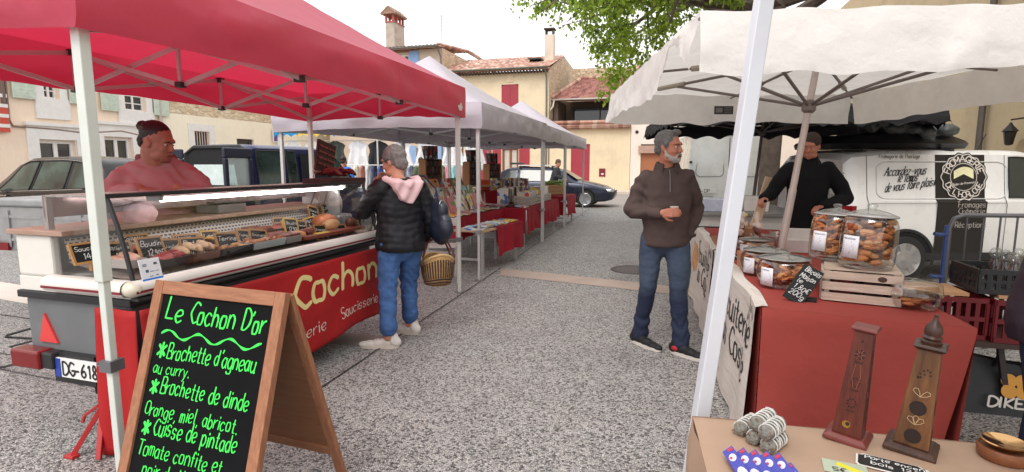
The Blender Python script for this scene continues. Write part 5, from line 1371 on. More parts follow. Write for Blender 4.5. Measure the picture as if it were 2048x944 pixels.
# --- vehicles (local x forward, y to the left, z up; x = 0 at the rear)
TYRE=MATS['tyre']; RIM=mat('alloy',srgb(176,178,182),.3,.8,var=.05); BLACKP=mat('black_plastic',(.02,.02,.022),.55)
TAILRED=mat('tail_lamp',srgb(130,16,20),.15,var=.05); CHROME=mat('chrome',srgb(200,200,202),.15,1,var=0); HEADL=mat('headlamp_clear',srgb(206,210,214),.12,.2,var=0)
CARGLASS=mat('car_glass_dark',(.035,.045,.045),.05,var=0,spec=.9)
CARGLASS_G=mat('car_glass_green_reflections',(.035,.06,.05),.05,var=.9,vs=1.6,spec=.8)  # dark glass with green reflections put into its patchy colour
def carpaint(name,c,met=.2):return mat(name,c,.28,met,var=.04,vs=3,coat=.35)
class Shape:
 def __init__(s,st):s.st=st
 def at(s,x):
  st=s.st
  if x<=st[0][0]:return st[0][1:]
  for a,b in zip(st,st[1:]):
   if a[0]<=x<=b[0]:
    f=(x-a[0])/(b[0]-a[0]); return tuple(p+(q-p)*f for p,q in zip(a[1:],b[1:]))
  return st[-1][1:]
 def ring(s,x):
  zlo,zb,wb,zr,wr=s.at(x)
  h=[(0,zlo),(wb*.86,zlo),(wb*.97,zlo+.06),(wb,zlo+.22),(wb*1.005,zlo+(zb-zlo)*.62),(wb*.985,zb-.03),(wb*.955,zb),(wb*.955+(wr-wb*.955)*.55,zb+(zr-zb)*.5),(wr,zr-.055 if zr-zb>.15 else zb+(zr-zb)*.7),(wr*.92,zr-.012),(wr*.6,zr+.012),(0,zr+.022)]
  r=[(x,-y,z)for y,z in h]+[(x,y,z)for y,z in reversed(h[1:-1])]
  return r
 def side(s,x,v,sgn=1,out=.006):
  zlo,zb,wb,zr,wr=s.at(x)
  z0,z1=zb+.015,zr-.075; y0,y1=wb*.955,wr
  ym=y0+(y1-y0)*.55; zm=zb+(zr-zb)*.5
  z=z0+(z1-z0)*v
  if z<zm:y=y0+(ym-y0)*(z-zb)/(zm-zb)
  else:y=ym+(y1-ym)*(z-zm)/max(.01,(zr-.055-zm))
  return(x,sgn*(y+out),z)
def car(name,label,cat,loc,rz,st,paint,wins,wheels,wr=.31,lowtrim=True,rim=RIM,group='parked cars and vans',n=46,gm=None,rimstyle=0,trk=None,arch_out=.006):
 t=thing(name,label,cat,loc,rz,group)
 S=Shape(st)
 xs=[]
 for a,b in zip(st,st[1:]):
  k=max(1,int((b[0]-a[0])/.12)); xs+=[a[0]+(b[0]-a[0])*i/k for i in range(k)]
 xs.append(st[-1][0])
 m=MB(); m.loft([S.ring(x)for x in xs]); m.build('body',paint,t,smooth=True,angle=38)
 for k,w in enumerate(wins):
  for s in(1,-1):
   m=MB(); x0,x1,x2,x3=w[:4]
   m.grid(lambda u,v:S.side((x0+(x1-x0)*u)*(1-v)+(x3+(x2-x3)*u)*v,v*.96+.02,s),8,5)
   wo=m.build('side_window',gm or CARGLASS,t,smooth=True,recalc=False)
   pts=[S.side((x0+(x1-x0)*u)*(1-v)+(x3+(x2-x3)*u)*v,v*.96+.02,s,.008)for u,v in[(i/6,0)for i in range(7)]+[(1,i/4)for i in range(1,5)]+[(1-i/6,1)for i in range(1,7)]+[(0,1-i/4)for i in range(1,4)]]
   f=MB(); f.tube(pts,.012,4,closed=True); f.build('window_frame',BLACKP,wo)
 for xw in wheels:
  zlo,zb,wb,zr,wrf=S.at(xw)
  y=trk or wb
  for s in(1,-1):
   m=MB(); N=26; Rr=wr*1.17
   m.grid(lambda u,v:(xw-(Rr-.0+.035*v)*math.cos(math.pi*(1.12*u-.06)),s*(y+arch_out+.004),wr+(Rr+.035*v)*math.sin(math.pi*(1.12*u-.06))),N,2); m.build('wheel_arch',BLACKP,t,recalc=False,solid=.01)
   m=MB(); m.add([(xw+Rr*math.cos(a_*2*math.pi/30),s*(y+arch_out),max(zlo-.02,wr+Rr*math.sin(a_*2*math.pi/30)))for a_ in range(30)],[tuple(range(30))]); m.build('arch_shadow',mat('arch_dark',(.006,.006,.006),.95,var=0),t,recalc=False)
   m=MB(); M=Matrix.Translation((xw,s*(y+arch_out+.004-.09),wr))@Matrix.Rotation(-s*math.pi/2,4,'X')
   m.lathe([(0,0),(wr*.66,0),(wr*.9,0),(wr,.03),(wr,.07),(wr*.93,.100),(wr*.70,.104),(wr*.68,.085),(0,.085)],36,M=M); wo=m.build('wheel',TYRE,t,smooth=True)
   m=MB()
   m.lathe([(wr*.60,.088),(wr*.685,.108),(wr*.66,.112),(wr*.58,.098)],36,M=M)
   if rimstyle==0:
    for k in range(5):
     Mk=M@Matrix.Rotation(2*math.pi*k/5,4,'Z'); m.box((wr*.34,0,.098),(wr*.56,wr*.13,.016),M=Mk)
    m.lathe([(0,.112),(wr*.14,.108),(wr*.16,.09)],16,M=M)
   else:
    m.lathe([(0,.115),(wr*.12,.114),(wr*.16,.108),(wr*.36,.112),(wr*.38,.111),(wr*.40,.10)],36,M=M)
    for k in range(7):
     Mk=M@Matrix.Rotation(2*math.pi*k/7,4,'Z'); m.prism([(wr*.36,-wr*.09),(wr*.64,-wr*.15),(wr*.64,wr*.15),(wr*.36,wr*.09)],.096,.109,M=Mk)
   m.build('rim',rim,wo,smooth=True,angle=30)
 return t,S
 # dark estate car
ep=carpaint('blue_black_paint',srgb(46,50,68),.5)
st=[(0,.45,.84,.62,.90,.58),(.06,.30,.86,.76,.98,.62),(.30,.22,.88,.83,1.30,.60),(.55,.20,.89,.85,1.39,.58),(1.2,.19,.90,.87,1.42,.58),(2.2,.19,.89,.87,1.40,.57),(2.55,.19,.88,.87,1.30,.55),(3.15,.19,.87,.86,.94,.62),(3.6,.20,.80,.84,.86,.6),(4.1,.22,.68,.78,.74,.52),(4.35,.28,.56,.66,.62,.4),(4.43,.38,.50,.5,.54,.3)]
ro=Vector((-.50,21.2,0)); fw_=Vector((3.40,20.1,0)); d=fw_-ro
t,S=car('estate_car','dark blue black estate car with a loaded roof rack parked beyond the grey tents','car',ro,math.atan2(d.y,d.x),st,ep,[(.32,.95,.93,.55),(1.02,1.85,1.80,1.0),(1.93,2.95,2.35,1.90)],(.78,3.45),wr=.31)
k=MB(); k.grid(lambda u,v:((2.58+.55*v),(-.5+u)*2*(.50+.12*v),1.30-.34*v+.03),6,4); k.build('windscreen',CARGLASS,t,recalc=False)
k=MB(); k.box2((4.12,-.72,.56),(4.34,-.44,.66)); k.build('headlight',HEADL,t,bevel=.03); k=MB(); k.box2((4.12,.44,.56),(4.34,.72,.66)); k.build('headlight',HEADL,t,bevel=.03)
k=MB(); k.box2((.0,-.8,.74),(.12,-.56,.86)); k.build('tail_light',TAILRED,t,bevel=.02); k=MB(); k.box2((.0,.56,.74),(.12,.8,.86)); k.build('tail_light',TAILRED,t,bevel=.02)
k=MB(); k.box2((.9,-.5,1.47),(2.3,.5,1.51)); k.build('roof_board',WHITEP,t)
for x in(1.0,2.2):
 k=MB(); k.bar((x,-.62,1.455),(x,.62,1.455),.04); k.box((x,.56,1.42),(.06,.06,.07)); k.box((x,-.56,1.42),(.06,.06,.07)); k.build('roof_bar',BLACKP,t)
k=MB(); k.box((.75,-.1,1.56),(.5,.3,.07)); k.build('roof_load',mat('dark_load',srgb(60,60,56),.7),t,bevel=.02)
for s in(1,-1):k=MB(); k.ell((2.75,s*.95,.98),(.07,.11,.08)); k.build('door_mirror',BLACKP,t,smooth=True)
# black people carrier on the left, seen from its left rear; heads left
bp=carpaint('black_paint',srgb(22,18,17),.2)
st=[(0,.5,.95,.70,1.0,.62),(.05,.34,.97,.82,1.15,.66),(.25,.26,1.02,.89,1.50,.64),(.5,.24,1.03,.91,1.62,.64),(1.3,.23,1.00,.92,1.68,.64),(2.3,.23,.97,.92,1.66,.63),(2.8,.23,.95,.92,1.52,.6),(3.6,.24,.92,.91,1.02,.66),(4.1,.26,.86,.88,.92,.6),(4.5,.30,.72,.78,.80,.5),(4.62,.4,.6,.55,.66,.35)]
hd=Vector((-.95,.31,0))
t,S=car('people_carrier','glossy black people carrier parked at the far left behind the metal trailer','car',(-7.75,11.6,0),math.atan2(hd.y,hd.x),st,bp,[(.42,1.0,.98,.62),(1.08,2.02,1.92,1.06),(2.10,3.15,2.62,2.02)],(.85,3.65),wr=.33,gm=CARGLASS_G)
k=MB(); k.tube([S.side(x,-.02,1,.012)for x in[.5+.15*i for i in range(19)]],.012,6); k.tube([S.side(.4+2.2*i/14,1.03,1,.012)for i in range(15)],.010,6); k.build('chrome_strip',CHROME,t)
k=MB(); k.grid(lambda u,v:S.side(.02+.55*u*(1-.5*v),-.30+.28*v,1,.012),6,4); k.build('tail_light',TAILRED,t,recalc=False)
for i in range(3):
 k=MB(); xx=.9+i*.75; k.ell((xx,.25,1.05),(.12,.22,.36)); k.build('seat',mat('seat_grey',srgb(90,86,84),.8),t,smooth=True)
for x0 in(1.05,2.06):
 k=MB(); k.box2((x0+.62,.93,.86),(x0+.84,.965,.89)); k.build('door_handle',CHROME,t,bevel=.01)
k=MB(); k.ell((3.05,1.03,1.08),(.09,.13,.10)); k.build('door_mirror',bp,t,smooth=True)
k=MB(); k.box2((.0,-.6,.3),(-.04,.6,.55)); k.build('bumper',BLACKP,t,bevel=.02)
# dark blue van with its rear doors open
bl=carpaint('navy_paint',srgb(36,43,84),.25)
th=R(20); vd=Vector((math.sin(th),math.cos(th),0)); vl=Vector((-vd.y,vd.x,0))
rc=Vector((-4.2,9.0,0))+vl*.75
st=[(0,.40,1.02,.74,1.78,.66),(.10,.34,1.03,.78,1.84,.68),(1.6,.32,1.02,.79,1.85,.68),(2.0,.32,1.00,.79,1.80,.66),(2.9,.32,.96,.78,1.14,.66),(3.35,.34,.90,.74,.98,.58),(3.65,.38,.76,.66,.82,.48),(3.72,.45,.6,.5,.66,.3)]
t,S=car('blue_van','dark blue van with both rear doors and its side door open behind the meat counter','van',rc,math.atan2(vd.y,vd.x),st,bl,[(.12,.72,.72,.12),(.80,1.06,1.02,.80)],(.62,2.98),wr=.30,gm=CARGLASS_G)
def slab(nm,pts,m,par,**k):b=MB(); b.add(pts,[tuple(range(len(pts)))]); return b.build(nm,m,par,recalc=False,**k)
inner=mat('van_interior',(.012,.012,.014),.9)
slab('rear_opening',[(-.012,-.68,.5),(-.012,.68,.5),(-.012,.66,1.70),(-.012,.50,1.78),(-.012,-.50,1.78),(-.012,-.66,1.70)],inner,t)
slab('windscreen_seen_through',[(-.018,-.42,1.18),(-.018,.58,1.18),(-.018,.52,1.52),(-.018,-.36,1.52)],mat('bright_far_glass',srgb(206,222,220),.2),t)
for z in(1.04,.82):
 k=MB(); k.box2((-.05,-.05,z),(-.02,.48,z+.075)); k.build('yellow_crate_panel',mat('yellow_green',srgb(190,196,40),.5),t)
k=MB(); k.box2((-.25,-.55,.70),(-.02,-.15,.90)); k.build('red_crate',mat('red_crate_plastic',srgb(204,40,62),.4),t,bevel=.01)
k=MB(); k.tube([(-.01,.70,.5),(-.01,.70,1.70),(-.01,.5,1.81),(-.01,-.5,1.81),(-.01,-.70,1.70),(-.01,-.70,.5)],.035,6); k.build('rear_frame',BLACKP,t)
for s,an_ in((1,R(78)),(-1,R(62))):
 D=Matrix.Translation((-.02,s*.74,0))@Matrix.Rotation(math.pi-.85 if s>0 else math.pi+.12,4,'Z')
 k=MB(); w_=.62
 k.box2((0,-.03,.48),(w_,.03,1.06),M=D); k.box2((0,-.03,1.06),(.08,.03,1.62),M=D); k.box2((w_-.08,-.03,1.06),(w_,.03,1.62),M=D); k.box2((0,-.03,1.62),(w_,.03,1.78),M=D)
 do=k.build('rear_door',mat('door_inner_dark',srgb(36,40,58),.4,.1),t,bevel=.02)
 k=MB(); k.box2((.08,-.006,1.06),(w_-.08,.006,1.62),M=D); k.build('door_window',glass('door_glass',(.80,.90,.88),.12,.5,.02,.25,(.7,.8,.8)),do)
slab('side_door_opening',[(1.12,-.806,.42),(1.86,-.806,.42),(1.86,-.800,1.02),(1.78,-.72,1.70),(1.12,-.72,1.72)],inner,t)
k=MB(); k.box2((1.3,-.815,.62),(1.5,-.80,1.0)); k.build('side_card',mat('pale_card',srgb(190,200,216),.5),t)
slab('front_window',[(1.98,-.785,1.03),(2.78,-.775,1.01),(2.22,-.725,1.58),(1.98,-.70,1.66)],CARGLASS_G,t)
slab('door_shade',[(1.9,-.788,1.0),(1.97,-.788,1.0),(1.97,-.70,1.70),(1.9,-.70,1.72)],BLACKP,t)
k=MB(); k.grid(lambda u,v:(2.06+.82*v,(-.5+u)*2*(.56+.06*v),1.84-.66*v),6,4); k.build('windscreen',CARGLASS,t,recalc=False)
k=MB(); k.ell((2.5,-.90,1.10),(.10,.12,.10)); k.build('door_mirror',BLACKP,t,smooth=True)
k=MB(); k.box2((-.03,-.80,.72),(.07,-.70,.98)); k.build('tail_light',mat('lamp_smoke',srgb(120,118,122),.2,.2),t,bevel=.02)
# tall white van from behind
wp=carpaint('white_van_paint',srgb(222,224,222),0)
st=[(0,.48,1.12,.93,2.22,.80),(.06,.42,1.14,.98,2.30,.84),(3.6,.40,1.12,.99,2.32,.84),(4.0,.40,1.10,.98,2.15,.8),(4.6,.42,1.05,.96,1.2,.8),(5.1,.45,.9,.9,.98,.7),(5.3,.5,.7,.7,.74,.5)]
c=Vector((5.12,13.1,0)); hdv=Vector((.19,.98,0))
t,S=car('white_van','tall white delivery van seen from behind with its rear doors shut','van',c,math.atan2(hdv.y,hdv.x),st,wp,[(3.3,4.3,3.8,3.3)],(.95,4.2),wr=.33)
groove=mat('groove_grey',srgb(150,152,152),.5)
for s in(1,-1):
 k=MB(); y0,y1=(.03,.78)if s>0 else(-.78,-.03)
 def loop(ya,yb,z0,z1,r=.10,top=.06):
  cs_=((ya+r,z0+r,180,270),(yb-r,z0+r,270,360),(yb-r-(top if s>0 else 0),z1-r,0,90),(ya+r+(top if s<0 else 0),z1-r,90,180)); P=[]
  for cy,cz,a0,a1 in cs_:
   for i in range(6):a_=R(a0+(a1-a0)*i/5); P.append((-.012+.06*max(0,(cz-1.1)/1.2),cy+r*math.cos(a_),cz+r*math.sin(a_)))
  return P
 k.tube(loop(min(y0,y1)+.08,max(y0,y1)-.04,1.24,1.98),.014,5,closed=True); k.build('door_panel_press',groove,t,smooth=True)
 k=MB(); k.box2((-.03,s*.86-.03,1.55),(.02,s*.86+.03,1.6)); k.build('hinge',BLACKP,t)
 k=MB(); k.box2((-.02,s*.90-.06,.62),(.05,s*.90+.06,1.06)); k.build('tail_light',TAILRED,t,bevel=.02)
k=MB(); k.box2((-.006,-.008,.55),(.004,.008,2.14)); k.build('door_gap',BLACKP,t)
k=MB(); k.box2((-.02,-.14,2.20),(.03,.14,2.27)); k.build('brake_light',TAILRED,t)
k=MB(); k.box2((-.10,-.98,.44),(.02,.98,.60)); k.build('bumper',mat('bumper_grey',srgb(90,90,92),.6),t,bevel=.03)
k=MB(); k.box2((-.03,-.09,.93),(-.0,.05,1.06)); k.build('door_handle',BLACKP,t,bevel=.01)
k=MB(); k.box2((-.025,.26,.84),(-.008,.78,.95)); pl=k.build('number_plate',MATS['plate_white'],t); k=MB(); write(k,'CG-DP',flat_place((-.0255,.74,.86),(0,-1,0),(0,0,1)),.075,w=.15); k.build('plate_number',MATS['ink_black'],pl,recalc=False)
# cheese maker's van, broadside
st=[(0,.46,1.06,.84,1.58,.74),(.08,.34,1.08,.89,1.66,.77),(.5,.30,1.09,.90,1.70,.78),(2.3,.30,1.08,.90,1.70,.78),(2.75,.30,1.06,.90,1.62,.75),(3.5,.30,1.0,.88,1.08,.70),(4.0,.34,.88,.84,.96,.62),(4.35,.40,.7,.7,.76,.5)]
vo=Vector((4.22,7.85,0)); vrz=R(1.5)
t,S=car('cheese_van','white cheese maker van with black round emblem and script lettering on its side','van',vo,vrz,st,carpaint('white_paint_van',srgb(226,226,224),0),[(2.12,3.2,2.78,2.12)],(.78,3.42),wr=.31,rim=mat('hubcap_silver',srgb(170,168,168),.35,.5),rimstyle=1)
SD=-.905
def vpl(x,z,d):
 zlo,zb,wb,zr,wr_=S.at(x)
 if z<zb-.03:y=wb*1.006
 elif z<zb:y=wb*(.985-.03*(z-zb+.03)/.03)
 else:
  ym=wb*.955+(wr_-wb*.955)*.55; zm=zb+(zr-zb)*.5
  y=wb*.955+(ym-wb*.955)*(z-zb)/(zm-zb)if z<zm else ym+(wr_-ym)*(z-zm)/(zr-.055-zm)
 return(x,-(y+d),z)
VMI=(Matrix.Translation(vo)@Matrix.Rotation(vrz,4,'Z')).inverted()
def VL(px,py):
 o=VMI@Vector((0,0,CAM_H)); dd=VMI.to_3x3()@ray(px,py); q=o+dd*((-.86-o.y)/dd.y); return q.x,q.z
blk=mat('vinyl_black',srgb(34,32,32),.45,var=.06); wht=mat('vinyl_white',srgb(214,208,200),.5,var=.04)
def ppatch(nm,x0,x1,z0,z1,m,d=.005,nx=6,nzz=110,par=None):
 k=MB(); k.grid(lambda u,v:vpl(x0+(x1-x0)*u,z0+(z1-z0)*v,d),nx,nzz); return k.build(nm,m,par or t,smooth=True,recalc=False)
xa_,z_=VL(1880,300); xb_,_=VL(1980,300)
band=ppatch('black_band',xa_,xb_,.36,1.645,blk)
cxv,czv=VL(1931,354); rr_=(VL(1985,365)[0]-VL(1878,365)[0])/2*.88
k=MB(); n=72
k.grid(lambda u,v:vpl(cxv+rr_*(.001+.999*v)*(1+.035*v*math.cos(14*2*math.pi*u))*math.cos(2*math.pi*u),czv+rr_*(.001+.999*v)*(1+.035*v*math.cos(14*2*math.pi*u))*math.sin(2*math.pi*u),.010),n*2,24); em=k.build('round_emblem',blk,t,recalc=False)
k=MB()
for rad,ww in((.93,.02),(.56,.012)):
 N=96; k.grid(lambda u,v:vpl(cxv+rr_*(rad+ww*(v-.5)*2+(.033*math.cos(14*2*math.pi*u)if rad>.9 else 0))*math.cos(2*math.pi*u),czv+rr_*(rad+ww*(v-.5)*2+(.033*math.cos(14*2*math.pi*u)if rad>.9 else 0))*math.sin(2*math.pi*u),.011),N,1)
def arc_text(txt,a0,a1,rad,size,flip,w=.17):
 tot=text_width(txt,size); span=a1-a0; pos=0
 for ch in txt:
  wd_=WD.get(ch,9)*size/10; am=a0+span*(pos+wd_/2)/tot
  ca,sa=math.cos(R(am)),math.sin(R(am))
  up_=(ca,sa)if not flip else(-ca,-sa); ri=(up_[1],-up_[0])
  bx,bz=cxv+ca*rad,czv+sa*rad
  if flip:bx,bz=cxv+ca*(rad+size),czv+sa*(rad+size)
  write(k,ch,lambda x,y,d:vpl(bx+ri[0]*(x-wd_/2)+up_[0]*y,bz+ri[1]*(x-wd_/2)+up_[1]*y,.013+d),size,w=w,lift=.0005)
  pos+=wd_
arc_text('FROMAGERIE',168,12,rr_*.62,rr_*.25,False); arc_text("DE L'HORLOGE",200,340,rr_*.62,rr_*.22,True)
write(k,'Salon-de-Provence',lambda x,y,d:vpl(cxv-rr_*.46+x,czv-rr_*.36+y+.12*x,.013+d),.028,w=.14,cond=rr_*.92/text_width('Salon-de-Provence',.028))
k.build('emblem_lettering',wht,em,recalc=False)
k=MB(); ch_=[(-.42,-.14),(.0,.06),(.42,-.14),(.42,.22),(.18,.36),(-.12,.34),(-.42,.12)]
def chp(u,v):
 x=-.42+.84*u; zlo=-.14+.20*(1-abs(2*u-1)); zhi=.12+.24*math.sin(math.pi*min(1,u*.75+.08)); z=zlo+(zhi-zlo)*v
 return vpl(cxv+rr_*x,czv+rr_*(z+.06),.013)
k.grid(chp,16,12); k.build('cheese_mark',mat('cheese_cream',srgb(226,222,180),.5),em,recalc=False)
VG=mat('vinyl_grey',srgb(168,162,156),.5)
for txt,px0,px1,py,s_ in(('Fromages',1909,1965,414,.072),('Crèmerie',1909,1963,427,.072),('Réceptions',1902,1966,454,.072)):
 k=MB(); x0,z0=VL(px0,py); x1,_=VL(px1,py); write(k,txt,lambda x,y,d:vpl(x,y,.008+d),s_,x0,z0,w=.12,nib=.4,cond=(x1-x0)/text_width(txt.replace('è','e').replace('é','e'),s_)); k.build('trade_lettering',VG,band,recalc=False)
k=MB()
for txt,px0,px1,py0,py1 in(('Accordez-vous',1772,1857,352,348),('le temps',1797,1838,364,362),('de vous faire plaisir',1769,1875,384,370)):
 x0,z0=VL(px0,py0); x1,z1=VL(px1,py1); s_=.115
 k=MB(); write(k,txt,lambda x,y,d:vpl(x,y,.007+d),s_,x0,z0,w=.10,nib=.5,slant=.35,cond=(x1-x0)/text_width(txt,s_),rise=(z1-z0)/(x1-x0)); k.build('script_lettering',blk,t,recalc=False)
k=MB()
x0,z0=VL(1765,316); x1,_=VL(1848,314); write(k,'Fromagerie de l\'horloge',lambda x,y,d:vpl(x,y,.007+d),.05,x0,z0,w=.10,slant=.1,cond=(x1-x0)/text_width("Fromagerie de l'horloge",.05))
k.build('script_lettering',blk,t,recalc=False)
# pressed panel outline, door gaps, white wood-grain film
k=MB(); x0,z1=VL(1758,322); x1,z0=VL(2015,396)
P=[]
for cx_,cz_,a0 in((x0+.16,z0+.08,180),(x1-.16,z0+.08,270),(x1-.16,z1-.10,0),(x0+.16,z1-.10,90)):
 for i in range(6):a_=R(a0+90*i/5); P.append(vpl(cx_+.15*math.cos(a_),cz_+.09*math.sin(a_),.003))
k.tube(P,.008,5,closed=True); k.build('pressed_panel',mat('press_shadow',srgb(196,196,194),.5),t,smooth=True)
k=MB()
for xx in(.27,2.06):k.grid(lambda u,v:vpl(xx+.008*u,.40+1.24*v,.004),1,12)
k.grid(lambda u,v:vpl(.3+1.75*u,1.03+.006*v,.004),20,1); k.build('panel_gaps',mat('gap_dark',srgb(70,70,70),.6),t,recalc=False)
k=MB(); k.grid(lambda u,v:(-.006+.12*u,-(.906-.10*(1-u)**2),.70+.30*v),6,4); k.build('tail_light',TAILRED,t,recalc=False,solid=.02)
k=MB(); k.box2((-.10,-.86,.34),(.06,.86,.62)); k.build('bumper',BLACKP,t,bevel=.03)
k=MB(); k.grid(lambda u,v:vpl(.05+2.2*u,.30+.10*v,.008),10,2); k.build('sill_trim',BLACKP,t,recalc=False)
k=MB(); k.box2((-.030,.12,.70),(-.012,.64,.81)); pl=k.build('number_plate',MATS['plate_white'],t); k=MB(); write(k,'FA-807-QM',flat_place((-.0305,.62,.725),(0,-1,0),(0,0,1)),.07,w=.15,cond=.78); k.build('plate_number',MATS['ink_black'],pl,recalc=False)
k=MB(); k.box2((-.012,.02,.62),(.0,.04,1.60)); k.build('door_gap',BLACKP,t)
k=MB()
for txt,z_,y_ in(('Accordez-vous',1.36,-.08),('le temps',1.22,-.22),('de vous faire plaisir',1.08,-.06)):
 write(k,txt,lambda x,y,d:(.0-d-.002,y_-x,y+.0),.085,0,z_,w=.10,slant=.3,cond=.72)
k.build('rear_lettering',mat('vinyl_fade',srgb(120,118,116),.5),t,recalc=False)
k=MB(); k.tube([(1.95,-.5,1.7),(2.05,-.5,1.92)],.006,5); k.build('aerial',BLACKP,t)
# roof box and the folded tarpaulin strapped on it
o=thing('roof_box','flat black roof box on the cheese van with faint grey lettering','roof box',vo+Vector((.05,0,1.735)),vrz)
k=MB()
k.loft([[(x,y*w_,z)for y,z in((-.50,.0),(-.56,.06),(-.50,.20*h_),(-.3,.24*h_),(.3,.24*h_),(.5,.20*h_),(.56,.06),(.50,0))]for x,w_,h_ in((-.15,.5,.25),(-.05,.85,.45),(.3,1,.8),(.9,1,1),(1.5,1,.9),(1.8,.85,.5),(1.9,.5,.25))]); k.build('shell',mat('roof_box_black',(.012,.012,.014),.35),o,smooth=True)
for x in(.25,1.4):
 k=MB(); k.bar((x,-.70,-.03),(x,.70,-.03),.05,.03); k.build('roof_bar',BLACKP,o)
k=MB(); write(k,'evasion',lambda x,y,d:(1.15+x,-.545-d,.07+y),.045,w=.12); k.build('lettering',mat('box_grey',srgb(80,80,80),.5),o,recalc=False)
mb=MB(); rr=random.Random(6)
for i in range(16):
 x=-.15+.085*i; mb.cone((x,-.42+rr.uniform(-.1,.1),.31+rr.uniform(-.02,.10)-.012*i),(x+rr.uniform(.1,.45),.1+rr.uniform(-.2,.2),.36+rr.uniform(-.03,.07)-.014*i),.11,.075,10,.7)
me=fuse(mb,.02,2,lambda c:.025*nz(c.x*9,c.y*9,c.z*12)+.012*nz(c.x*26,c.y*22,c.z*22))
o2=put('tarpaulin',me,mat('dark_tarp',srgb(72,76,76),.5,var=.25),None,True); o2.location=vo+Vector((.42,-.05,1.735)); tag(o2,'crumpled dark tarpaulin bundled on top of the black roof box','tarpaulin')
# --- book and record stalls under the grey tents
REDCL=fabric('red_table_cloth',srgb(150,20,40),.05,var=.08,bump=.2,bs=6,bd=.03)
TWOOD=wood('table_ply',srgb(170,140,110),srgb(200,172,140),6)
LEGM=mat('table_leg_grey',srgb(176,174,172),.4,.4)
def table(lab,loc,rz,W,L,h,cloth_sides,drop=.45,cl_lab=None,xf=None,cover=(0,1),group='book tables under the grey tents',nm='folding_table'):
 """local x -W..0 (0 = aisle side), y 0..L"""
 t=thing(nm,lab,'table',loc,rz,group)
 k=MB(); k.box2((-W,0,h-.03),(0,L,h)); k.build('tabletop',TWOOD,t,bevel=.004)
 for x in(-.06,-W+.06):
  for y in(.10,L-.10):
   k=MB(); k.box2((x-.018,y-.018,0),(x+.018,y+.018,h-.03)); k.build('leg',LEGM,t)
 for y in(.10,L-.10):
  k=MB(); k.box2((-W+.08,y-.012,.18),(-.08,y+.012,.215)); k.build('stretcher',LEGM,t)
 if cloth_sides:
  c=MB(); y0,y1=L*cover[0],L*cover[1]; e=.012
  c.grid(lambda u,v:(-W-e+(W+2*e)*u,y0-e+(y1-y0+2*e)*v,h+.004+.003*nz(u*5,v*8)),12,16)
  def hang(p,q,n):
   p=Vector(p); q=Vector(q); d=(q-p); nn=Vector((d.y,-d.x,0)).normalized(); ln=d.length
   c.grid(lambda u,v:tuple(p+d*u+nn*(.012+.022*math.sin(u*ln*17+1.5*nz(u*3,1))*v+.02*v+.02*nz(u*4*ln,v*2))+Vector((0,0,h+.004-drop*v*(1+.06*math.sin(u*ln*5+2))))),max(8,int(ln*26)),8)
  if 'r' in cloth_sides:hang((e,y0-e,0),(e,y1+e,0),1)
  if 'f' in cloth_sides:hang((-W-e,y0-e,0),(e,y0-e,0),1)
  if 'b' in cloth_sides:hang((e,y1+e,0),(-W-e,y1+e,0),1)
  o=c.build('table_cloth',REDCL,None,smooth=True,recalc=False,angle=55)
  o.matrix_world=Matrix.Translation(loc)@Matrix.Rotation(rz,4,'Z')
  tag(o,cl_lab or 'wine red cloth over '+' '.join(lab.split(',')[0].split()[:11]),'tablecloth','red cloths on the book tables')
 return t
BR=random.Random(77)
PAL=[('red',srgb(190,50,60)),('pink',srgb(206,120,132)),('pale blue',srgb(150,180,206)),('yellow',srgb(222,190,80)),('orange',srgb(220,130,60)),('white',srgb(222,218,212)),('green',srgb(110,140,80)),('black',srgb(40,38,40)),('blue',srgb(70,110,180)),('beige',srgb(204,184,156)),('grey',srgb(140,136,134)),('teal',srgb(70,140,140))]
def covermat(i):
 nm,c=PAL[i%len(PAL)]
 key='cover_'+nm.replace(' ','_')
 if key in MATS:return MATS[key]
 m,nt,out=_new(key); p=nt.nodes.new('ShaderNodeBsdfPrincipled'); nt.links.new(p.outputs[0],out.inputs[0])
 co=_coord(nt); oi=nt.nodes.new('ShaderNodeObjectInfo')
 ad=nt.nodes.new('ShaderNodeVectorMath'); ad.operation='ADD'; nt.links.new(co,ad.inputs[0]); nt.links.new(oi.outputs['Location'],ad.inputs[1])
 v=nt.nodes.new('ShaderNodeTexVoronoi'); v.inputs['Scale'].default_value=13; nt.links.new(ad.outputs[0],v.inputs['Vector'])
 sp=nt.nodes.new('ShaderNodeSeparateColor'); nt.links.new(v.outputs['Color'],sp.inputs[0])
 o1=PAL[(i+5)%len(PAL)][1]; o2=PAL[(i+3)%len(PAL)][1]
 cc=_ramp(nt,sp.outputs[0],[(.0,c),(.55,c),(.60,o1),(.78,o1),(.8,o2),(.9,(.75,.73,.7))])
 for e in nt.nodes:
  if e.type=='VALTORGB':e.color_ramp.interpolation='CONSTANT'
 nt.links.new(cc,p.inputs['Base Color']); p.inputs['Roughness'].default_value=.3
 MATS[key]=m; return m
PAPER=mat('page_paper',srgb(226,220,206),.8)
def book(lab,M,w,h,d,ci,grp,nm='book',cat='book',upright=False):
 """w across, h tall, d thick: lies flat (z = thickness) in matrix M"""
 k=MB(); k.box((0,0,d/2),(w,h,d)); o=k.build(nm,covermat(ci),None)
 o.matrix_world=M
 return tag(o,lab,cat,grp)
def TMat(t):return Matrix.Translation(t.location)@Matrix.Rotation(t.rotation_euler.z,4,'Z')
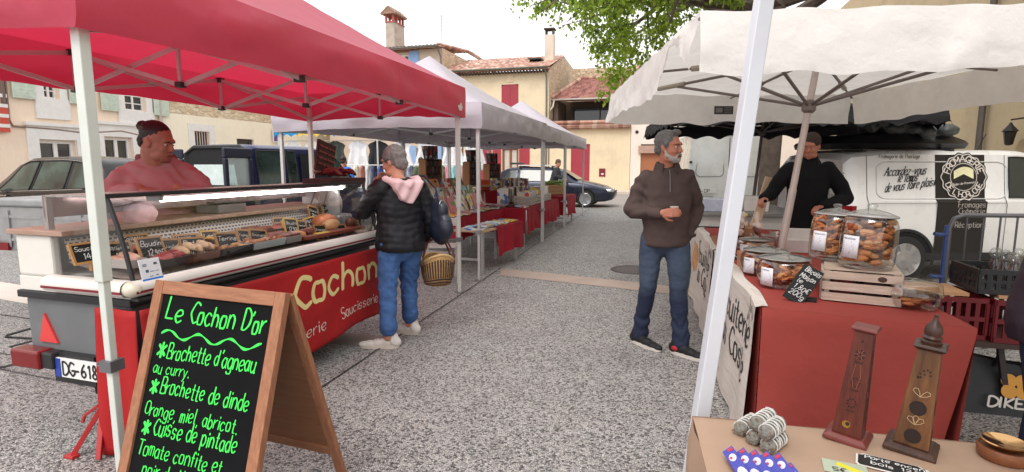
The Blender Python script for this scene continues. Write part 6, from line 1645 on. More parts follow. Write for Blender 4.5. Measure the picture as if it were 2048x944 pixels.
# low front table at the tent corner: flat magazines in a row, red cloth on the aisle side
T1=AT(963,463,.62); T1.z=0
t1=table('low front table of flat magazines beside the grey tent corner pole',T1+Vector((0.02,.05,0)),-R(23),.48,1.42,.62,'rb',.40,cover=(.30,1))
M1=TMat(t1)
for i in range(13):
 ci=[5,2,5,10,5,2,1,5,6,3,4,3,1][i]
 book('%s magazine lying flat on the low front table, %s from the near end'%(PAL[ci][0],ORD[i]),M1@Matrix.Translation((-.20+BR.uniform(-.03,.03),.10+i*.102,.628+.012*(i%2)))@Matrix.Rotation(BR.uniform(-.1,.1),4,'Z')@Matrix.Rotation(R(5),4,'X'),.30,.20,.012,ci,'magazines laid out on the book tables','magazine','magazine')
 # second table behind it with upright magazines in a display and flat albums along the edge
T2=AT(905,440,.74); T2.z=0
t2=table('long book table behind the low one, with magazines propped upright',T2+Vector((0.05,.3,0)),-R(20),.85,2.3,.74,'rf',.32)
M2=TMat(t2)
for i in range(14):
 ci=[3,4,3,1,5,9,6,10,7,9,5,7,10,7][i]
 book('%s album flat on the long book table, %s from the near end'%(PAL[ci][0],ORD[i]),M2@Matrix.Translation((-.16,.10+i*.155,.752+.010*(i%2)))@Matrix.Rotation(BR.uniform(-.08,.08),4,'Z'),.28,.19,.014,ci,'albums laid along the long book table','album','album')
for r_ in range(3):
 for i in range(8):
  ci=[[2,4,1,5,10,3,1,0],[8,5,2,1,0,4,2,6],[6,5,9,4,7,0,6,7]][r_][i]
  x=-.36-.20*r_; z=.76+.13*r_
  book('%s magazine propped in the %s display row, %s from the near end'%(PAL[ci][0],['front','middle','back'][r_],ORD[i]),M2@Matrix.Translation((x,.14+i*.235+BR.uniform(-.02,.02),z))@Matrix.Rotation(R(90)+BR.uniform(-.12,.12),4,'Z')@Matrix.Rotation(R(68),4,'X')@Matrix.Translation((0,.14,0)),.21,.28,.012,ci,'magazines propped in the display','magazine','magazine')
  # stepped rack under the propped magazines
k=MB()
for r_ in range(3):k.box2((-.44-.20*r_,.18,.746),(-.36-.20*r_,1.9,.755+.13*r_))
o=k.build('display_rack',mat('rack_dark',srgb(90,40,44),.7),None); o.matrix_world=M2; tag(o,'stepped dark red rack holding the propped magazines','rack')
# third table farther along with crates of records, long red front
T3=AT(1018,432,.74); T3.z=0
t3=table('long table of record crates under the middle grey tent, red cloth to the aisle',G2+A*-1.1+B*.10,-AN,.9,3.0,.74,'rf',.44)
M3=TMat(t3)
gcr=wood('grey_crate_wood',srgb(150,140,132),srgb(190,182,174),6)
def crate(lab,M,w,d,h,m,slats=3,grp='crates on the stalls',nm='crate',th=.01,floor=True):
 o=thing(nm,lab,'crate',(0,0,0),0,grp); o.matrix_world=M
 for k_ in range(slats):
  z0=h*k_/slats+.004; z1=h*(k_+1)/slats-(.012 if slats>1 else 0)
  for s in(-1,1):
   k=MB(); k.box2((-w/2,s*d/2-th/2,z0),(w/2,s*d/2+th/2,z1)); k.build('slat',m,o)
   k=MB(); k.box2((s*w/2-th/2,-d/2+th,z0),(s*w/2+th/2,d/2-th,z1)); k.build('slat',m,o)
 for sx in(-1,1):
  for sy in(-1,1):k=MB(); k.box2((sx*(w/2-th*1.6)-.012,sy*(d/2-th*1.6)-.012,0),(sx*(w/2-th*1.6)+.012,sy*(d/2-th*1.6)+.012,h)); k.build('corner_post',m,o)
 if floor:k=MB(); k.box2((-w/2+th,-d/2+th,.006),(w/2-th,d/2-th,.014)); k.build('floor',m,o)
 return o
def fill_books(M,n,w,d,h,labf,grp,pal=None):
 for i in range(n):
  ci=(pal or range(12))[BR.randrange(len(pal)if pal else 12)]
  th_=w/n*.82
  book(labf(PAL[ci][0],i),M@Matrix.Translation((-w/2+w*(i+.5)/n,0,.02))@Matrix.Rotation(R(90),4,'X')@Matrix.Rotation(R(90)+BR.uniform(-.06,.12),4,'Y')@Matrix.Translation((0,h/2*.98,-th_/2)),d*.8,h*BR.uniform(.85,1),th_,ci,grp)
Mc=M3@Matrix.Translation((-.22,1.05,.752))@Matrix.Rotation(R(90),4,'Z')
crate('grey wooden crate of records in the middle of the record table, near its aisle edge',Mc,.80,.34,.18,gcr)
fill_books(Mc,14,.72,.30,.24,lambda c,i:'%s record sleeve in the grey wooden crate, %s from its left end'%(c,ORD[i]),'records in the grey crate',[10,5,7,9,10,5])
Mc2=M3@Matrix.Translation((-.24,2.1,.752))@Matrix.Rotation(R(90),4,'Z')
crate('low crate packed with pale records at the far end of the record table',Mc2,.9,.36,.15,gcr)
fill_books(Mc2,20,.84,.32,.30,lambda c,i:'%s record standing in the far low crate, %s from its left end'%(c,ORD[i]),'records in the far crate',[5,5,10,9,5,7])
Mc3=M3@Matrix.Translation((-.62,1.3,.752))@Matrix.Rotation(R(90),4,'Z')
fill_books(Mc3,18,1.3,.26,.30,lambda c,i:'%s book in the leaning row behind the grey crate, %s from its left end'%(c,ORD[i]),'books leaning on the record table',[7,0,10,9,7,5])
for i in range(6):
 ci=[9,7,1,10,7,9][i]
 book('%s book lying on the near end of the record table, %s from the aisle'%(PAL[ci][0],ORD[i]),M3@Matrix.Translation((-.14-.13*i,.3+.07*(i%3),.752+.012*(i%2)))@Matrix.Rotation(BR.uniform(-.6,.6),4,'Z')@Matrix.Rotation(R(6),4,'Y'),.2,.28,.022,ci,'books lying on the record table')
 # fourth table at the far end, baskets of greens
t4=table('small far table draped in red under the last grey tent',G3+A*.15+B*.02,-AN,.8,1.35,.74,'rf',.48)
M4=TMat(t4)
Mw=M4@Matrix.Translation((-.45,.9,.752))
crate('pale wooden crate of greens on the far red draped table',Mw@Matrix.Rotation(R(20),4,'Z'),.5,.34,.26,wood('pale_crate',srgb(196,158,108),srgb(222,190,146),7))
mb=MB(); rr=random.Random(3)
for i in range(60):mb.ell((rr.uniform(-.22,.22),rr.uniform(-.15,.15),.22+rr.uniform(0,.12)),(.04,.05,.03),None,7,5)
o=mb.build('leafy_greens',mat('lettuce',srgb(150,176,96),.6,var=.4,vs=12),None,smooth=True); o.matrix_world=Mw; tag(o,'loose heap of leafy greens in the pale crate','vegetables',kind='stuff')
# raised red table behind, in the middle of the view
t5=table('raised red draped table behind the propped magazines, carrying a row of black books',AT(985,408,.95)*0+Vector((-.62,12.6,0)),-R(62),.5,1.5,.92,'rf',.36)
M5=TMat(t5)
Mr=M5@Matrix.Translation((-.22,.75,.93))@Matrix.Rotation(R(90),4,'Z')
fill_books(Mr,16,.95,.22,.26,lambda c,i:'%s book standing on the raised red table, %s from the left'%(c,ORD[i]),'books on the raised red table',[7,7,10,5])
k=MB(); k.box2((-.09,-.10,0),(.09,.10,.24)); o=k.build('book_box',mat('orange_box',srgb(214,84,56),.5),None); o.matrix_world=M5@Matrix.Translation((-.25,.10,.93)); tag(o,'orange red box at the end of the raised red table','box')
# narrow bookcases with dark books
CASEW=wood('bookcase_oak',srgb(150,96,54),srgb(186,130,82),6,(10,10,1.2)); CASED=mat('bookcase_dark',srgb(58,44,40),.6)
def bookcase(lab,px,py0,py1,Y,W,rz,k0):
 a=ATY(px,py1,Y); b_=ATY(px,py0,Y); H=b_.z-a.z
 base=Vector((a.x,Y,a.z))
 t=thing('bookcase',lab,'bookcase',base,rz,'narrow bookcases at the back of the book stall')
 D=.26
 for s in(-1,1):k=MB(); k.box2((s*W/2-.012,-D/2,0),(s*W/2+.012,D/2,H)); k.build('side_panel',CASEW,t)
 k=MB(); k.box2((-W/2+.012,D/2-.012,0),(W/2-.012,D/2,H)); k.build('back_panel',CASED,t)
 n=4
 for i in range(n+1):k=MB(); k.box2((-W/2+.0125,-D/2+.005,H*i/n*.985),(W/2-.0125,D/2-.013,H*i/n*.985+.018)); k.build('shelf',CASED,t)
 Mb=Matrix.Translation(base)@Matrix.Rotation(rz,4,'Z')
 for i in range(n):
  w_=W-.05
  for j in range(7):
   hh=H/n*BR.uniform(.62,.82); kx=MB(); kx.box((0,0,hh/2),(w_/7*.86,.17,hh)); o=kx.build('book',mat('spine_%d'%((j*5+i*3+k0)%6),[srgb(66,40,40),srgb(84,66,60),srgb(50,48,54),srgb(110,92,84),srgb(96,50,48),srgb(72,70,72)][(j*5+i*3+k0)%6],.5),None)
   o.matrix_world=Mb@Matrix.Translation((-w_/2+w_*(j+.5)/7,-.02,H*i/n*.985+.02)); tag(o,'dark book, %s shelf of the %s, %s from the left'%(['bottom','second','third','top'][i],lab.split(' bookcase')[0]+' bookcase',ORD[j]),'book','books in the narrow bookcases')
 for j in range(4):
  kx=MB(); kx.box((0,0,.13),(.022,.18,.26)); o=kx.build('book',MATS['cover_black']if 'cover_black' in MATS else covermat(7),None)
  o.matrix_world=Mb@Matrix.Translation((-W/2+.08+j*(W-.1)/4,-.02,H+.012))@Matrix.Rotation(R(-12+4*j),4,'Y'); tag(o,'black book leaning on top of the %s, %s from the left'%(lab.split(' bookcase')[0]+' bookcase',ORD[j]),'book','books on top of the bookcases')
 return base
def stand_table(lab,base,rz,w,d):
 t=thing('trestle',lab,'table',(base.x,base.y,0),rz,'trestles under the bookcases')
 k=MB(); k.box((0,0,base.z-.02),(w,d,.035)); k.build('tabletop',TWOOD,t)
 for sx in(-1,1):
  for sy in(-1,1):k=MB(); k.box2((sx*(w/2-.05)-.02,sy*(d/2-.05)-.02,0),(sx*(w/2-.05)+.02,sy*(d/2-.05)+.02,base.z-.04)); k.build('leg',LEGM,t)
b1=bookcase('largest narrow wooden bookcase behind the woman, left of the tent poles',862,319,374,11.2,.36,-R(-38),0); stand_table('trestle under the largest narrow bookcase',b1,R(38),.9,.5)
b2=bookcase('middle narrow wooden bookcase between the two tent poles',944,324,370,12.6,.30,-R(-38),2); stand_table('trestle under the middle narrow bookcase',b2,R(38),.9,.5)
b3=bookcase('smallest narrow wooden bookcase in front of the red shopfront',984,328,375,14.2,.34,-R(-38),4); stand_table('trestle under the smallest narrow bookcase',b3,R(38),.9,.5)
# white garden chair by the woman
o=thing('folding_chair','white metal chair with its back to us between the woman and the tent pole','chair',(-.92,7.15,0),R(10))
cw=mat('chair_white',srgb(206,202,196),.4,.1)
for s in(-1,1):
 k=MB(); k.tube([(s*.19,-.2,0),(s*.19,-.17,.45),(s*.18,-.26,.60),(s*.18,-.22,.86)],.014,8); k.build('rear_leg',cw,o,smooth=True)
 k=MB(); k.tube([(s*.19,.2,0),(s*.19,.18,.45)],.014,8); k.build('front_leg',cw,o)
 k=MB(); k.tube([(s*.19,-.18,.46),(s*.19,.18,.46)],.012,8); k.build('side_rail',cw,o)
k=MB(); k.box((0,0,.465),(.36,.36,.018)); k.build('seat',cw,o,bevel=.006)
k=MB(); k.box((0,-.235,.80),(.36,.02,.10)); k.build('backrest',cw,o,bevel=.006)
# --- biscuit stall
BT=.80
T0=Vector((1.27,2.72,0)); TF=Vector((2.15,6.31,0)); TR_=Vector((2.06,2.36,0)); TFR=TF+Vector((.82,-.22,0))
YD=(TF-T0).normalized(); TL_=(TF-T0).length; XD=Vector((YD.y,-YD.x,0))
def bput(px,py,z=BT):return AT(px,py,z)
CORAL=fabric('coral_cloth',srgb(160,68,60),.04,var=.06,bump=.3,bs=5,bd=.04,rough=.8,ridge=.45,rs=2.2)
t=thing('trestle_table','long trestle table under the coral red cloth of the biscuit stall','table',T0,math.atan2(YD.y,YD.x)-math.pi/2)
k=MB(); k.box2((.02,.02,BT-.035),(.82,TL_-.02,BT-.004)); k.build('tabletop',TWOOD,t)
for x in(.10,.74):
 for y in(.3,1.9,3.4):
  k=MB(); k.box2((x-.02,y-.02,0),(x+.02,y+.02,BT-.035)); k.build('leg',LEGM,t)
c=MB()
def topc(u,v):
 p=T0.lerp(TR_,u).lerp(TF.lerp(TFR,u),v); return(p.x,p.y,BT+.003*nz(p.x*6,p.y*6))
c.grid(topc,16,50)
fn_=Vector((TR_.y-T0.y,-(TR_.x-T0.x),0)).normalized()
def frontc(u,v):
 p=T0.lerp(TR_,u); w=.035*nz(u*3.5,v*1.5,2)*v+.05*math.sin(u*9+1)*v*.6+.04*v
 fl=(TR_-T0).normalized()*(-.11*v*u*u)
 z=BT-(BT-.06)*v+.0
 edge=.012*math.sin(min(1,v*12)*math.pi/2)
 return tuple(p+fn_*(w+edge)+fl+Vector((0,0,z)))
c.grid(frontc,60,30)
def rightc(u,v):
 p=TR_.lerp(TFR,u); w=.05*math.sin(u*30)*v*.5+.03*v; return(p.x+w-.11*v*(1-u)**6,p.y-.0+(fn_.y*.05*v)*(1-u)**6,BT-(BT-.06)*v)
c.grid(rightc,60,12)
def leftc(u,v):
 p=T0.lerp(TF,u); return(p.x-.004,p.y,BT-.7*v)
c.grid(leftc,30,6)
tag(c.build('table_cloth',CORAL,None,smooth=True,recalc=False,angle=50),'coral red cloth hanging to the ground over the biscuit table','tablecloth')
# printed banners with a pale wood pattern on the aisle side
def woodprint():
 m,nt,out=_new('wood_print'); p=nt.nodes.new('ShaderNodeBsdfPrincipled'); nt.links.new(p.outputs[0],out.inputs[0]); co=_coord(nt)
 n=_noise(nt,co,5,6,.7,(1,.5,9)); c_=_ramp(nt,n,[(.3,srgb(176,164,152)),(.45,srgb(216,208,198)),(.7,srgb(228,222,214))])
 nt.links.new(c_,p.inputs['Base Color']); p.inputs['Roughness'].default_value=.5; return m
WP=woodprint(); INK=mat('banner_ink',(.018,.018,.018),.55,var=.1)
def banner(lab,s0,s1,lines,logo=None,over=.05):
 def pt(s,z,d=0):
  p=T0+YD*s; q=Vector((p.x,p.y,z)); b=.012*nz(s*4,z*3,4)+.010*math.sin(s*9+z*2)+.055*(BT-z)
  q-=XD*(.020+b+d); return tuple(q)
 mb=MB(); mb.grid(lambda u,v:pt(s1+(s0-s1)*u,.02+(BT-.0-.02)*v),60,26)
 mb.grid(lambda u,v:tuple(Vector(pt(s1+(s0-s1)*u,BT))+(XD*(.021+.055*v*(1-.3*u))+Vector((0,0,.007)))*(1 if v>0 else 0)),60,4)
 o=mb.build('banner',WP,None,smooth=True,recalc=False,angle=60); tag(o,lab,'banner','printed banners on the biscuit table')
 for txt,st_,en_,z,size,w_ in lines:
  k=MB(); write(k,txt,lambda x,y,d:pt(st_-x,z+y,d+.001),size,w=w_,nib=.55,cond=(st_-en_)/text_width(txt,size),lift=.002,per=6); k.build('lettering',INK,o,recalc=False)
 if logo:
  k=MB(); s_,z_,r=logo; N=40
  k.grid(lambda u,v:pt(s_-r*v*math.cos(2*math.pi*u)*(1+.05*math.cos(22*math.pi*u)),z_+r*v*math.sin(2*math.pi*u)*(1+.05*math.cos(22*math.pi*u)),.003),N,5); k.build('biscuit_picture',mat('biscuit_print',srgb(206,150,92),.6,var=.3,vs=14),o,recalc=False)
 k=MB()
 for j in range(5):
  a=s0+.16+.012*j; k.tube([pt(a+.018*math.sin(i*.8+j),.775-.03*i+.01*j,.003)for i in range(5)],.0018,4)
  k.tube([pt(s0+.09+(.012+.01*j)*math.cos(i*.8),.74+(.012+.008*j)*math.sin(i*.8),.003)for i in range(6)],.0016,4)
 k.build('wheat_drawing',mat('pale_grey_ink',srgb(150,142,134),.6),o,recalc=False)
 return o
banner('near pale wood print banner reading Biscuiterie Mas Coste on the biscuit table',.01,1.93,[('Biscuiterie',1.22,.08,.545,.165,.15),('Mas Coste',1.16,.10,.345,.165,.15)])
banner('far pale wood print banner with a biscuit picture beside the white van side',1.97,3.66,[('Biscuiterie',3.22,2.02,.545,.165,.15),('Mas Coste',3.12,2.10,.345,.165,.15)],logo=(3.43,.50,.16))
# glass jars
JG=glass('jar_glass',(.94,.95,.94),.07,.62,.015)
BISC=[mat('biscuit_%d'%i,c_,.75,var=.22,vs=20,bump=.4,bs=60,bd=.004)for i,c_ in enumerate((srgb(196,126,74),srgb(176,104,58),srgb(212,152,98),srgb(150,86,50)))]
LABW=mat('label_white',srgb(226,226,232),.6,var=.02); LTXT=mat('label_text',srgb(90,92,110),.7)
def jar(lab,p,r,h,kind,lab_at,lw,lh,seed,title='Biscuits',tilt=0.0,fill=.8,belly=1.0):
 t=thing('glass_jar',lab,'jar',p,0,'glass jars of biscuits',rot=(0,tilt,0))
 prof=[(.001,.004),(r*.88,.004),(r*.97,.02),(r,.05),(r*belly,h*.5),(r*.98,h*.80),(r*.90,h*.90),(r*.84,h*.93),(r*.86,h*.955)]
 m=MB(); m.lathe(prof,40); m.build('glass_body',JG,t,smooth=True,recalc=False,angle=70)
 m=MB(); m.lathe([(r*.92,h*.955),(r*.95,h*.975),(r*.90,h*.99),(r*.55,h*1.05),(r*.2,h*1.085),(r*.12,h*1.10),(r*.17,h*1.13),(r*.20,h*1.155),(r*.12,h*1.185),(.001,h*1.19)],36); m.build('lid',JG,t,smooth=True,recalc=False,angle=70)
 m=MB(); m.lathe([(r*.84,h*.945),(r*.93,h*.95),(r*.955,h*.965),(r*.93,h*.982),(r*.84,h*.98)],36); m.build('seal_ring',mat('rim_glass',srgb(190,190,188),.12,.2,var=0),t,smooth=True)
 rr=random.Random(seed); f=MB(); ri=r*.90; H0=.02; H1=h*fill
 n=int(190*(r/.13)**1.5*(fill*h/.26))
 for i in range(n):
  z=H0+.018+(H1-H0)*(i/n); a=rr.uniform(0,2*math.pi); ra=ri*(.80 if rr.random()<.72 else rr.uniform(.1,.7)); x,y=ra*math.cos(a),ra*math.sin(a); mi=rr.choices([0,1,2,3],[4,3,3,1])[0]
  if kind=='finger':
   ang=a+math.pi/2+rr.uniform(-.5,.5); dz_=rr.uniform(-.25,.25); L=rr.uniform(.030,.040); d_=Vector((math.cos(ang),math.sin(ang),dz_))
   f.tube([Vector((x,y,z))+d_*L*q for q in(-1,-.85,-.3,.3,.85,1)],[.004,.011,.0145,.0145,.011,.004],8,mi)
  elif kind=='ring':
   M=Matrix.Translation((x,y,z))@Euler((rr.uniform(-.9,.9),rr.uniform(-.9,.9),rr.uniform(0,6))).to_matrix().to_4x4()
   f.tube([M@Vector((.024*math.cos(q*math.pi/5),.024*math.sin(q*math.pi/5),0))for q in range(10)],.010,6,mi,closed=True)
  else:
   M=Matrix.Translation((x,y,z))@Euler((rr.uniform(-.8,.8),rr.uniform(-.8,.8),rr.uniform(0,6))).to_matrix().to_4x4()
   f.ell((0,0,0),(.034,.030,.011),M,12,6,mi)
 tag(f.build('biscuits',BISC,t,smooth=True),kind='stuff')
 def lp(x,y,d):a=lab_at+x/r; q=(r*belly+.002+d); return(q*math.cos(a),q*math.sin(a),h*.40+y)
 m=MB(); m.grid(lambda u,v:lp((u-.5)*lw,(v-.5)*lh,0),10,2); lo=m.build('paper_label',LABW,t,smooth=True,recalc=False,solid=.0008)
 m=MB(); write(m,title,lambda x,y,d:lp(-lw*.42+x,lh*.33+y,d),lh*.09,w=.16,lift=.001,per=3,cond=.9); rr=random.Random(seed)
 for i in range(8):
  z0=lh*(.20-.085*i); x1=lw*rr.uniform(.05,.40); m.add([lp(-lw*.42,z0,.0012),lp(x1,z0,.0012),lp(x1,z0+lh*.022,.0012),lp(-lw*.42,z0+lh*.022,.0012)],[(0,1,2,3)])
 m.build('label_text',LTXT,lo,recalc=False)
 return t
def face(p,extra=0):return math.atan2(-p.y,-p.x)+extra
CR=Vector((1.65,2.87,BT+.003)); CZ=-R(29); CH=.172
CRM=Matrix.Translation(CR)@Matrix.Rotation(CZ,4,'Z')
wc=wood('whitewashed_wood',srgb(176,152,134),srgb(216,198,182),7)
crate('whitewashed wooden crate with a cut-out handle, carrying two tall biscuit jars',CRM@Matrix.Translation((.175,.235,0)),.35,.46,CH,wc,3,grp='wooden crate under the jars',th=.014)
cro=[o for o in bpy.data.objects if o.get('group')=='wooden crate under the jars'][0]; del cro['group']
k=MB(); k.box2((-.17,-.225,CH-.006),(.17,.225,CH+.004)); k.build('lid_board',wc,cro)
k=MB(); k.ell((0,0,0),(.020,.003,.014)); o=k.build('knot',mat('wood_knot',srgb(74,50,40),.7),cro,smooth=True); o.location=(.09,-.238,CH-.035)
for i in range(3):
 k=MB(); rr=random.Random(i)
 for j in range(6):k.box((rr.uniform(-.1,.1),rr.uniform(-.16,.16),.03+.03*i),(.09,.10,.05))
 o=k.build('packet',mat('packet_maroon_%d'%i,[srgb(120,30,36),srgb(90,40,40),srgb(206,196,186)][i],.5),None,bevel=.006)if False else None
for i in range(4):
 k=MB(); k.box((0,0,.05),(.10,.13,.10)); o=k.build('packet',mat('packet_maroon_%d'%(i%2),[srgb(120,30,36),srgb(80,40,40)][i%2],.5),None,bevel=.006)
 o.matrix_world=CRM@Matrix.Translation((.10+.14*(i%2),.13+.19*(i//2),.016)); tag(o,['dark red packet','brown packet'][i%2]+' inside the whitewashed crate, '+['front','back'][i//2]+' row','packet','packets inside the whitewashed crate')
JA=Vector((1.862,2.86,BT+CH+.008)); JB=Vector((1.835,3.12,BT+CH+.008))
jar('tall glass jar of finger biscuits on the right of the whitewashed crate',JA,.130,.285,'finger',face(JA,-.62),.085,.115,3,'Navettes',R(3),.86,1.02)
jar('tall glass jar of ring biscuits behind the finger biscuit jar on the crate',JB,.122,.270,'ring',face(JB,-.62),.080,.110,4,'Canistrelli',R(3),.84,1.02)
J1=bput(1577,580); J2=bput(1549,560); J3=bput(1528,528)+Vector((.05,.28,0))
jar('squat glass jar of chocolate chip cookies nearest the slate price sign',J1+Vector((.02,.10,.004)),.148,.175,'cookie',face(J1,-.62),.075,.105,5,'Cookies',0,.74,1.06)
jar('squat glass jar of cookies just behind the nearest squat one',J2+Vector((.02,.20,.004)),.142,.165,'cookie',face(J2,-.62),.075,.10,6,'Sables',0,.70,1.06)
jar('low glass jar of pale biscuits third from the front among the squat jars',J3+Vector((.06,.12,.004)),.135,.13,'cookie',face(J3,-.62),.07,.08,7,'Rochers',0,.6,1.06)
# slate price sign propped in front
q=bput(1598,602); o=thing('slate_sign','black slate price sign with white chalk writing propped against the nearest squat jar','sign',q+Vector((-.045,-.01,.002)),-R(30))
M=Matrix.Rotation(R(-22),4,'X')@Matrix.Rotation(R(27),4,'Y')
k=MB(); k.box((0,0,.105),(.105,.007,.21),M=M); k.build('slate',SLATE,o,bevel=.002)
k=MB(); k.box((.05,.06,.006),(.13,.075,.01)); k.build('foot',SLATE,o)
k=MB(); pl=flat_place(M@Vector((-.045,-.0042,.02)),M.to_3x3()@Vector((1,0,0)),M.to_3x3()@Vector((0,0,1)))
for txt,y,s_ in(('Biscuits',.155,.026),('Maison',.115,.026),('le',.085,.022),('1,80€',.05,.026),('200g',.012,.026)):write(k,txt,pl,s_,.004+random.uniform(0,.012),y,w=.11,jitter=.1,slant=.2,cond=min(1,.084/text_width(txt,s_)))
k.build('writing',CHALK,o,recalc=False)
# glass dish with lid on the right
q=Vector((2.04,2.74,BT+.004)); t=thing('glass_dish','low round covered glass dish of brown biscuits right of the crate','dish',q)
k=MB(); k.lathe([(.001,.003),(.105,.003),(.118,.02),(.122,.06),(.128,.064)],36); k.build('bowl',JG,t,smooth=True,recalc=False)
k=MB(); k.lathe([(.121,.064),(.128,.07),(.120,.12),(.112,.128),(.03,.138),(.001,.139)],36); k.build('lid',JG,t,smooth=True,recalc=False)
k=MB(); rr=random.Random(2)
for i in range(26):k.ell((rr.uniform(-.08,.08),rr.uniform(-.08,.08),.02+.03*rr.random()),(.03,.025,.010),None,10,6,rr.choice([0,1,3]))
tag(k.build('biscuits',BISC,t,smooth=True),kind='stuff')
# boxes, punnets, honey, bags, terminal
KRAFT=mat('kraft_card',srgb(186,130,92),.75,var=.08)
def cardbox(lab,px,py,w,d,h,m,rz=-.3,lid=True,dx=0,dy=0,nm='card_box'):
 q=bput(px,py)+Vector((dx,dy,.003)); o=thing(nm,lab,'box',q,rz,'small boxes on the biscuit table')
 k=MB(); k.box((0,0,h*.36),(w,d,h*.72)); k.build('box',m,o,bevel=.003)
 if lid:k=MB(); k.box((0,0,h*.865),(w+.008,d+.008,h*.27)); k.build('lid',m,o,bevel=.003)
 return o
cardbox('brown kraft card box left of the squat jars',1512,540,.17,.12,.11,KRAFT,-.2,dy=.08)
cardbox('smaller brown kraft box behind the first kraft box',1530,512,.14,.10,.07,KRAFT,-.25,dy=.15,dx=.02)
PET=glass('clear_plastic',(.95,.95,.95),.10,.55,.05,.12,(.8,.8,.8))
def punnet(lab,px,py,w,d,h,dx=0,dy=0,rz=-.25,cs=None):
 q=bput(px,py)+Vector((dx,dy,.004)); o=thing('punnet',lab,'punnet',q,rz,'clear punnets of biscuits')
 k=MB()
 for(x0,y0,x1,y1)in((-1,-1,1,-1),(1,-1,1,1),(1,1,-1,1),(-1,1,-1,-1)):k.add([(x0*w*.42,y0*d*.42,.002),(x1*w*.42,y1*d*.42,.002),(x1*w/2,y1*d/2,h),(x0*w/2,y0*d/2,h)],[(0,1,2,3)])
 k.build('tub',PET,o,recalc=False)
 k=MB(); k.box((0,0,h+.008),(w+.01,d+.01,.014)); k.build('lid',PET,o,bevel=.004)
 k=MB(); rr=random.Random(int(px))
 for i in range(18):k.ell((rr.uniform(-w*.33,w*.33),rr.uniform(-d*.33,d*.33),rr.uniform(.015,h*.8)),(.03,.024,.012),Euler((rr.uniform(-.5,.5),rr.uniform(-.5,.5),0)).to_matrix().to_4x4()if False else None,9,6,rr.randrange(4))
 tag(k.build('biscuits',BISC,o,smooth=True),kind='stuff')
punnet('clear plastic punnet of biscuits behind the kraft box',1500,508,.22,.16,.06,dy=.22)
punnet('clear plastic punnet between the pole and the squat jars',1548,500,.22,.16,.075,dy=.3,dx=.05)
punnet('clear plastic punnet farthest back on the biscuit table, beside the umbrella pole',1580,492,.24,.16,.06,dy=.35,dx=.12)
q=bput(1484,474); t=thing('honey_jar','jar of orange honey with a yellow topped dipper at the far biscuit table','jar',q+Vector((.06,.1,.003)))
k=MB(); k.lathe([(.001,0),(.045,0),(.05,.01),(.05,.11),(.042,.125)],24); k.build('honey',mat('honey',srgb(214,140,40),.15,var=.1,coat=.5),t,smooth=True)
k=MB(); k.lathe([(.045,.126),(.05,.128),(.05,.148),(.045,.152),(.001,.152)],24); k.build('lid',JG,t,smooth=True)
k=MB(); k.tube([(0,0,.153),(.0,.0,.20)],.008,8); k.ell((0,0,.21),(.03,.03,.02)); k.build('yellow_top',mat('lime_yellow',srgb(226,226,50),.4),t,smooth=True)
bagm=mat('pale_paper_bag',srgb(222,200,188),.35,var=.12,vs=14,coat=.3)
t=bput(1545,470); rr=random.Random(12)
bb=thing('display_tray','wooden tray heaped with small wrapped bags of sweets near the umbrella pole','tray',Vector((2.08,4.95,BT+.003)),-.25)
k=MB(); k.box((0,0,.02),(.46,.50,.04)); k.build('tray',wood('tray_wood',srgb(140,88,50),srgb(176,120,76),6),bb,bevel=.004)
for i in range(12):
 mb=MB(); x,y,z=rr.uniform(-.16,.16),rr.uniform(-.18,.18),.07+.05*(i%3)
 mb.ell((0,0,0),(.05,.04,.035),None,10,8); mb.cone((0,0,.02),(rr.uniform(-.03,.03),rr.uniform(-.03,.03),.08),.012,.03,8)
 for v_i,v in enumerate(mb.v):mb.v[v_i]=tuple(Vector(v)*(1+.35*nz(v[0]*40+i,v[1]*40,v[2]*40)))
 o=mb.build('wrapped_bag',bagm if i%3 else mat('brown_sweets',srgb(120,66,54),.3,var=.3,vs=30),None,smooth=True,angle=30); o.matrix_world=Matrix.Translation(bb.location)@Matrix.Rotation(-.25,4,'Z')@Matrix.Translation((x,y,z))@Matrix.Rotation(rr.uniform(0,6),4,'Z')
 tag(o,'small wrapped bag of sweets heaped on the wooden tray','bag','wrapped bags heaped on the wooden tray')
q=Vector((2.42,4.55,BT+.003)); o=thing('cake_box','open white card cake box beside the umbrella pole on the biscuit table','box',q,-.3)
k=MB(); k.box((0,0,.05),(.26,.2,.1),taper=1.08); k.build('box',mat('white_card',srgb(216,208,204),.6),o); k=MB(); k.box((0,.12,.11),(.27,.03,.10),M=Matrix.Rotation(.15,4,'X')); k.build('flap',MATS['white_card'],o)
o=thing('payment_terminal','grey card payment terminal at the far left of the biscuit table','terminal',bput(1447,446)+Vector((.06,.05,.004)),-.6)
k=MB(); k.box((0,0,.025),(.09,.19,.045),M=Matrix.Rotation(.25,4,'X')); k.build('case',mat('terminal_grey',srgb(120,116,116),.3,.2),o,bevel=.012)
k=MB(); k.box((0,.045,.058),(.07,.05,.004),M=Matrix.Rotation(.25,4,'X')); k.build('screen',BLACKP,o)
k=MB()
for i in range(4):
 for j in range(3):k.box((-.022+.022*j,-.06+.02*i,.037+.0),(.016,.013,.026),M=Matrix.Rotation(.25,4,'X'))
k.build('keys',mat('keys_pale',srgb(190,188,186),.4),o)
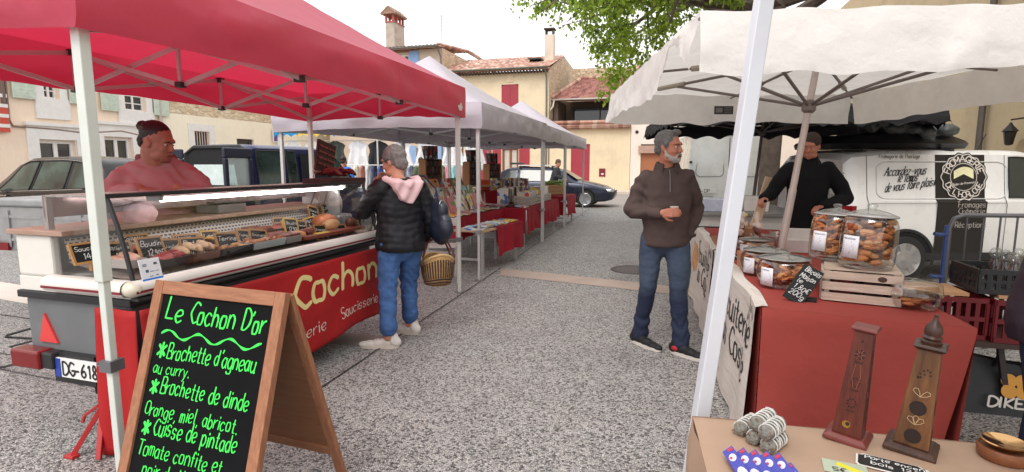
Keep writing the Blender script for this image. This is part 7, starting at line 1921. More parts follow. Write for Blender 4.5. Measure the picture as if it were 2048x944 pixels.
for i,(px,py,lb)in enumerate(((1447,474,'small black lettered slate lying left of the umbrella pole, near the aisle edge'),(1476,520,'black slate with white capitals lying beside the kraft boxes'))):
 o=thing('flat_slate',lb,'slate',bput(px,py)+Vector((.05,.02,.012)),-.5)
 k=MB(); k.box((0,0,0),(.17,.085,.008),M=Matrix.Rotation(.3,4,'X')); k.build('slate',SLATE,o); k=MB(); Mq=Matrix.Rotation(.3,4,'X'); write(k,'MIEL' if i else 'PAIN',flat_place(Mq@Vector((-.07,-.02,.0045)),(1,0,0),Mq.to_3x3()@Vector((0,1,0))),.045,w=.14); k.build('writing',CHALK,o,recalc=False)
k=MB(); k.box((0,0,0),(.20,.30,.10)); o=k.build('cardboard_box',mat('brown_corrugated',srgb(166,124,94),.8,var=.08),None,bevel=.003); o.location=(2.35,5.45,BT+.054); o.rotation_euler.z=-.3; tag(o,'open brown cardboard box at the far end of the biscuit table','box')
# cheese counter behind: louvred white cabinet with tubs and trays
cc=Vector((2.35,7.25,0)); o=thing('cheese_counter','white cabinet with black louvres on its side between the walking man and the pole','counter',cc,-R(14))
k=MB(); k.box2((0,0,.12),(1.3,1.6,.86)); k.build('cabinet',enamel_:=mat('counter_white',srgb(206,202,198),.4,var=.05),o,bevel=.015)
for i in range(5):k=MB(); k.box2((-.008,.15,.28+.10*i),(.002,.62,.315+.10*i)); k.build('louvre',BLACKP,o); k=MB(); k.box2((.08,-.008,.28+.10*i),(.55,.002,.315+.10*i)); k.build('louvre',BLACKP,o)
k=MB(); k.box2((-.05,-.05,.862),(1.35,1.65,.90)); k.build('counter_top',mat('counter_grey',srgb(130,128,126),.4),o)
for i,(x,y,w,d,h,m,lb,nm)in enumerate(((.28,.25,.42,.34,.17,mat('tub_milky',srgb(186,190,206),.25),'milky plastic tub on the white louvred counter','plastic_tub'),(.35,.85,.45,.3,.10,mat('tray_wood2',srgb(150,100,72),.6),'brown wooden tray behind the milky tub','wooden_tray'),(.85,.35,.3,.3,.2,MATS['white_card'],'white paper stack on the right of the louvred counter','paper_stack'),(.2,1.25,.4,.3,.14,mat('box_cream',srgb(196,186,170),.6),'cream box at the far end of the louvred counter','cream_box'))):
 k=MB(); k.box((0,0,h/2),(w,d,h),taper=1.06); b=k.build(nm,m,None,bevel=.01); b.matrix_world=Matrix.Translation(cc)@Matrix.Rotation(-R(14),4,'Z')@Matrix.Translation((x,y,.902)); tag(b,lb,nm.split('_')[-1])
p=ATY(1524,400,6.2); k=MB(); k.box((0,0,0),(.10,.025,.62)); o=k.build('wooden_plank',wood('pale_plank',srgb(204,176,142),srgb(228,206,176),5,(8,8,1)),None,bevel=.003); o.location=(p.x,p.y,1.08); o.rotation_euler=(-.15,R(15),-.2); tag(o,'pale wooden plank standing on end by the umbrella pole','plank')
# --- crates, bag and barrier at the right
def pcrate(lab,loc,rz,w,d,h,m,label=True):
 o=thing('plastic_crate',lab,'crate',loc,rz,'plastic crates behind the biscuit table')
 for s in(-1,1):
  for nm,M in(('long_side',Matrix.Translation((0,s*d/2,0))),('short_side',Matrix.Translation((s*w/2,0,0))@Matrix.Rotation(math.pi/2,4,'Z'))):
   L=w if nm=='long_side' else d; k=MB(); n=max(4,int(L/.05))
   k.box2((-L/2,-.008,h-.03),(L/2,.008,h),M=M); k.box2((-L/2,-.008,0),(L/2,.008,.03),M=M); k.box2((-L/2,-.007,h*.45),(L/2,.007,h*.55),M=M)
   for i in range(n+1):x=-L/2+L*i/n; k.box2((x-.012,-.006,.03),(x+.012,.006,h-.03),M=M)
   k.build(nm,m,o)
 k=MB(); k.box2((-w/2,-d/2,.002),(w/2,d/2,.012)); k.build('floor',m,o)
 return o
DKR=mat('dark_red_plastic',srgb(104,16,26),.4,var=.06); BKP=mat('black_crate_plastic',(.018,.018,.02),.45)
cb=Vector((3.02,3.42,0)); crz=-R(16)
tr=thing('trestle','dark trestle carrying the red plastic crates behind the biscuit table','trestle',cb,crz)
k=MB(); k.box2((-.62,-.24,.42),(.75,.24,.45)); k.build('tabletop',mat('dark_board',srgb(70,52,46),.7),tr)
for x in(-.5,.0,.62):
 for y in(-.2,.2):k=MB(); k.bar((x,y,.42),(x+.08,y,0),.03); k.build('leg',mat('dark_leg',srgb(52,46,46),.6),tr)
CM=Matrix.Translation(cb)@Matrix.Rotation(crz,4,'Z')
pcrate('dark red plastic crate at the left of the pair behind the table',CM@Vector((-.33,0,.452)),crz,.5,.38,.26,DKR)
rc_=pcrate('dark red plastic crate with a white label at the right of the pair',CM@Vector((.25,-.02,.452)),crz,.6,.40,.26,DKR)
k=MB(); k.box2((-.04,-.214,.12),(.14,-.209,.21)); lo=k.build('paper_label',LABW,rc_); k=MB(); k.box2((-.03,-.2165,.18),(.12,-.2145,.198));
for i in range(3):k.box2((-.03,-.2165,.13+.014*i),(.10,-.2145,.136+.014*i))
k.build('label_print',mat('label_print_red',srgb(180,80,70),.5),lo)
k=MB(); k.box((0,0,0),(.34,.30,.02)); o=k.build('wooden_board',wood('pale_board2',srgb(176,130,92),srgb(206,164,124),5),None); o.matrix_world=CM@Matrix.Translation((-.34,-.02,.726)); tag(o,'pale wooden board lying on the left red crate','board')
k=MB(); k.box((0,0,0),(.56,.34,.02)); o=k.build('wooden_board',MATS['pale_board2'],None); o.matrix_world=CM@Matrix.Translation((.25,-.02,.726)); tag(o,'long wooden board under the black crate of bottles','board')
bc=pcrate('black plastic crate full of small clear glass bottles',CM@Vector((.12,.0,.738)),crz,.50,.34,.15,BKP)
k=MB(); write(k,'ISIM',flat_place((-.05,-.182,.05),(1,0,0),(0,0,1)),.05,w=.16); k.build('lettering',wht,bc,recalc=False)
for i in range(9):
 x,y=-.06+.12*(i%3),-.1+.1*(i//3)
 k=MB(); k.lathe([(.001,0),(.035,0),(.038,.02),(.038,.12),(.02,.16),(.02,.18),(.03,.19),(.034,.21),(.02,.235),(.001,.24)],16); o=k.build('glass_bottle',JG,None,smooth=True,recalc=False,angle=70); o.matrix_world=CM@Matrix.Translation((.13+x,y,.752)); tag(o,'small clear glass bottle standing in the black crate','bottle','glass bottles in the black crate')
g_=AT(1990,772); t=thing('shopping_bag','black bag with an orange flower and pale lettering on the ground under the crates','bag',(3.28,3.25,0),crz)
mb=MB()
def bg(u,v):
 x=(u-.5)*1.0; z=.36*v; return x
mb.loft([[(sx*.46*(1-.06*z)+.02*math.sin(z*9),sy*(.14-.10*z)+.02*nz(sx*2,z*3),z*.34-.06*z*math.sin((sx+1)*1.5))for sx,sy in[(-1,-1),(-.5,-1),(0,-1),(.5,-1),(1,-1),(1,1),(.5,1),(0,1),(-.5,1),(-1,1)]]for z in(0,.3,.6,1)])
mb.build('bag',mat('bag_black',(.012,.012,.013),.55,var=.2,bump=.3,bs=12),t,smooth=True)
pl=flat_place((-.10,-.1385,.055),(1,0,0),(0,.22,.98)); k=MB(); write(k,'DIKE',lambda x,y,d:pl(x,y,d+.012),.06,-.25,.0,w=.2,slant=.15); k.build('lettering',wht,t,recalc=False)
k=MB();
for i in range(4):a=R(45+90*i); k.grid(lambda u,v:pl(-.10+.05*math.cos(a)+.042*v*math.cos(2*math.pi*u),.13+.05*math.sin(a)*.9+.042*v*math.sin(2*math.pi*u),.014+.0004*i),16,2)
k.build('orange_flower',mat('flower_orange',srgb(206,146,50),.5),t,recalc=False)
for s in(-.2,.25):k=MB(); k.tube([(s-.08,-.05,.28),(s-.06,-.06,.42),(s+.04,-.06,.43),(s+.07,-.05,.28)],.012,6); k.build('handle',BLACKP,t,smooth=True)
bar_m=mat('barrier_grey',srgb(112,112,116),.4,.6); o=thing('crowd_barrier','grey steel crowd barrier in front of the cheese van with blue end hooks','barrier',(3.78,4.72,0),-R(8))
k=MB(); k.tube([(0,0,.0),(0,0,.98),(.03,0,1.06),(.10,0,1.09),(2.1,0,1.09),(2.17,0,1.06),(2.2,0,.98),(2.2,0,0)],.019,8); k.tube([(0,0,.2),(2.2,0,.2)],.016,8); k.build('frame',bar_m,o,smooth=True)
for i in range(1,17):k=MB(); k.tube([(2.2*i/17,0,.2),(2.2*i/17,0,1.09)],.008,6); k.build('upright',bar_m,o)
BLH=mat('barrier_blue',srgb(70,92,150),.4,.2)
for z in(.55,.92):k=MB(); k.tube([(0,0,z),(-.10,-.02,z),(-.13,-.02,z+.01)],.016,8); k.build('hook',BLH,o)
k=MB(); k.tube([(-.022,0,.1),(-.022,0,1.0)],.018,8); k.build('blue_post',BLH,o)
for x in(.2,2.0):k=MB(); k.bar((x,-.28,.02),(x,.28,.02),.05,.012); k.build('foot',bar_m,o)
# --- nearest table, kraft paper, incense
FT=.75
F0=Vector((.565,1.63,0)); F1=Vector((1.62,1.395,0)); F2=Vector((1.45,.62,0)); F3=Vector((.40,.84,0))
frz=math.atan2(F1.y-F0.y,F1.x-F0.x)
t=thing('small_table','nearest table at the lower right, covered in kraft paper','table',F0,frz)
k=MB(); k.box2((.02,-.76,FT-.035),(1.05,-.02,FT-.004)); k.build('tabletop',TWOOD,t)
for x in(.07,1.0):
 for y in(-.70,-.07):k=MB(); k.box2((x-.02,y-.02,0),(x+.02,y+.02,FT-.036)); k.build('leg',LEGM,t)
c=MB(); KP=fabric('kraft_paper',srgb(174,146,124),0,var=.06,vs=3,bump=.3,bs=7,bd=.02,rough=.7,ridge=.4,rs=4)
def ftop(u,v):
 p=F0.lerp(F1,u).lerp(F3.lerp(F2,u),v); e=min(u*1.05,v*.8,1-v)/.03; dr=-.012*max(0,1-e)**2
 return(p.x,p.y,FT+dr+.0025*nz(p.x*7,p.y*7))
c.grid(ftop,60,46)
def fl_(u,v):p=F0.lerp(F3,u); return(p.x-.012*math.sin(min(1,v*8)*1.57)-.018*v-.012*nz(u*5,v*2),p.y,FT-.0125-.70*v)  # side and far drops carried down to the floor to block light behind
c.grid(fl_,24,10)
def ff_(u,v):p=F0.lerp(F1,u); return(p.x,p.y+.010+.012*v+.008*nz(u*6,v*2),FT-.0125-.70*v)
c.grid(ff_,40,8)
tag(c.build('kraft_paper_cover',KP,None,smooth=True,recalc=False,angle=60),'sheet of beige kraft paper covering the nearest table','table cover')
# sage bundles
SG=mat('sage_leaf',srgb(136,134,126),.85,var=.42,vs=55,bump=.8,bs=90,bd=.012); SGE=mat('sage_stub',srgb(142,122,108),.9,var=.4,vs=90,bump=.8,bs=130,bd=.01); THR=mat('cotton_thread',srgb(222,220,216),.8)
def sage(lab,a,b,r,seed):
 rr=random.Random(seed); a=Vector(a); b=Vector(b); t=thing('sage_bundle',lab,'sage bundle',a,0,'tied sage bundles on the kraft paper')
 d=b-a; L=d.length; u=d.normalized(); M=u.to_track_quat('Z','Y').to_matrix().to_4x4()
 mb=MB()
 for i in range(15):q=2*math.pi*i/15; mb.cone((r*.62*math.cos(q),r*.62*math.sin(q),rr.uniform(-.004,.004)),(r*.62*math.cos(q+.5),r*.62*math.sin(q+.5),L+rr.uniform(-.006,.004)),r*.36,r*.36,7)
 mb.cone((0,0,0),(0,0,L),r*.72,r*.72,12)
 mb.v=[tuple(M@(Vector(v)*1.0))for v in mb.v]
 me=fuse(mb,.004,1,lambda c:.0022*nz(c.x*190,c.y*190,c.z*190))
 put('leaves',me,SG,t,True)
 m=MB()
 for i in range(46):
  q=rr.uniform(0,6.28); ra=r*.86*math.sqrt(rr.random()); m.tube([M@Vector((ra*math.cos(q),ra*math.sin(q),.006)),M@Vector((ra*math.cos(q)+rr.uniform(-.003,.003),ra*math.sin(q)+rr.uniform(-.003,.003),-.006-.004*rr.random()))],rr.uniform(.0014,.003),5)
 m.build('stubs',SGE,t)
 m=MB()
 for k_ in range(2):
  P=[M@Vector(((r*1.03)*math.cos(q),(r*1.03)*math.sin(q),L*(.06+.88*i/90)))for i in range(91)for q in[(1 if k_==0 else-1)*i/90*2*math.pi*(5 if k_==0 else 2)+k_]]
  m.tube(P,.0016,5)
 m.build('thread',THR,t,smooth=True)
sd_=Vector((.62,.55,0)).normalized();
def sp_(px,py,z):return AT(px,py,FT+z)
SL=.088
for i,(px,py,r,z,lb)in enumerate(((1480,858,.0205,.0205,'leftmost sage bundle, lying low at the back of the pile'),(1507,876,.0205,.0205,'middle sage bundle of the bottom row'),(1535,893,.0205,.0205,'front sage bundle of the bottom row, nearest the blue boxes'),(1531,866,.021,.057,'sage bundle lying on the two front ones'),(1513,849,.0225,.060,'topmost sage bundle at the back of the pile'))):
 p=sp_(px,py,z); sage('grey green thread-wound '+lb,p,p+sd_*SL,r,i)
 # blue incense boxes fanned out
IB=mat('incense_blue',srgb(44,50,168),.3,var=.06,coat=.4); IW=mat('incense_white',srgb(228,222,232),.35); IR=mat('incense_red',srgb(206,40,50),.35)
ib0=AT(1452,935,FT)
for i in range(6):
 p=AT(1459+23.5*i,897+3.5*i+(16 if i==5 else 0),FT+.03)+Vector((-.004,-.10,-.0105)); o=thing('incense_box','blue and white incense stick box, %s from the left in the fanned row'%ORD[i],'incense box',p,R(-3))
 M=Matrix.Rotation(R(-38),4,'Y')
 k=MB(); k.box((0,0,.0),(.030,.20,.026),M=M); k.build('carton',IB,o,bevel=.001)
 k=MB();
 for(cy,rx,ry)in((.055,.0095,.016),(-.02,.0115,.03)):k.add([M@Vector((rx*math.cos(q*.3142),cy+ry*math.sin(q*.3142),.0136))for q in range(20)],[tuple(range(20))])
 k.add([M@Vector(v)for v in((-.0153,-.1,-.004),(-.0153,.1,-.004),(-.0153,.1,.006),(-.0153,-.1,.006))],[(0,1,2,3)]); k.build('white_print',IW,o,recalc=False)
 k=MB(); k.box((.006,.088,.0134),(.012,.012,.001),M=M); k.add([M@Vector((-.004+.0035*math.cos(q*.6283),.056+.006*math.sin(q*.6283),.0139))for q in range(10)],[tuple(range(10))]); k.build('red_print',IR,o)
 # carved incense towers
W1=wood('carved_red_wood',srgb(68,28,20),srgb(112,50,36),9,(10,10,1.4),.4); W2=wood('burnt_wood',srgb(46,26,18),srgb(140,92,52),5,(6,6,.8),.4); W3=wood('dark_burnt_wood',srgb(44,26,20),srgb(86,56,42),6,(8,8,2),.4); CARV=mat('carved_dark',srgb(36,18,14),.7); BRASS=mat('brass_inlay',srgb(190,150,80),.25,.8); PALEC=mat('pale_cut',srgb(190,160,120),.6)
def tower(lab,p,rz,w0,w1,H,m,mb_,knob,tilt):
 t=thing('incense_tower',lab,'incense holder',p,0,rot=(0,tilt,rz))
 def sq(w):return[(-w,-w),(w,-w),(w,w),(-w,w)]
 k=MB(); k.prism(sq(w0*.84),0,.010,top=sq(w0*.84)); k.prism(sq(w0*.84),.0102,.020,top=sq(w0*.66)); k.build('base',mb_,t,bevel=.002)
 k=MB(); k.prism(sq(w0*.56),.0204,H,top=sq(w1*.56)); k.build('body',m,t,bevel=.0015)
 k=MB(); k.prism(sq(w1*.60),H+.0004,H+.008,top=sq(w1*.78)); k.prism(sq(w1*.80),H+.0084,H+.016,top=sq(w1*.74)); k.build('cap',mb_,t,bevel=.0015)
 if knob:k=MB(); k.lathe([(.001,0),(w1*.50,0),(w1*.52,.006),(w1*.42,.010),(w1*.50,.016),(w1*.40,.022),(w1*.46,.032),(w1*.40,.046),(w1*.22,.058),(w1*.11,.068),(w1*.10,.074),(w1*.12,.078),(.001,.079)],24); k.build('knob',W3,t,smooth=True,loc=(0,0,H+.0164))
 def fp(f,x,z,d=.0008):
  w=w0*.56+(w1-w0)*.56*(z-.02)/(H-.02)
  return(x,-w-d,z)if f==0 else(w+d,x,z)
 return t,fp
def fdisc(k,fp,f,x,z,r,n=10,d=.0008,sx=1.0):k.add([fp(f,x+r*sx*math.cos(2*math.pi*i/n),z+r*math.sin(2*math.pi*i/n),d)for i in range(n)],[tuple(range(n))])
def fline(k,fp,f,P,r=.0011):k.tube([fp(f,x,z,.0012)for x,z in P],r,5,closed=False)
p=AT(1708,886,FT)+Vector((0,.03,.0015)); H=.315
t,fp=tower('plain topped carved red wood incense tower with a small brass yin yang inlay',p,R(-42),.064,.040,H,W1,mat('rosewood_base',srgb(112,52,46),.4,var=.15,vs=9),False,R(4))
k=MB()
for f in(0,1):
 for z0 in(.255,.175,.115):
  for i in range(9):a=2*math.pi*i/9; fdisc(k,fp,f,.010*math.cos(a),z0+.012*math.sin(a),.0026,8)
  for i in range(5):fdisc(k,fp,f,.004*(i-2),z0-.022-.002*(i%2),.002,8)
 fdisc(k,fp,f,.0,.255,.004); fdisc(k,fp,f,.0,.292,.003)
k.build('carved_holes',CARV,t,recalc=False)
k=MB(); fdisc(k,fp,0,-.004,.052,.0105,20,.0012,1.0); bo_=k.build('brass_inlay',BRASS,t,recalc=False); k=MB(); fdisc(k,fp,0,-.001,.054,.005,14,.0018); k.build('inlay_mark',CARV,bo_,recalc=False)
k=MB()
for i in range(6):a=2*math.pi*i/6; fline(k,fp,0,[(.003*math.cos(a),.255+.003*math.sin(a)),(.014*math.cos(a),.255+.016*math.sin(a))],.0007)
fline(k,fp,0,[(-.006,.225),(-.010,.19),(-.004,.16)],.0007); fline(k,fp,0,[(.006,.225),(.010,.19),(.004,.16)],.0007); k.build('carved_lines',mat('carved_light',srgb(150,92,70),.6),t,recalc=False)
p=AT(1838,908,FT)+Vector((0,.03,.0015)); H=.285
t,fp=tower('taller burnt wood incense tower with a turned dark knob and carved lotus flowers',p,R(-42),.070,.046,H,W2,W3,True,R(4))
k=MB(); kd=MB(); kl=MB()
for f in(0,1):
 for z0 in(.128,.050):
  kb=MB(); fdisc(kb,fp,f,0,z0,.020,20,.0006,.95); kb.build('burnt_patch',CARV,t,recalc=False)
  for i in range(15):a=2*math.pi*i/15; fdisc(kd,fp,f,.0165*math.cos(a),z0+.017*math.sin(a),.0017,7,.0014)
 for i in range(9):a=math.pi*i/8; fdisc(kd,fp,f,.013*math.cos(a+.2*i),.222+.013*math.sin(a*2),.0026,7,.0012)
 if f==0:
  for z0,s_ in((.160,1.),(.082,1.)):
   for a_ in(50,90,130)if z0<.1 else(40,125):c_,s2=math.cos(R(a_)),math.sin(R(a_)); n_=(-s2,c_); P=[(0,z0)]+[(c_*.024*t_+n_[0]*w_,z0+s2*.024*t_+n_[1]*w_)for t_,w_ in((.5,.005),(.9,.006),(1.05,.0),(.9,-.006),(.5,-.005))]+[(0,z0)]; fline(kl,fp,0,P,.0009)
kd.build('carved_holes',mat('hole_dark',srgb(30,18,14),.4),t,recalc=False); kl.build('carved_flowers',PALEC,t,recalc=False)  # carved holes drawn as dark brown discs
# brass bowl in a wooden ring, the two cards
p=AT(2012,926,FT)+Vector((.01,.02,.001)); t=thing('brass_bowl','small shining brass bowl in a round wooden holder at the right table edge','bowl',p)
k=MB(); k.lathe([(.001,0),(.05,0),(.056,.006),(.058,.028),(.054,.034),(.050,.030),(.001,.026)],36); k.build('holder',wood('bowl_wood',srgb(110,62,36),srgb(146,90,56),7),t,smooth=True)
k=MB(); k.lathe([(.001,.031),(.03,.034),(.046,.042),(.050,.048),(.047,.050),(.030,.044),(.001,.040)],36); k.build('brass_dish',mat('polished_brass',srgb(206,164,112),.12,1,var=.05),t,smooth=True)
def lying(nm,lab,cat,px,py,poly,m,rz):
 p=AT(px,py,FT)+Vector((0,0,.0035)); o=thing(nm,lab,cat,p,rz); k=MB(); k.prism(poly,0,.0018); return o,k.build('card',m,o)
pol=[(-.065,-.032),(.055,-.032),(.062,-.024),(.070,-.024),(.070,.024),(.062,.024),(.055,.032),(-.055,.032),(-.062,.024),(-.070,.024),(-.070,-.024)]
o,co_=lying('black_card','black fancy edged card with white handwriting lying between the two towers','card',1782,936,[(x*1.1,y*1.1)for x,y in pol],mat('card_edge_white',srgb(226,222,216),.6),R(-33))
k=MB(); k.prism([(x*1.03,y*1.0)for x,y in pol],.002,.0026); k.build('black_face',mat('card_black',(.012,.012,.012),.5),o)
k=MB(); write(k,'Porte encens',flat_place((-.058,.006,.0028),(1,0,0),(0,1,0)),.017,w=.15,jitter=.1,cond=.82); write(k,'bois 12€',flat_place((-.045,-.020,.0028),(1,0,0),(0,1,0)),.017,w=.15,jitter=.1); k.build('writing',CHALK,o,recalc=False)
o,co_=lying('note_card','pale green note card with a yellow stripe lying near the table front','card',1690,940,[(-.05,-.032),(.05,-.032),(.05,.032),(-.05,.032)],mat('card_green',srgb(178,188,164),.6),R(-24))
k=MB(); k.box((.012,.006,.0026),(.07,.017,.0012),M=Matrix.Rotation(R(-30),4,'Z')); k.build('yellow_stripe',mat('stripe_yellow',srgb(228,214,60),.5),o)
k=MB(); write(k,'5€',flat_place((-.03,-.026,.0022),(1,0,0),(0,1,0)),.018,w=.14); k.build('writing',INK,o,recalc=False)
# --- people (local: facing -y, x to the figure's left, z up)
SKIN=mat('skin',srgb(204,146,120),.5,var=.08,vs=14,sub=.08); SKIN2=mat('skin_ruddy',srgb(190,124,100),.5,var=.08,vs=14,sub=.08)
def head_caps(mb,M,wide=1.0,jaw=1.0):
 e=lambda c,r,rot=None:mb.ell((0,0,0),r,M@Matrix.Translation(c)@(rot or Matrix.Identity(4)),18,12)
 e((0,.018,.035),(.074*wide,.094,.088)); e((0,-.012,-.025),(.066*wide,.078,.085))
 e((0,-.045,-.070),(.050*wide*jaw,.046,.045)); e((0,-.070,-.096),(.026*jaw,.022,.020)); e((0,-.068,.030),(.055,.026,.020))
 for s in(-1,1):
  e((s*.034,-.062,-.030),(.026,.024,.026)); e((s*.074*wide,.012,-.010),(.011,.020,.032),Matrix.Rotation(R(-14),4,'X'))
  e((s*.032*jaw,-.020,-.085),(.032,.05,.030))
 mb.cone(M@Vector((0,-.080,.016)),M@Vector((0,-.104,-.026)),.010,.0145,10); e((0,-.100,-.032),(.017,.013,.010))
 e((0,-.083,-.062),(.024,.012,.0075)); e((0,-.081,-.073),(.021,.012,.0075))
def hand_caps(mb,w,d,n,curl=.5,size=1.0,spread=.1,thumb_side=1,curls=None):
 """w wrist, d direction of the palm, n palm normal; five bent fingers and a thumb from the side of the palm"""
 d=Vector(d).normalized(); n=Vector(n); n=(n-d*n.dot(d)).normalized(); s=d.cross(n)*thumb_side; w=Vector(w)
 P=w+d*.045*size
 for i in(-1,-.35,.35,1):mb.cone(w+s*i*.014*size,w+d*.082*size+s*i*.027*size,.015*size,.0125*size,8)
 for i in range(4):
  c=(curls[i]if curls else curl); a=0; off=(1.5-i)*.0185*size
  p=w+d*.084*size+s*off; L=(.042,.047,.044,.035)[i]*size
  dd=(d+s*(1.5-i)*spread*.25).normalized(); r=(.0092,.0095,.0092,.0082)[i]*size
  for q,f in((0,1),(1,.68),(2,.55)):
   a+=c*(.75,.95,.6)[q]; dr=(dd*math.cos(a)+n*math.sin(a)).normalized(); e=p+dr*L*f; mb.cone(p,e,r,r*.9,8); p=e; r*=.9
 p=w+d*.022*size+s*.022*size; dr=(d*.55+s*.75+n*.35).normalized(); e=p+dr*.042*size; mb.cone(p,e,.0135*size,.011*size,8)
 dr2=(d*.85+s*.25+n*(.35+.4*curl)).normalized(); e2=e+dr2*.034*size; mb.cone(e,e2,.011*size,.009*size,8)
def limb(mb,pts,rs,flat=1.0):
 for(p,q,a,b_)in zip(pts,pts[1:],rs,rs[1:]):mb.cone(p,q,a,b_,14,flat)
def ringz(c,rx,ry,n=20,M=None,sq=2.3):
 P=[]
 for i in range(n):
  a=2*math.pi*i/n; ca,sa=math.cos(a),math.sin(a)
  P.append(Vector((c[0]+rx*math.copysign(abs(ca)**(2/sq),ca),c[1]+ry*math.copysign(abs(sa)**(2/sq),sa),c[2])))
 return[M@p for p in P]if M is not None else P
def wrinkle(a1=.006,f1=9,a2=.003,f2=24,st=(1,1,1),seed=0):
 def f(c):return a1*nz(c.x*f1*st[0]+seed,c.y*f1*st[1],c.z*f1*st[2])+a2*nz(c.x*f2*st[0],c.y*f2*st[1]+seed,c.z*f2*st[2])
 return f
def eyes(t,body,M,iris=(.06,.035,.02)):
 for s in(-1,1):
  k=MB(); k.ell((0,0,0),(.0115,.009,.0085),M@Matrix.Translation((s*.031,-.0745,.003)),10,8); e=k.build('eye',mat('eye_white',(.62,.58,.55),.3,var=0),body,smooth=True)
  k=MB(); k.ell((0,0,0),(.0055,.003,.0055),M@Matrix.Translation((s*.031,-.0825,.003)),8,6); k.build('iris',mat('iris_dark',iris,.2,var=0),e)
def brows(body,M,m,tilt=.12):
 k=MB()
 for s in(-1,1):k.tube([M@Vector((s*x,y,z))for x,y,z in((.012,-.094,.020),(.030,-.089,.026),(.048,-.074,.020))],[.003,.0045,.002],6)
 k.build('eyebrows',m,body,smooth=True)
def shoe(mb_u,mb_s,p,ang,L=.28,w=.05,h=.085,up=0):
 M=Matrix.Translation(p)@Matrix.Rotation(ang,4,'Z')@Matrix.Rotation(up,4,'X')
 for y,rx,z,rz in((.06,.040,.05,.05),(.0,.041,.052,.048),(-.07,.044,.04,.038),(-.14,.045,.032,.030),(-.185,.038,.028,.026)):mb_u.ell((0,0,0),(rx*w/.05,.06,rz),M@Matrix.Translation((0,y,z)),14,10)
 mb_u.cone(M@Vector((0,.055,.06)),M@Vector((0,.05,.095)),.045,.044,12)
 out=[]
 for i in range(28):
  a=2*math.pi*i/28; ca,sa=math.cos(a),math.sin(a); y=-.065+.168*sa; ww=(.050 if sa<0 else .046)*w/.05*(1-.16*max(0,sa)); out.append((ww*math.copysign(abs(ca)**.8,ca),y))
 mb_s.prism(out,0,.024,M=M,top=[(x*1.0,y)for x,y in out])
def hairdo(mb,M,r=(.084,.104,.093),c=(0,.028,.042),face=-.045):
 mb.ell((0,0,0),r,M@Matrix.Translation(c),20,14)
def person(label,loc,rz,rot=None):return thing('person',label,'person',loc,rz)
DENIM_B=fabric('denim_mid_blue',srgb(72,106,158),0,var=.26,vs=5,bump=.45,bs=14,bd=.025,rough=.9,ridge=.3,rs=7)
def denim_worn(name,c,c2):
 m,nt,out=_new(name); p=nt.nodes.new('ShaderNodeBsdfPrincipled'); nt.links.new(p.outputs[0],out.inputs[0]); co=_coord(nt)
 n=_noise(nt,co,3.2,4,.6); sx=nt.nodes.new('ShaderNodeSeparateXYZ'); nt.links.new(co,sx.inputs[0])
 r=_ramp(nt,sx.outputs[2],[(.0,0),(.42,0),(.60,1),(.80,.8)]); mu=nt.nodes.new('ShaderNodeMath'); mu.operation='MULTIPLY'; nt.links.new(r,mu.inputs[0]); nt.links.new(n,mu.inputs[1])
 c_=_mix(nt,mu.outputs[0],c,c2); nt.links.new(c_,p.inputs['Base Color']); p.inputs['Roughness'].default_value=.85
 nt.links.new(_bump(nt,_noise(nt,co,15,5,.55,(1,1,2.2)),.4,.02),p.inputs['Normal']); return m
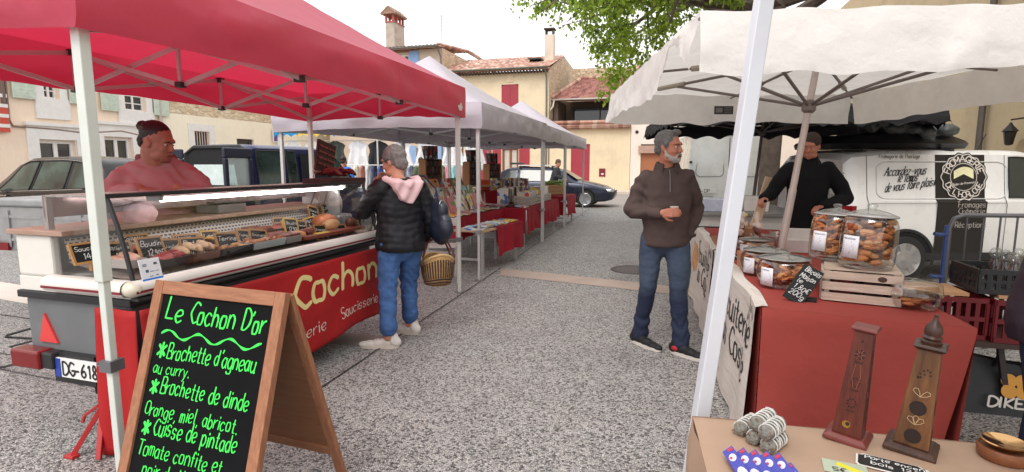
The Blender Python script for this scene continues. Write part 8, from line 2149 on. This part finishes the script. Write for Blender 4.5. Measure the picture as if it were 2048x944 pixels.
 # ---- the walking man with a cup
def man():
 p=AT(1322,697); t=person('bearded man in brown half zip fleece and blue jeans holding a small cup',(p.x,p.y,0),R(-4))
 # local frame: he faces -y; his right arm (x<0) holds the cup, the left hand is in its pocket
 HM=Matrix.Translation((.0,-.05,1.655))@Matrix.Rotation(R(48),4,'Z')@Matrix.Rotation(R(3),4,'X')
 hipR,hipL=Vector((-.095,0,.94)),Vector((.095,0,.94))
 ftR,ftL=Vector((-.155,.10,0)),Vector((.135,-.15,0))
 knR,knL=Vector((-.12,.00,.52)),Vector((.105,-.08,.50))
 anR,anL=ftR+Vector((0,.03,.11)),ftL+Vector((0,.04,.11))
 shR,shL=Vector((-.180,.01,1.425)),Vector((.180,.01,1.425))
 elR,wrR=Vector((-.275,.02,1.15)),Vector((-.085,-.235,1.15))
 elL,wrL=Vector((.255,.07,1.16)),Vector((.190,-.01,.965))
 b=MB(); head_caps(b,HM,1.0,1.0)
 b.cone((0,.02,1.44),HM@Vector((0,.02,-.06)),.062,.056); limb(b,[(0,.02,.95),(0,.01,1.42)],[.09,.10]); limb(b,[(0,.01,1.38),shR,elR,wrR],[.05,.026,.028,.028]); limb(b,[(0,.01,1.38),shL,elL,wrL],[.05,.026,.028,.028])
 limb(b,[(0,0,.96),hipR,knR,anR],[.06,.05,.026,.026]); limb(b,[(0,0,.96),hipL,knL,anL],[.06,.05,.026,.026])
 hand_caps(b,wrR,(.80,-.45,.10),(.45,.70,.0),.75,1.0,thumb_side=-1); hand_caps(b,wrL,(-.42,-.02,-1),(-.6,-.4,0),.3,.8)
 body=put('body',fuse(b,.0062,3),SKIN2,t,True)
 eyes(t,body,HM)
 grey=mat('grey_hair',srgb(112,110,108),.8,var=.4,vs=40,bump=.7,bs=70,bd=.01); white=mat('white_beard',srgb(176,170,164),.85,var=.25,vs=45,bump=.7,bs=90,bd=.008)
 h=MB(); hairdo(h,HM,(.083,.100,.090),(0,.032,.048)); h.ell((0,0,0),(.078,.045,.05),HM@Matrix.Translation((0,.075,-.02)),14,10); h.ell((0,0,0),(.055,.03,.022),HM@Matrix.Translation((.01,-.045,.118))@Matrix.Rotation(R(18),4,'X'),12,8)
 for s in(-1,1):h.ell((0,0,0),(.012,.022,.035),HM@Matrix.Translation((s*.074,-.008,.02)),10,8)
 put('hair',fuse(h,.007,1,lambda c:.005*nz(c.x*60,c.y*60,c.z*35)),grey,body,True)
 h=MB(); h.ell((0,0,0),(.050,.040,.034),HM@Matrix.Translation((0,-.050,-.090)),16,10); h.ell((0,0,0),(.027,.011,.007),HM@Matrix.Translation((0,-.094,-.050)),12,6); h.tube([HM@Vector(q)for q in((-.070,.0,-.02),(-.068,-.02,-.062),(-.050,-.058,-.088),(0,-.085,-.098),(.050,-.058,-.088),(.068,-.02,-.062),(.070,.0,-.02))],[.008,.016,.020,.020,.020,.016,.008],10)
 for s in(-1,1):h.tube([HM@Vector((s*.024,-.092,-.052)),HM@Vector((s*.032,-.080,-.082))],[.007,.010],8)
 put('beard',fuse(h,.005,2,lambda c:.003*nz(c.x*80,c.y*80,c.z*50)),white,body,True)
 k=MB(); k.ell((0,0,0),(.022,.006,.005),HM@Matrix.Translation((0,-.0985,-.0665)),10,6); k.build('mouth',mat('lips_dark',srgb(120,66,60),.5),body,smooth=True)
 brows(body,HM,mat('brow_dark',srgb(66,58,54),.9))
 # trousers
 k=MB(); limb(k,[(0,.012,1.0),(0,.005,.93)],[.135,.145],.8)
 limb(k,[hipR+Vector((.01,.01,-.02)),knR+Vector((0,0,.2)),knR,knR.lerp(anR,.6)+Vector((0,.012,0)),anR+Vector((0,-.005,-.025))],[.108,.088,.070,.064,.068]); limb(k,[hipL+Vector((-.01,.01,-.02)),knL+Vector((0,0,.2)),knL,knL.lerp(anL,.6)+Vector((0,.012,0)),anL+Vector((0,-.005,-.025))],[.112,.092,.074,.068,.072])
 put('jeans',fuse(k,.011,3,lambda c:wrinkle(.006,8,.004,17,(1,1,1.6),4)(c)+.007*math.sin(c.z*62+8*nz(c.x*9,c.y*9))*max(0,1-abs(c.z-.22)/.16)),denim_worn('worn_dark_jeans',srgb(32,42,68),srgb(84,99,118)),t,True)
 # fleece
 k=MB()
 k.loft([ringz((0,y,z),rx,ry)for z,rx,ry,y in((.865,.172,.150,.0),(.895,.186,.160,.0),(1.0,.180,.148,.0),(1.15,.182,.146,-.004),(1.30,.192,.138,.004),(1.40,.188,.118,.012),(1.465,.130,.095,.015),(1.50,.085,.080,.012))])
 limb(k,[shR+Vector((.02,0,-.01)),shR.lerp(elR,.5),elR,elR.lerp(wrR,.55),wrR+(elR-wrR).normalized()*.025],[.074,.068,.061,.053,.045]); limb(k,[shL+Vector((-.02,0,-.01)),shL.lerp(elL,.5),elL,elL.lerp(wrL,.6),wrL],[.074,.068,.062,.056,.050])
 fleece=mat('brown_fleece',srgb(84,71,68),.95,var=.10,vs=9,bump=.35,bs=130,bd=.004,spec=.15)
 fl=put('fleece',fuse(k,.011,7,lambda c:wrinkle(.010,6.5,.006,15,(1,1,1.3),9)(c)+.006*math.sin(c.z*50+9*nz(c.x*6,c.y*6,c.z*4))*(1 if abs(c.x)>.17 else .25)),fleece,t,True)
 k=MB(); k.lathe([(.068,1.468),(.088,1.48),(.092,1.53),(.098,1.50),(.118,1.455)],24,M=Matrix.Translation((0,.004,0))@Matrix.Scale(1.0,4),arc=1.0)
 N=30; k2=MB(); k2.grid(lambda u,v:((.083+.028*v)*math.sin(R(-152+304*u)),.010+(.080+.026*v)*math.cos(R(-152+304*u)),1.545-.02*abs(2*u-1)**2-.085*v**1.3),N,5); k2.build('collar',fleece,fl,smooth=True,recalc=False,solid=.008)
 k=MB(); k.tube([(.0,-.083,1.478),(-.002,-.118,1.43),(-.004,-.140,1.36),(-.004,-.148,1.31)],.004,6); k.build('zip',mat('zip_grey',srgb(120,112,110),.5),fl)
 k=MB(); k.grid(lambda u,v:((.066+.004*v)*math.sin(R(-100+200*u)),.012-(.070+.010*v)*math.cos(R(-100+200*u)),1.512-.035*v-.012*math.cos(R(-100+200*u))),20,3); k.build('tee_collar',mat('green_tee',srgb(70,190,60),.8),t,smooth=True,recalc=False,solid=.006)
 u=MB(); s=MB(); shoe(u,s,ftR,R(36)); put('shoe',fuse(u,.007,2),mat('black_trainer',srgb(26,26,28),.7,var=.2,vs=20),t,True); s.build('shoe_sole',mat('white_sole',srgb(214,208,200),.6),t,smooth=True)
 u=MB(); s=MB(); shoe(u,s,ftL,R(46)); so=put('shoe',fuse(u,.007,2),MATS['black_trainer'],t,True); s.build('shoe_sole',MATS['white_sole'],t,smooth=True)
 Mf=Matrix.Translation(ftL)@Matrix.Rotation(R(46),4,'Z'); k=MB(); k.ell((-.041,.045,.055),(.008,.03,.02),Mf,10,8); k.build('red_heel_patch',mat('heel_red',srgb(176,40,50),.5),so,smooth=True)
 # cup
 c=t.matrix_basis if False else(Matrix.Translation((p.x,p.y,0))@Matrix.Rotation(R(-4),4,'Z'))
 o=thing('paper_cup','small pale paper cup held in the bearded man\'s right hand','cup',(0,0,0)); o.matrix_world=c@Matrix.Translation(wrR+Vector((.80,-.45,.10)).normalized()*.085+Vector((.022,.034,-.02)))
 k=MB(); k.lathe([(.001,0),(.024,0),(.032,.062),(.034,.064),(.030,.062),(.022,.004),(.001,.004)],20); k.build('cup',mat('cup_white',srgb(226,220,214),.5),o,smooth=True)
 return t
man()
# ---- the woman at the counter, seen from behind
def woman():
 p=AT(806,682); W=Matrix.Translation((p.x,p.y,0))@Matrix.Rotation(R(180+40),4,'Z')
 t=person('grey haired woman in black quilted jacket with pale pink hood at the meat counter',(p.x,p.y,0),R(180+40))
 # she faces -y local = away and to the left in the picture; local +x is her left
 HM=Matrix.Translation((.01,-.075,1.545))@Matrix.Rotation(R(26),4,'Z')@Matrix.Rotation(R(16),4,'X')
 hipL,hipR=Vector((.10,0,.88)),Vector((-.10,0,.88))
 ftL,ftR=Vector((.10,-.05,0)),Vector((-.11,.02,0))
 ftL,ftR=W.inverted()@AT(775,695),W.inverted()@AT(818,667); ftL.z=ftR.z=0
 knL,knR=hipL.lerp(ftL,.5)+Vector((0,-.02,.02)),hipR.lerp(ftR,.5)+Vector((0,-.02,.02)); anL,anR=ftL+Vector((0,.03,.10)),ftR+Vector((0,.03,.10))
 shL,shR=Vector((.185,.01,1.34)),Vector((-.185,.01,1.34))
 elL,wrL=Vector((.26,-.13,1.14)),Vector((.075,-.26,1.335)); elR,wrR=Vector((-.265,.06,1.07)),Vector((-.265,-.05,.86))
 b=MB(); head_caps(b,HM,.95,.92); b.cone((0,.0,1.33),HM@Vector((0,.025,-.06)),.056,.050); limb(b,[(0,.02,.9),(0,.01,1.33)],[.09,.10]); limb(b,[(0,.01,1.31),shL,elL,wrL],[.06,.04,.034,.026]); limb(b,[(0,.01,1.31),shR,elR,wrR],[.06,.04,.034,.026])
 limb(b,[(0,0,.9),hipL,knL,anL,ftL+Vector((0,-.02,.06))],[.07,.06,.045,.034,.036]); limb(b,[(0,0,.9),hipR,knR,anR,ftR+Vector((0,-.02,.06))],[.07,.06,.045,.034,.036])
 hand_caps(b,wrL,(-.35,.25,.9),(.0,1,.1),.55,.92,thumb_side=-1); hand_caps(b,wrR,(0,-.1,-1),(.8,.2,0),.95,.92)
 body=put('body',fuse(b,.0062,3),SKIN,t,True); eyes(t,body,HM)
 hm=mat('salt_pepper_hair',srgb(128,120,116),.75,var=.38,vs=38,bump=.8,bs=60,bd=.012)
 h=MB(); hairdo(h,HM,(.088,.106,.098),(0,.030,.040)); h.ell((0,0,0),(.075,.05,.06),HM@Matrix.Translation((0,.075,-.035)),14,10)
 put('hair',fuse(h,.007,1,lambda c:.006*nz(c.x*50,c.y*50,c.z*28)+.003*nz(c.x*110,c.y*110,c.z*60)),hm,body,True)
 k=MB()
 for s in(-1,1):k.tube([HM@Vector(q)for q in((s*.080,.02,.012),(s*.076,-.05,.010),(s*.055,-.092,.006))],.0025,5); k.tube([HM@Vector((s*.033+.024*math.cos(i*.52),-.096-.002*math.cos(i*.52),.0+.018*math.sin(i*.52)))for i in range(12)],.0025,5,closed=True)
 k.build('glasses',mat('dark_frames',(.02,.02,.025),.3),body,smooth=True)
 k=MB(); limb(k,[(0,.02,.93),(0,.015,.86)],[.145,.155],.85)
 for hp,kn,an in((hipL,knL,anL),(hipR,knR,anR)):limb(k,[hp+Vector((0,.02,-.02)),hp.lerp(kn,.55),kn,kn.lerp(an,.5),an+Vector((0,.0,.075))],[.106,.090,.075,.072,.074])
 put('jeans',fuse(k,.010,2,lambda c:wrinkle(.008,8,.006,20,(1,1,1.7),2)(c)+.006*math.sin(c.z*70+9*nz(c.x*9,c.y*9))*max(0,1-abs(c.z-.5)/.2)),DENIM_B,t,True)
 k=MB(); k.loft([ringz((0,y,z),rx,ry)for z,rx,ry,y in((.80,.200,.178,.0),(.825,.218,.192,.0),(.92,.205,.178,.0),(1.04,.190,.150,.0),(1.18,.200,.145,.0),(1.30,.190,.122,.008),(1.37,.125,.095,.01),(1.41,.085,.08,.0))])
 limb(k,[shL+Vector((-.02,0,-.01)),shL.lerp(elL,.5),elL,elL.lerp(wrL,.6),wrL+(elL-wrL).normalized()*.03],[.088,.080,.072,.060,.050]); limb(k,[shR+Vector((.02,0,-.01)),shR.lerp(elR,.5),elR,elR.lerp(wrR,.6),wrR+(elR-wrR).normalized()*.02],[.088,.080,.070,.060,.050])
 jk=mat('black_quilted',(.010,.010,.013),.5,var=.25,vs=10,bump=.25,bs=30,bd=.01,spec=.35)
 j=put('quilted_jacket',fuse(k,.010,2,lambda c:.0045*(abs(math.sin(c.z*math.pi/.055+2.2*nz(c.x*4,c.y*4,c.z*3)))**.6-.6)+wrinkle(.008,7,.006,19)(c)),jk,t,True)
 k=MB()
 k.tube([(.075,-.085,1.37),(.115,-.03,1.395),(.135,.05,1.395),(.10,.115,1.375),(0,.145,1.355),(-.10,.115,1.375),(-.135,.05,1.395),(-.115,-.03,1.395),(-.075,-.085,1.37)],[.026,.034,.040,.045,.050,.045,.040,.034,.026],12,flat=.8); k.prism([(-.13,1.385),(-.10,1.28),(-.035,1.205),(.02,1.20),(.095,1.275),(.13,1.385)],-.175,-.105,M=Matrix(((1,0,0,0),(0,0,-1,0),(0,1,0,0),(0,0,0,1))))
 put('pink_hood',fuse(k,.009,5,lambda c:.010*nz(c.x*10+c.z*8,c.y*9,c.z*5)+.006*math.sin(c.x*60+c.z*34)),mat('pale_pink_fleece',srgb(226,188,190),.9,var=.06,bump=.2,bs=80,bd=.004),j,True)
 wsh_=mat('white_trainer',srgb(222,216,208),.55,var=.06,vs=12)
 for ft,a in((ftL,R(48)),(ftR,R(34))):
  u=MB(); s=MB(); shoe(u,s,ft,a,w=.046); so=put('shoe',fuse(u,.007,2),wsh_,t,True); s.build('shoe_sole',mat('cream_sole',srgb(208,198,184),.7),t,smooth=True)
  Ms=Matrix.Translation(ft)@Matrix.Rotation(a,4,'Z'); k=MB()
  for i in range(4):k.tube([Ms@Vector((-.024,-.03-.026*i,.088-.010*i)),Ms@Vector((0,-.034-.026*i,.098-.011*i)),Ms@Vector((.024,-.03-.026*i,.088-.010*i))],.003,5)
  k.build('laces',mat('lace_grey',srgb(150,146,142),.8),so)
  # shoulder bag hanging at her right side
 o=thing('shoulder_bag','dark navy leather shoulder bag hanging on the woman\'s right arm','bag'); o.matrix_world=W
 k=MB(); k.ell((0,0,0),(.085,.15,.15),Matrix.Translation((-.315,.14,.985)),18,14); k.ell((0,0,0),(.07,.11,.12),Matrix.Translation((-.305,.13,1.12)),16,12)
 put('bag',fuse(k,.010,2,lambda c:.010*nz(c.x*9,c.y*9,c.z*9)+.007*math.sin(c.y*46+c.z*8)*(1 if c.z>1.05 else .3)),mat('navy_leather',srgb(28,34,50),.38,var=.15,spec=.6),o,True)
 k=MB(); k.tube([(-.28,.20,1.15),(-.265,.15,1.32),(-.20,.08,1.425),(-.15,-.02,1.425),(-.225,-.08,1.28),(-.29,.02,1.14)],.013,6,flat=.5); k.build('strap',MATS['navy_leather'],o,smooth=True)
 k=MB(); M=Matrix.Translation((-.285,.205,1.19))@Matrix.Rotation(R(90),4,'X')@Matrix.Rotation(R(20),4,'Y'); k.tube([M@Vector((.026*math.cos(q*.5236),.026*math.sin(q*.5236),0))for q in range(12)],.005,6,closed=True); k.build('ring',CHROME,o,smooth=True)
 # basket in her right hand
 bp_=W.inverted()@(AT(870,590)); c=wrR+Vector((-.10,.10,-.40))
 o=thing('wicker_basket','oval straw market basket with dark stripes hanging from the woman\'s right hand','basket'); o.matrix_world=W@Matrix.Translation((-.335,.05,.46))@Matrix.Rotation(R(70),4,'Z')@Matrix.Rotation(R(-6),4,'Y')@Matrix.Scale(.90,4)
 prof=[(.11,.0),(.14,.02),(.165,.10),(.18,.20),(.185,.27)]
 def bk(u,v,d=0):
  i=min(3,int(v*4)); f=v*4-i; r=prof[i][0]+(prof[i+1][0]-prof[i][0])*f; z=prof[i][1]+(prof[i+1][1]-prof[i][1])*f; a=2*math.pi*u
  r+=d+.004*math.sin(a*30)*math.sin(v*60); return(r*1.22*math.cos(a),r*.85*math.sin(a),z+.035*math.cos(2*a)*v)
 m,nt,out=_new('striped_straw'); pp=nt.nodes.new('ShaderNodeBsdfPrincipled'); nt.links.new(pp.outputs[0],out.inputs[0]); co=_coord(nt,'UV'); MATS['striped_straw']=m
 straw=mat('straw',srgb(184,146,96),.8,var=.2,vs=30,bump=.6,bs=70,bd=.01); dstraw=mat('dark_straw',srgb(70,52,44),.8,var=.2,vs=30)
 bpy.data.materials.remove(m); del MATS['striped_straw']
 k=MB(); k.grid(lambda u,v:bk(u,v),120,36); k.add([bk(i/40,0)for i in range(40)],[tuple(range(40))]); bo=k.build('basket_wall',straw,o,smooth=True,recalc=False,solid=.008)
 k=MB()
 for i in range(38):k.grid(lambda u,v:bk((i+.2+.55*u)/38,.40+.46*v,.0085),2,8)
 for z0 in(.08,.17,.26,.34):k.grid(lambda u,v:bk(u,z0+.045*v,.0085),80,2)
 k.build('dark_stripes',dstraw,bo,smooth=True,recalc=False)
 k=MB(); k.tube([bk(i/48,1)for i in range(48)],.012,8,closed=True); k.build('rim',mat('pale_straw',srgb(206,172,120),.8,var=.15,vs=40),bo,smooth=True)
 lea=mat('maroon_leather',srgb(96,36,42),.5)
 for s in(-1,1):
  k=MB(); k.tube([(-.09,s*.15,.20),(-.09,s*.155,.29),(-.06,s*.10,.42),(0,s*.03,.455),(.06,s*.10,.42),(.09,s*.155,.29),(.09,s*.15,.20)],.010,7,flat=.6); k.build('handle',lea,o,smooth=True)
 return t
woman()
# ---- the seller behind the counter
def seller():
 sp=TM@Vector((-1.05,1.06,0)); rz=R(28)
 t=person('burly seller with dark tied back hair and dusty red sweatshirt behind the counter',(sp.x,sp.y,0),rz)
 HM=Matrix.Translation((.03,-.10,1.675))@Matrix.Rotation(R(58),4,'Z')@Matrix.Rotation(R(16),4,'X')@Matrix.Scale(1.06,4)
 shR,shL=Vector((-.205,.02,1.455)),Vector((.205,.02,1.455)); elR,wrR=Vector((-.295,-.12,1.28)),Vector((-.09,-.31,1.36)); elL,wrL=Vector((.30,-.14,1.27)),Vector((.14,-.33,1.355))
 b=MB(); head_caps(b,HM,1.12,1.2); b.cone((0,.02,1.40),HM@Vector((0,.02,-.06)),.10,.085); limb(b,[(0,.02,.95),(0,.01,1.38)],[.12,.13]); limb(b,[(0,.01,1.36),shR,elR,wrR],[.08,.06,.05,.036]); limb(b,[(0,.01,1.36),shL,elL,wrL],[.08,.06,.05,.036])
 for s in(-1,1):limb(b,[(0,0,.96),(s*.12,0,.92),(s*.13,0,.5),(s*.13,.02,.08),(s*.13,-.12,.05)],[.08,.08,.06,.05,.04])
 hand_caps(b,wrR,(.8,-.4,-.15),(.1,.2,-1),.35,1.1,thumb_side=1); hand_caps(b,wrL,(-.7,-.5,-.15),(.1,.2,-1),.35,1.1,thumb_side=-1)
 body=put('body',fuse(b,.0066,3),mat('skin_seller',srgb(166,112,92),.5,var=.07,vs=14,sub=.08),t,True); eyes(t,body,HM)
 hm=mat('dark_hair',srgb(34,24,24),.5,var=.3,vs=40,bump=.5,bs=60,bd=.008)
 h=MB(); hairdo(h,HM,(.086,.098,.086),(0,.036,.054)); h.ell((0,0,0),(.042,.040,.038),HM@Matrix.Translation((0,.125,.075)),14,10); h.ell((0,0,0),(.06,.045,.06),HM@Matrix.Translation((0,.09,-.01)),14,10)
 put('hair',fuse(h,.007,1,lambda c:.003*nz(c.x*60,c.y*60,c.z*60)),hm,body,True); brows(body,HM,hm)
 k=MB(); k.ell((0,0,0),(.024,.006,.006),HM@Matrix.Translation((0,-.0955,-.0675)),10,6); k.build('mouth',mat('lips_dark',srgb(120,66,60),.5)if False else MATS['lips_dark'],body,smooth=True)
 k=MB(); h2=MB(); k.ell((0,0,0),(.050,.028,.022),HM@Matrix.Translation((0,-.066,-.100)),12,8); put('stubble',fuse(k,.006,1),mat('stubble_dark',srgb(150,96,84),.8),body,True)
 k=MB(); k.loft([ringz((0,y,z),rx,ry)for z,rx,ry,y in((.80,.27,.22,-.02),(.95,.29,.26,-.04),(1.14,.265,.25,-.045),(1.32,.245,.215,-.025),(1.44,.215,.165,.01),(1.52,.165,.13,.02),(1.575,.118,.110,.004))])
 limb(k,[shR+Vector((.03,0,-.02)),shR.lerp(elR,.5),elR,elR.lerp(wrR,.6),wrR+(elR-wrR).normalized()*.03],[.092,.092,.084,.070,.052]); limb(k,[shL+Vector((-.03,0,-.02)),shL.lerp(elL,.5),elL,elL.lerp(wrL,.6),wrL+(elL-wrL).normalized()*.03],[.092,.092,.084,.070,.052])
 sw=put('sweatshirt',fuse(k,.013,14,lambda c:wrinkle(.020,6,.010,15,(1,1,1.7),6)(c)+.007*math.sin(c.x*34+c.z*46+6*nz(c.x*5,c.y*5,c.z*5))),mat('dusty_red_sweat',srgb(176,124,126),.95,var=.06,vs=6,bump=.2,bs=110,bd=.003,spec=.2),t,True)
 k=MB(); k.lathe([(.106,1.548),(.128,1.556),(.132,1.572),(.122,1.592),(.108,1.594)],26,M=Matrix.Translation((0,.012,0))); k.build('neckband',mat('neckband_red',srgb(128,72,74),.9),sw,smooth=True)
 k=MB()
 for s in(-1,1):limb(k,[(0,0,.90),(s*.12,0,.85),(s*.13,0,.48),(s*.13,.01,.10)],[.18,.15,.11,.09])
 put('trousers',fuse(k,.016,3),mat('black_trousers',(.02,.02,.022),.9),t,True)
 u=MB(); s_=MB(); shoe(u,s_,Vector((-.13,0,0)),0); shoe(u,s_,Vector((.13,0,0)),0); put('shoes',fuse(u,.008,2),MATS['black_trainer'],t,True); s_.build('shoe_soles',MATS['white_sole'],t)
 # paper with meat he is wrapping
 k=MB(); k.grid(lambda u_,v:((u_-.5)*.34,(v-.5)*.24,.02*nz(u_*5,v*5,3)+.015*abs(2*u_-1)),14,10); o=k.build('wrapping_paper',MATS['pink_paper'],None,smooth=True,recalc=False,solid=.002); o.matrix_world=Matrix.Translation((sp.x,sp.y,0))@Matrix.Rotation(rz,4,'Z')@Matrix.Translation((.02,-.37,1.325)); tag(o,'pink wrapping paper under the seller\'s hands on the work top','paper')
seller()
# ---- simpler figures: standing adult with given clothes and arm targets
def figure(label,loc,rz,H,top,legs,hair,skin,arms,bulk=1.0,headyaw=0,headpitch=8,collar=None,lean=0.0,vox=.011,cap=True,hood=None):
 t=person(label,loc,rz); s=H/1.76; b_=bulk
 HM=Matrix.Translation((0,-.04-lean*.9,1.645*s))@Matrix.Rotation(R(headyaw),4,'Z')@Matrix.Rotation(R(headpitch),4,'X')@Matrix.Scale(s*1.02,4)
 shR,shL=Vector((-.195*b_,-lean*.7,1.42*s)),Vector((.195*b_,-lean*.7,1.42*s)); (elR,wrR),(elL,wrL)=[(Vector(a),Vector(q))for a,q in arms]
 b=MB(); head_caps(b,HM); b.cone((0,.01-lean*.7,1.42*s),HM@Vector((0,.02,-.06)),.06,.055); limb(b,[(0,.01,.95*s),(0,-lean*.7,1.4*s)],[.09,.10]); limb(b,[(0,-lean*.7,1.38*s),shR,elR,wrR],[.06,.045,.036,.028]); limb(b,[(0,-lean*.7,1.38*s),shL,elL,wrL],[.06,.045,.036,.028])
 for q in(-1,1):limb(b,[(0,0,.95*s),(q*.1,0,.92*s),(q*.11,-.01,.5*s),(q*.11,.02,.09),(q*.11,-.1,.05)],[.07,.06,.045,.04,.035])
 hand_caps(b,wrR,(wrR-elR),(.3,-.2,-.9),.8,1,thumb_side=1); hand_caps(b,wrL,(wrL-elL),(-.3,-.2,-.9),.8,1,thumb_side=-1)
 body=put('body',fuse(b,.0075,3),skin,t,True)
 if cap:eyes(t,body,HM)
 h=MB(); hairdo(h,HM,(.085,.103,.092),(0,.030,.048)); h.ell((0,0,0),(.075,.045,.055),HM@Matrix.Translation((0,.075,-.02)),12,8); put('hair',fuse(h,.009,1,lambda c:.004*nz(c.x*50,c.y*50,c.z*40)),hair,body,True)
 k=MB(); k.loft([ringz((0,y,z*s),rx*b_,ry*b_)for z,rx,ry,y in((.80,.19,.14,.01),(.88,.20,.15,.01),(1.05,.195,.148,-lean*.2),(1.2,.20,.145,-lean*.45),(1.32,.205,.135,-lean*.6),(1.40,.19,.115,-lean*.68),(1.46,.12,.09,-lean*.7),(1.49,.085,.08,-lean*.7))])
 for sh,el,wr,q in((shR,elR,wrR,1),(shL,elL,wrL,-1)):limb(k,[sh+Vector((q*.02,0,-.01)),sh.lerp(el,.5),el,el.lerp(wr,.6),wr+(el-wr).normalized()*.02],[.09*b_,.083*b_,.074*b_,.062*b_,.052*b_])
 if collar:k.cone((0,.0-lean*.7,1.45*s),(0,.01-lean*.75,1.52*s),.095,.088)
 if hood:k.ell((0,0,0),(.13,.08,.09),Matrix.Translation((0,.09-lean*.7,1.46*s))@Matrix.Rotation(R(20),4,'X'),16,10)
 put('jacket',fuse(k,vox,7,wrinkle(.009,7,.004,16,(1,1,1.2),3)),top,t,True)
 k=MB(); limb(k,[(0,.01,.97*s),(0,.01,.90*s)],[.14,.145],.85)
 for q in(-1,1):limb(k,[(q*.09,.01,.88*s),(q*.11,-.01,.5*s),(q*.11,.02,.10)],[.115,.08,.068])
 put('trousers',fuse(k,.013,3,wrinkle(.006,8,.003,18)),legs,t,True)
 u=MB(); s_=MB(); shoe(u,s_,Vector((-.11,0,0)),R(-8)); shoe(u,s_,Vector((.11,0,0)),R(8)); put('shoes',fuse(u,.009,2),MATS['black_trainer'],t,True); s_.build('shoe_soles',MATS['white_sole'],t)
 return t
BLKCOAT=mat('black_coat',(.010,.010,.012),.85,var=.2,vs=8,bump=.2,bs=60,bd=.004,spec=.2); DARKTR=mat('dark_grey_trousers',srgb(44,44,52),.9,var=.12)
DHAIR=MATS['dark_hair']
p=ATY(1608,470,6.0)
figure('cheese seller in a black hooded coat reaching across beside the umbrella pole',(p.x,6.0,0),R(-22),1.83,BLKCOAT,DARKTR,mat('short_brown_hair',srgb(58,44,40),.7),SKIN2,(((-.36,-.10,1.20),(-.44,-.30,1.16)),((.38,.02,1.16),(.13,-.22,1.09))),1.02,-20,14,True,.03,hood=True)
p=ATY(688,400,14.5)
figure('person in a bright blue pullover with back half turned beside the dark blue van',(p.x,14.5,0),R(155),1.72,mat('bright_blue_pullover',srgb(36,112,196),.85,var=.08),DARKTR,DHAIR,SKIN2,(((-.3,-.02,1.12),(-.2,-.25,1.1)),((.3,-.02,1.12),(.2,-.28,1.15))),1.02,20,10,cap=False)
p=ATY(1106,400,19.3)
figure('person in a dark grey jacket stooping beside the estate car behind the grey tent',(p.x,19.3,0),R(70),1.68,mat('dark_grey_jacket',srgb(52,54,60),.8),DARKTR,mat('brown_hair',srgb(96,70,56),.7),SKIN,(((-.24,-.16,1.12),(-.14,-.36,1.05)),((.24,-.16,1.12),(.14,-.36,1.05))),.95,0,25,cap=False,lean=.16)
p=ATY(664,400,17.0)*0+ATY(843,400,18.6)
figure('distant person between the tent pole and the largest bookcase',(p.x,18.6,0),R(40),1.74,mat('olive_jacket',srgb(90,96,76),.85),DARKTR,DHAIR,SKIN2,(((-.27,.0,1.12),(-.2,-.2,1.05)),((.27,0,1.12),(.2,-.2,1.05))),1.0,0,5,cap=False)
figure('person in a dark plum padded jacket cut off by the right edge of the picture',(2.40,2.34,0),R(40),1.66,mat('plum_padded',srgb(48,38,50),.6,var=.15,vs=9,bump=.3,bs=10,bd=.02),mat('dark_jeans2',srgb(34,42,64),.9),DHAIR,SKIN2,(((-.36,-.12,1.13),(-.20,-.34,1.12)),((.32,0,1.1),(.25,-.2,1.0))),1.15,0,20,True,.06)
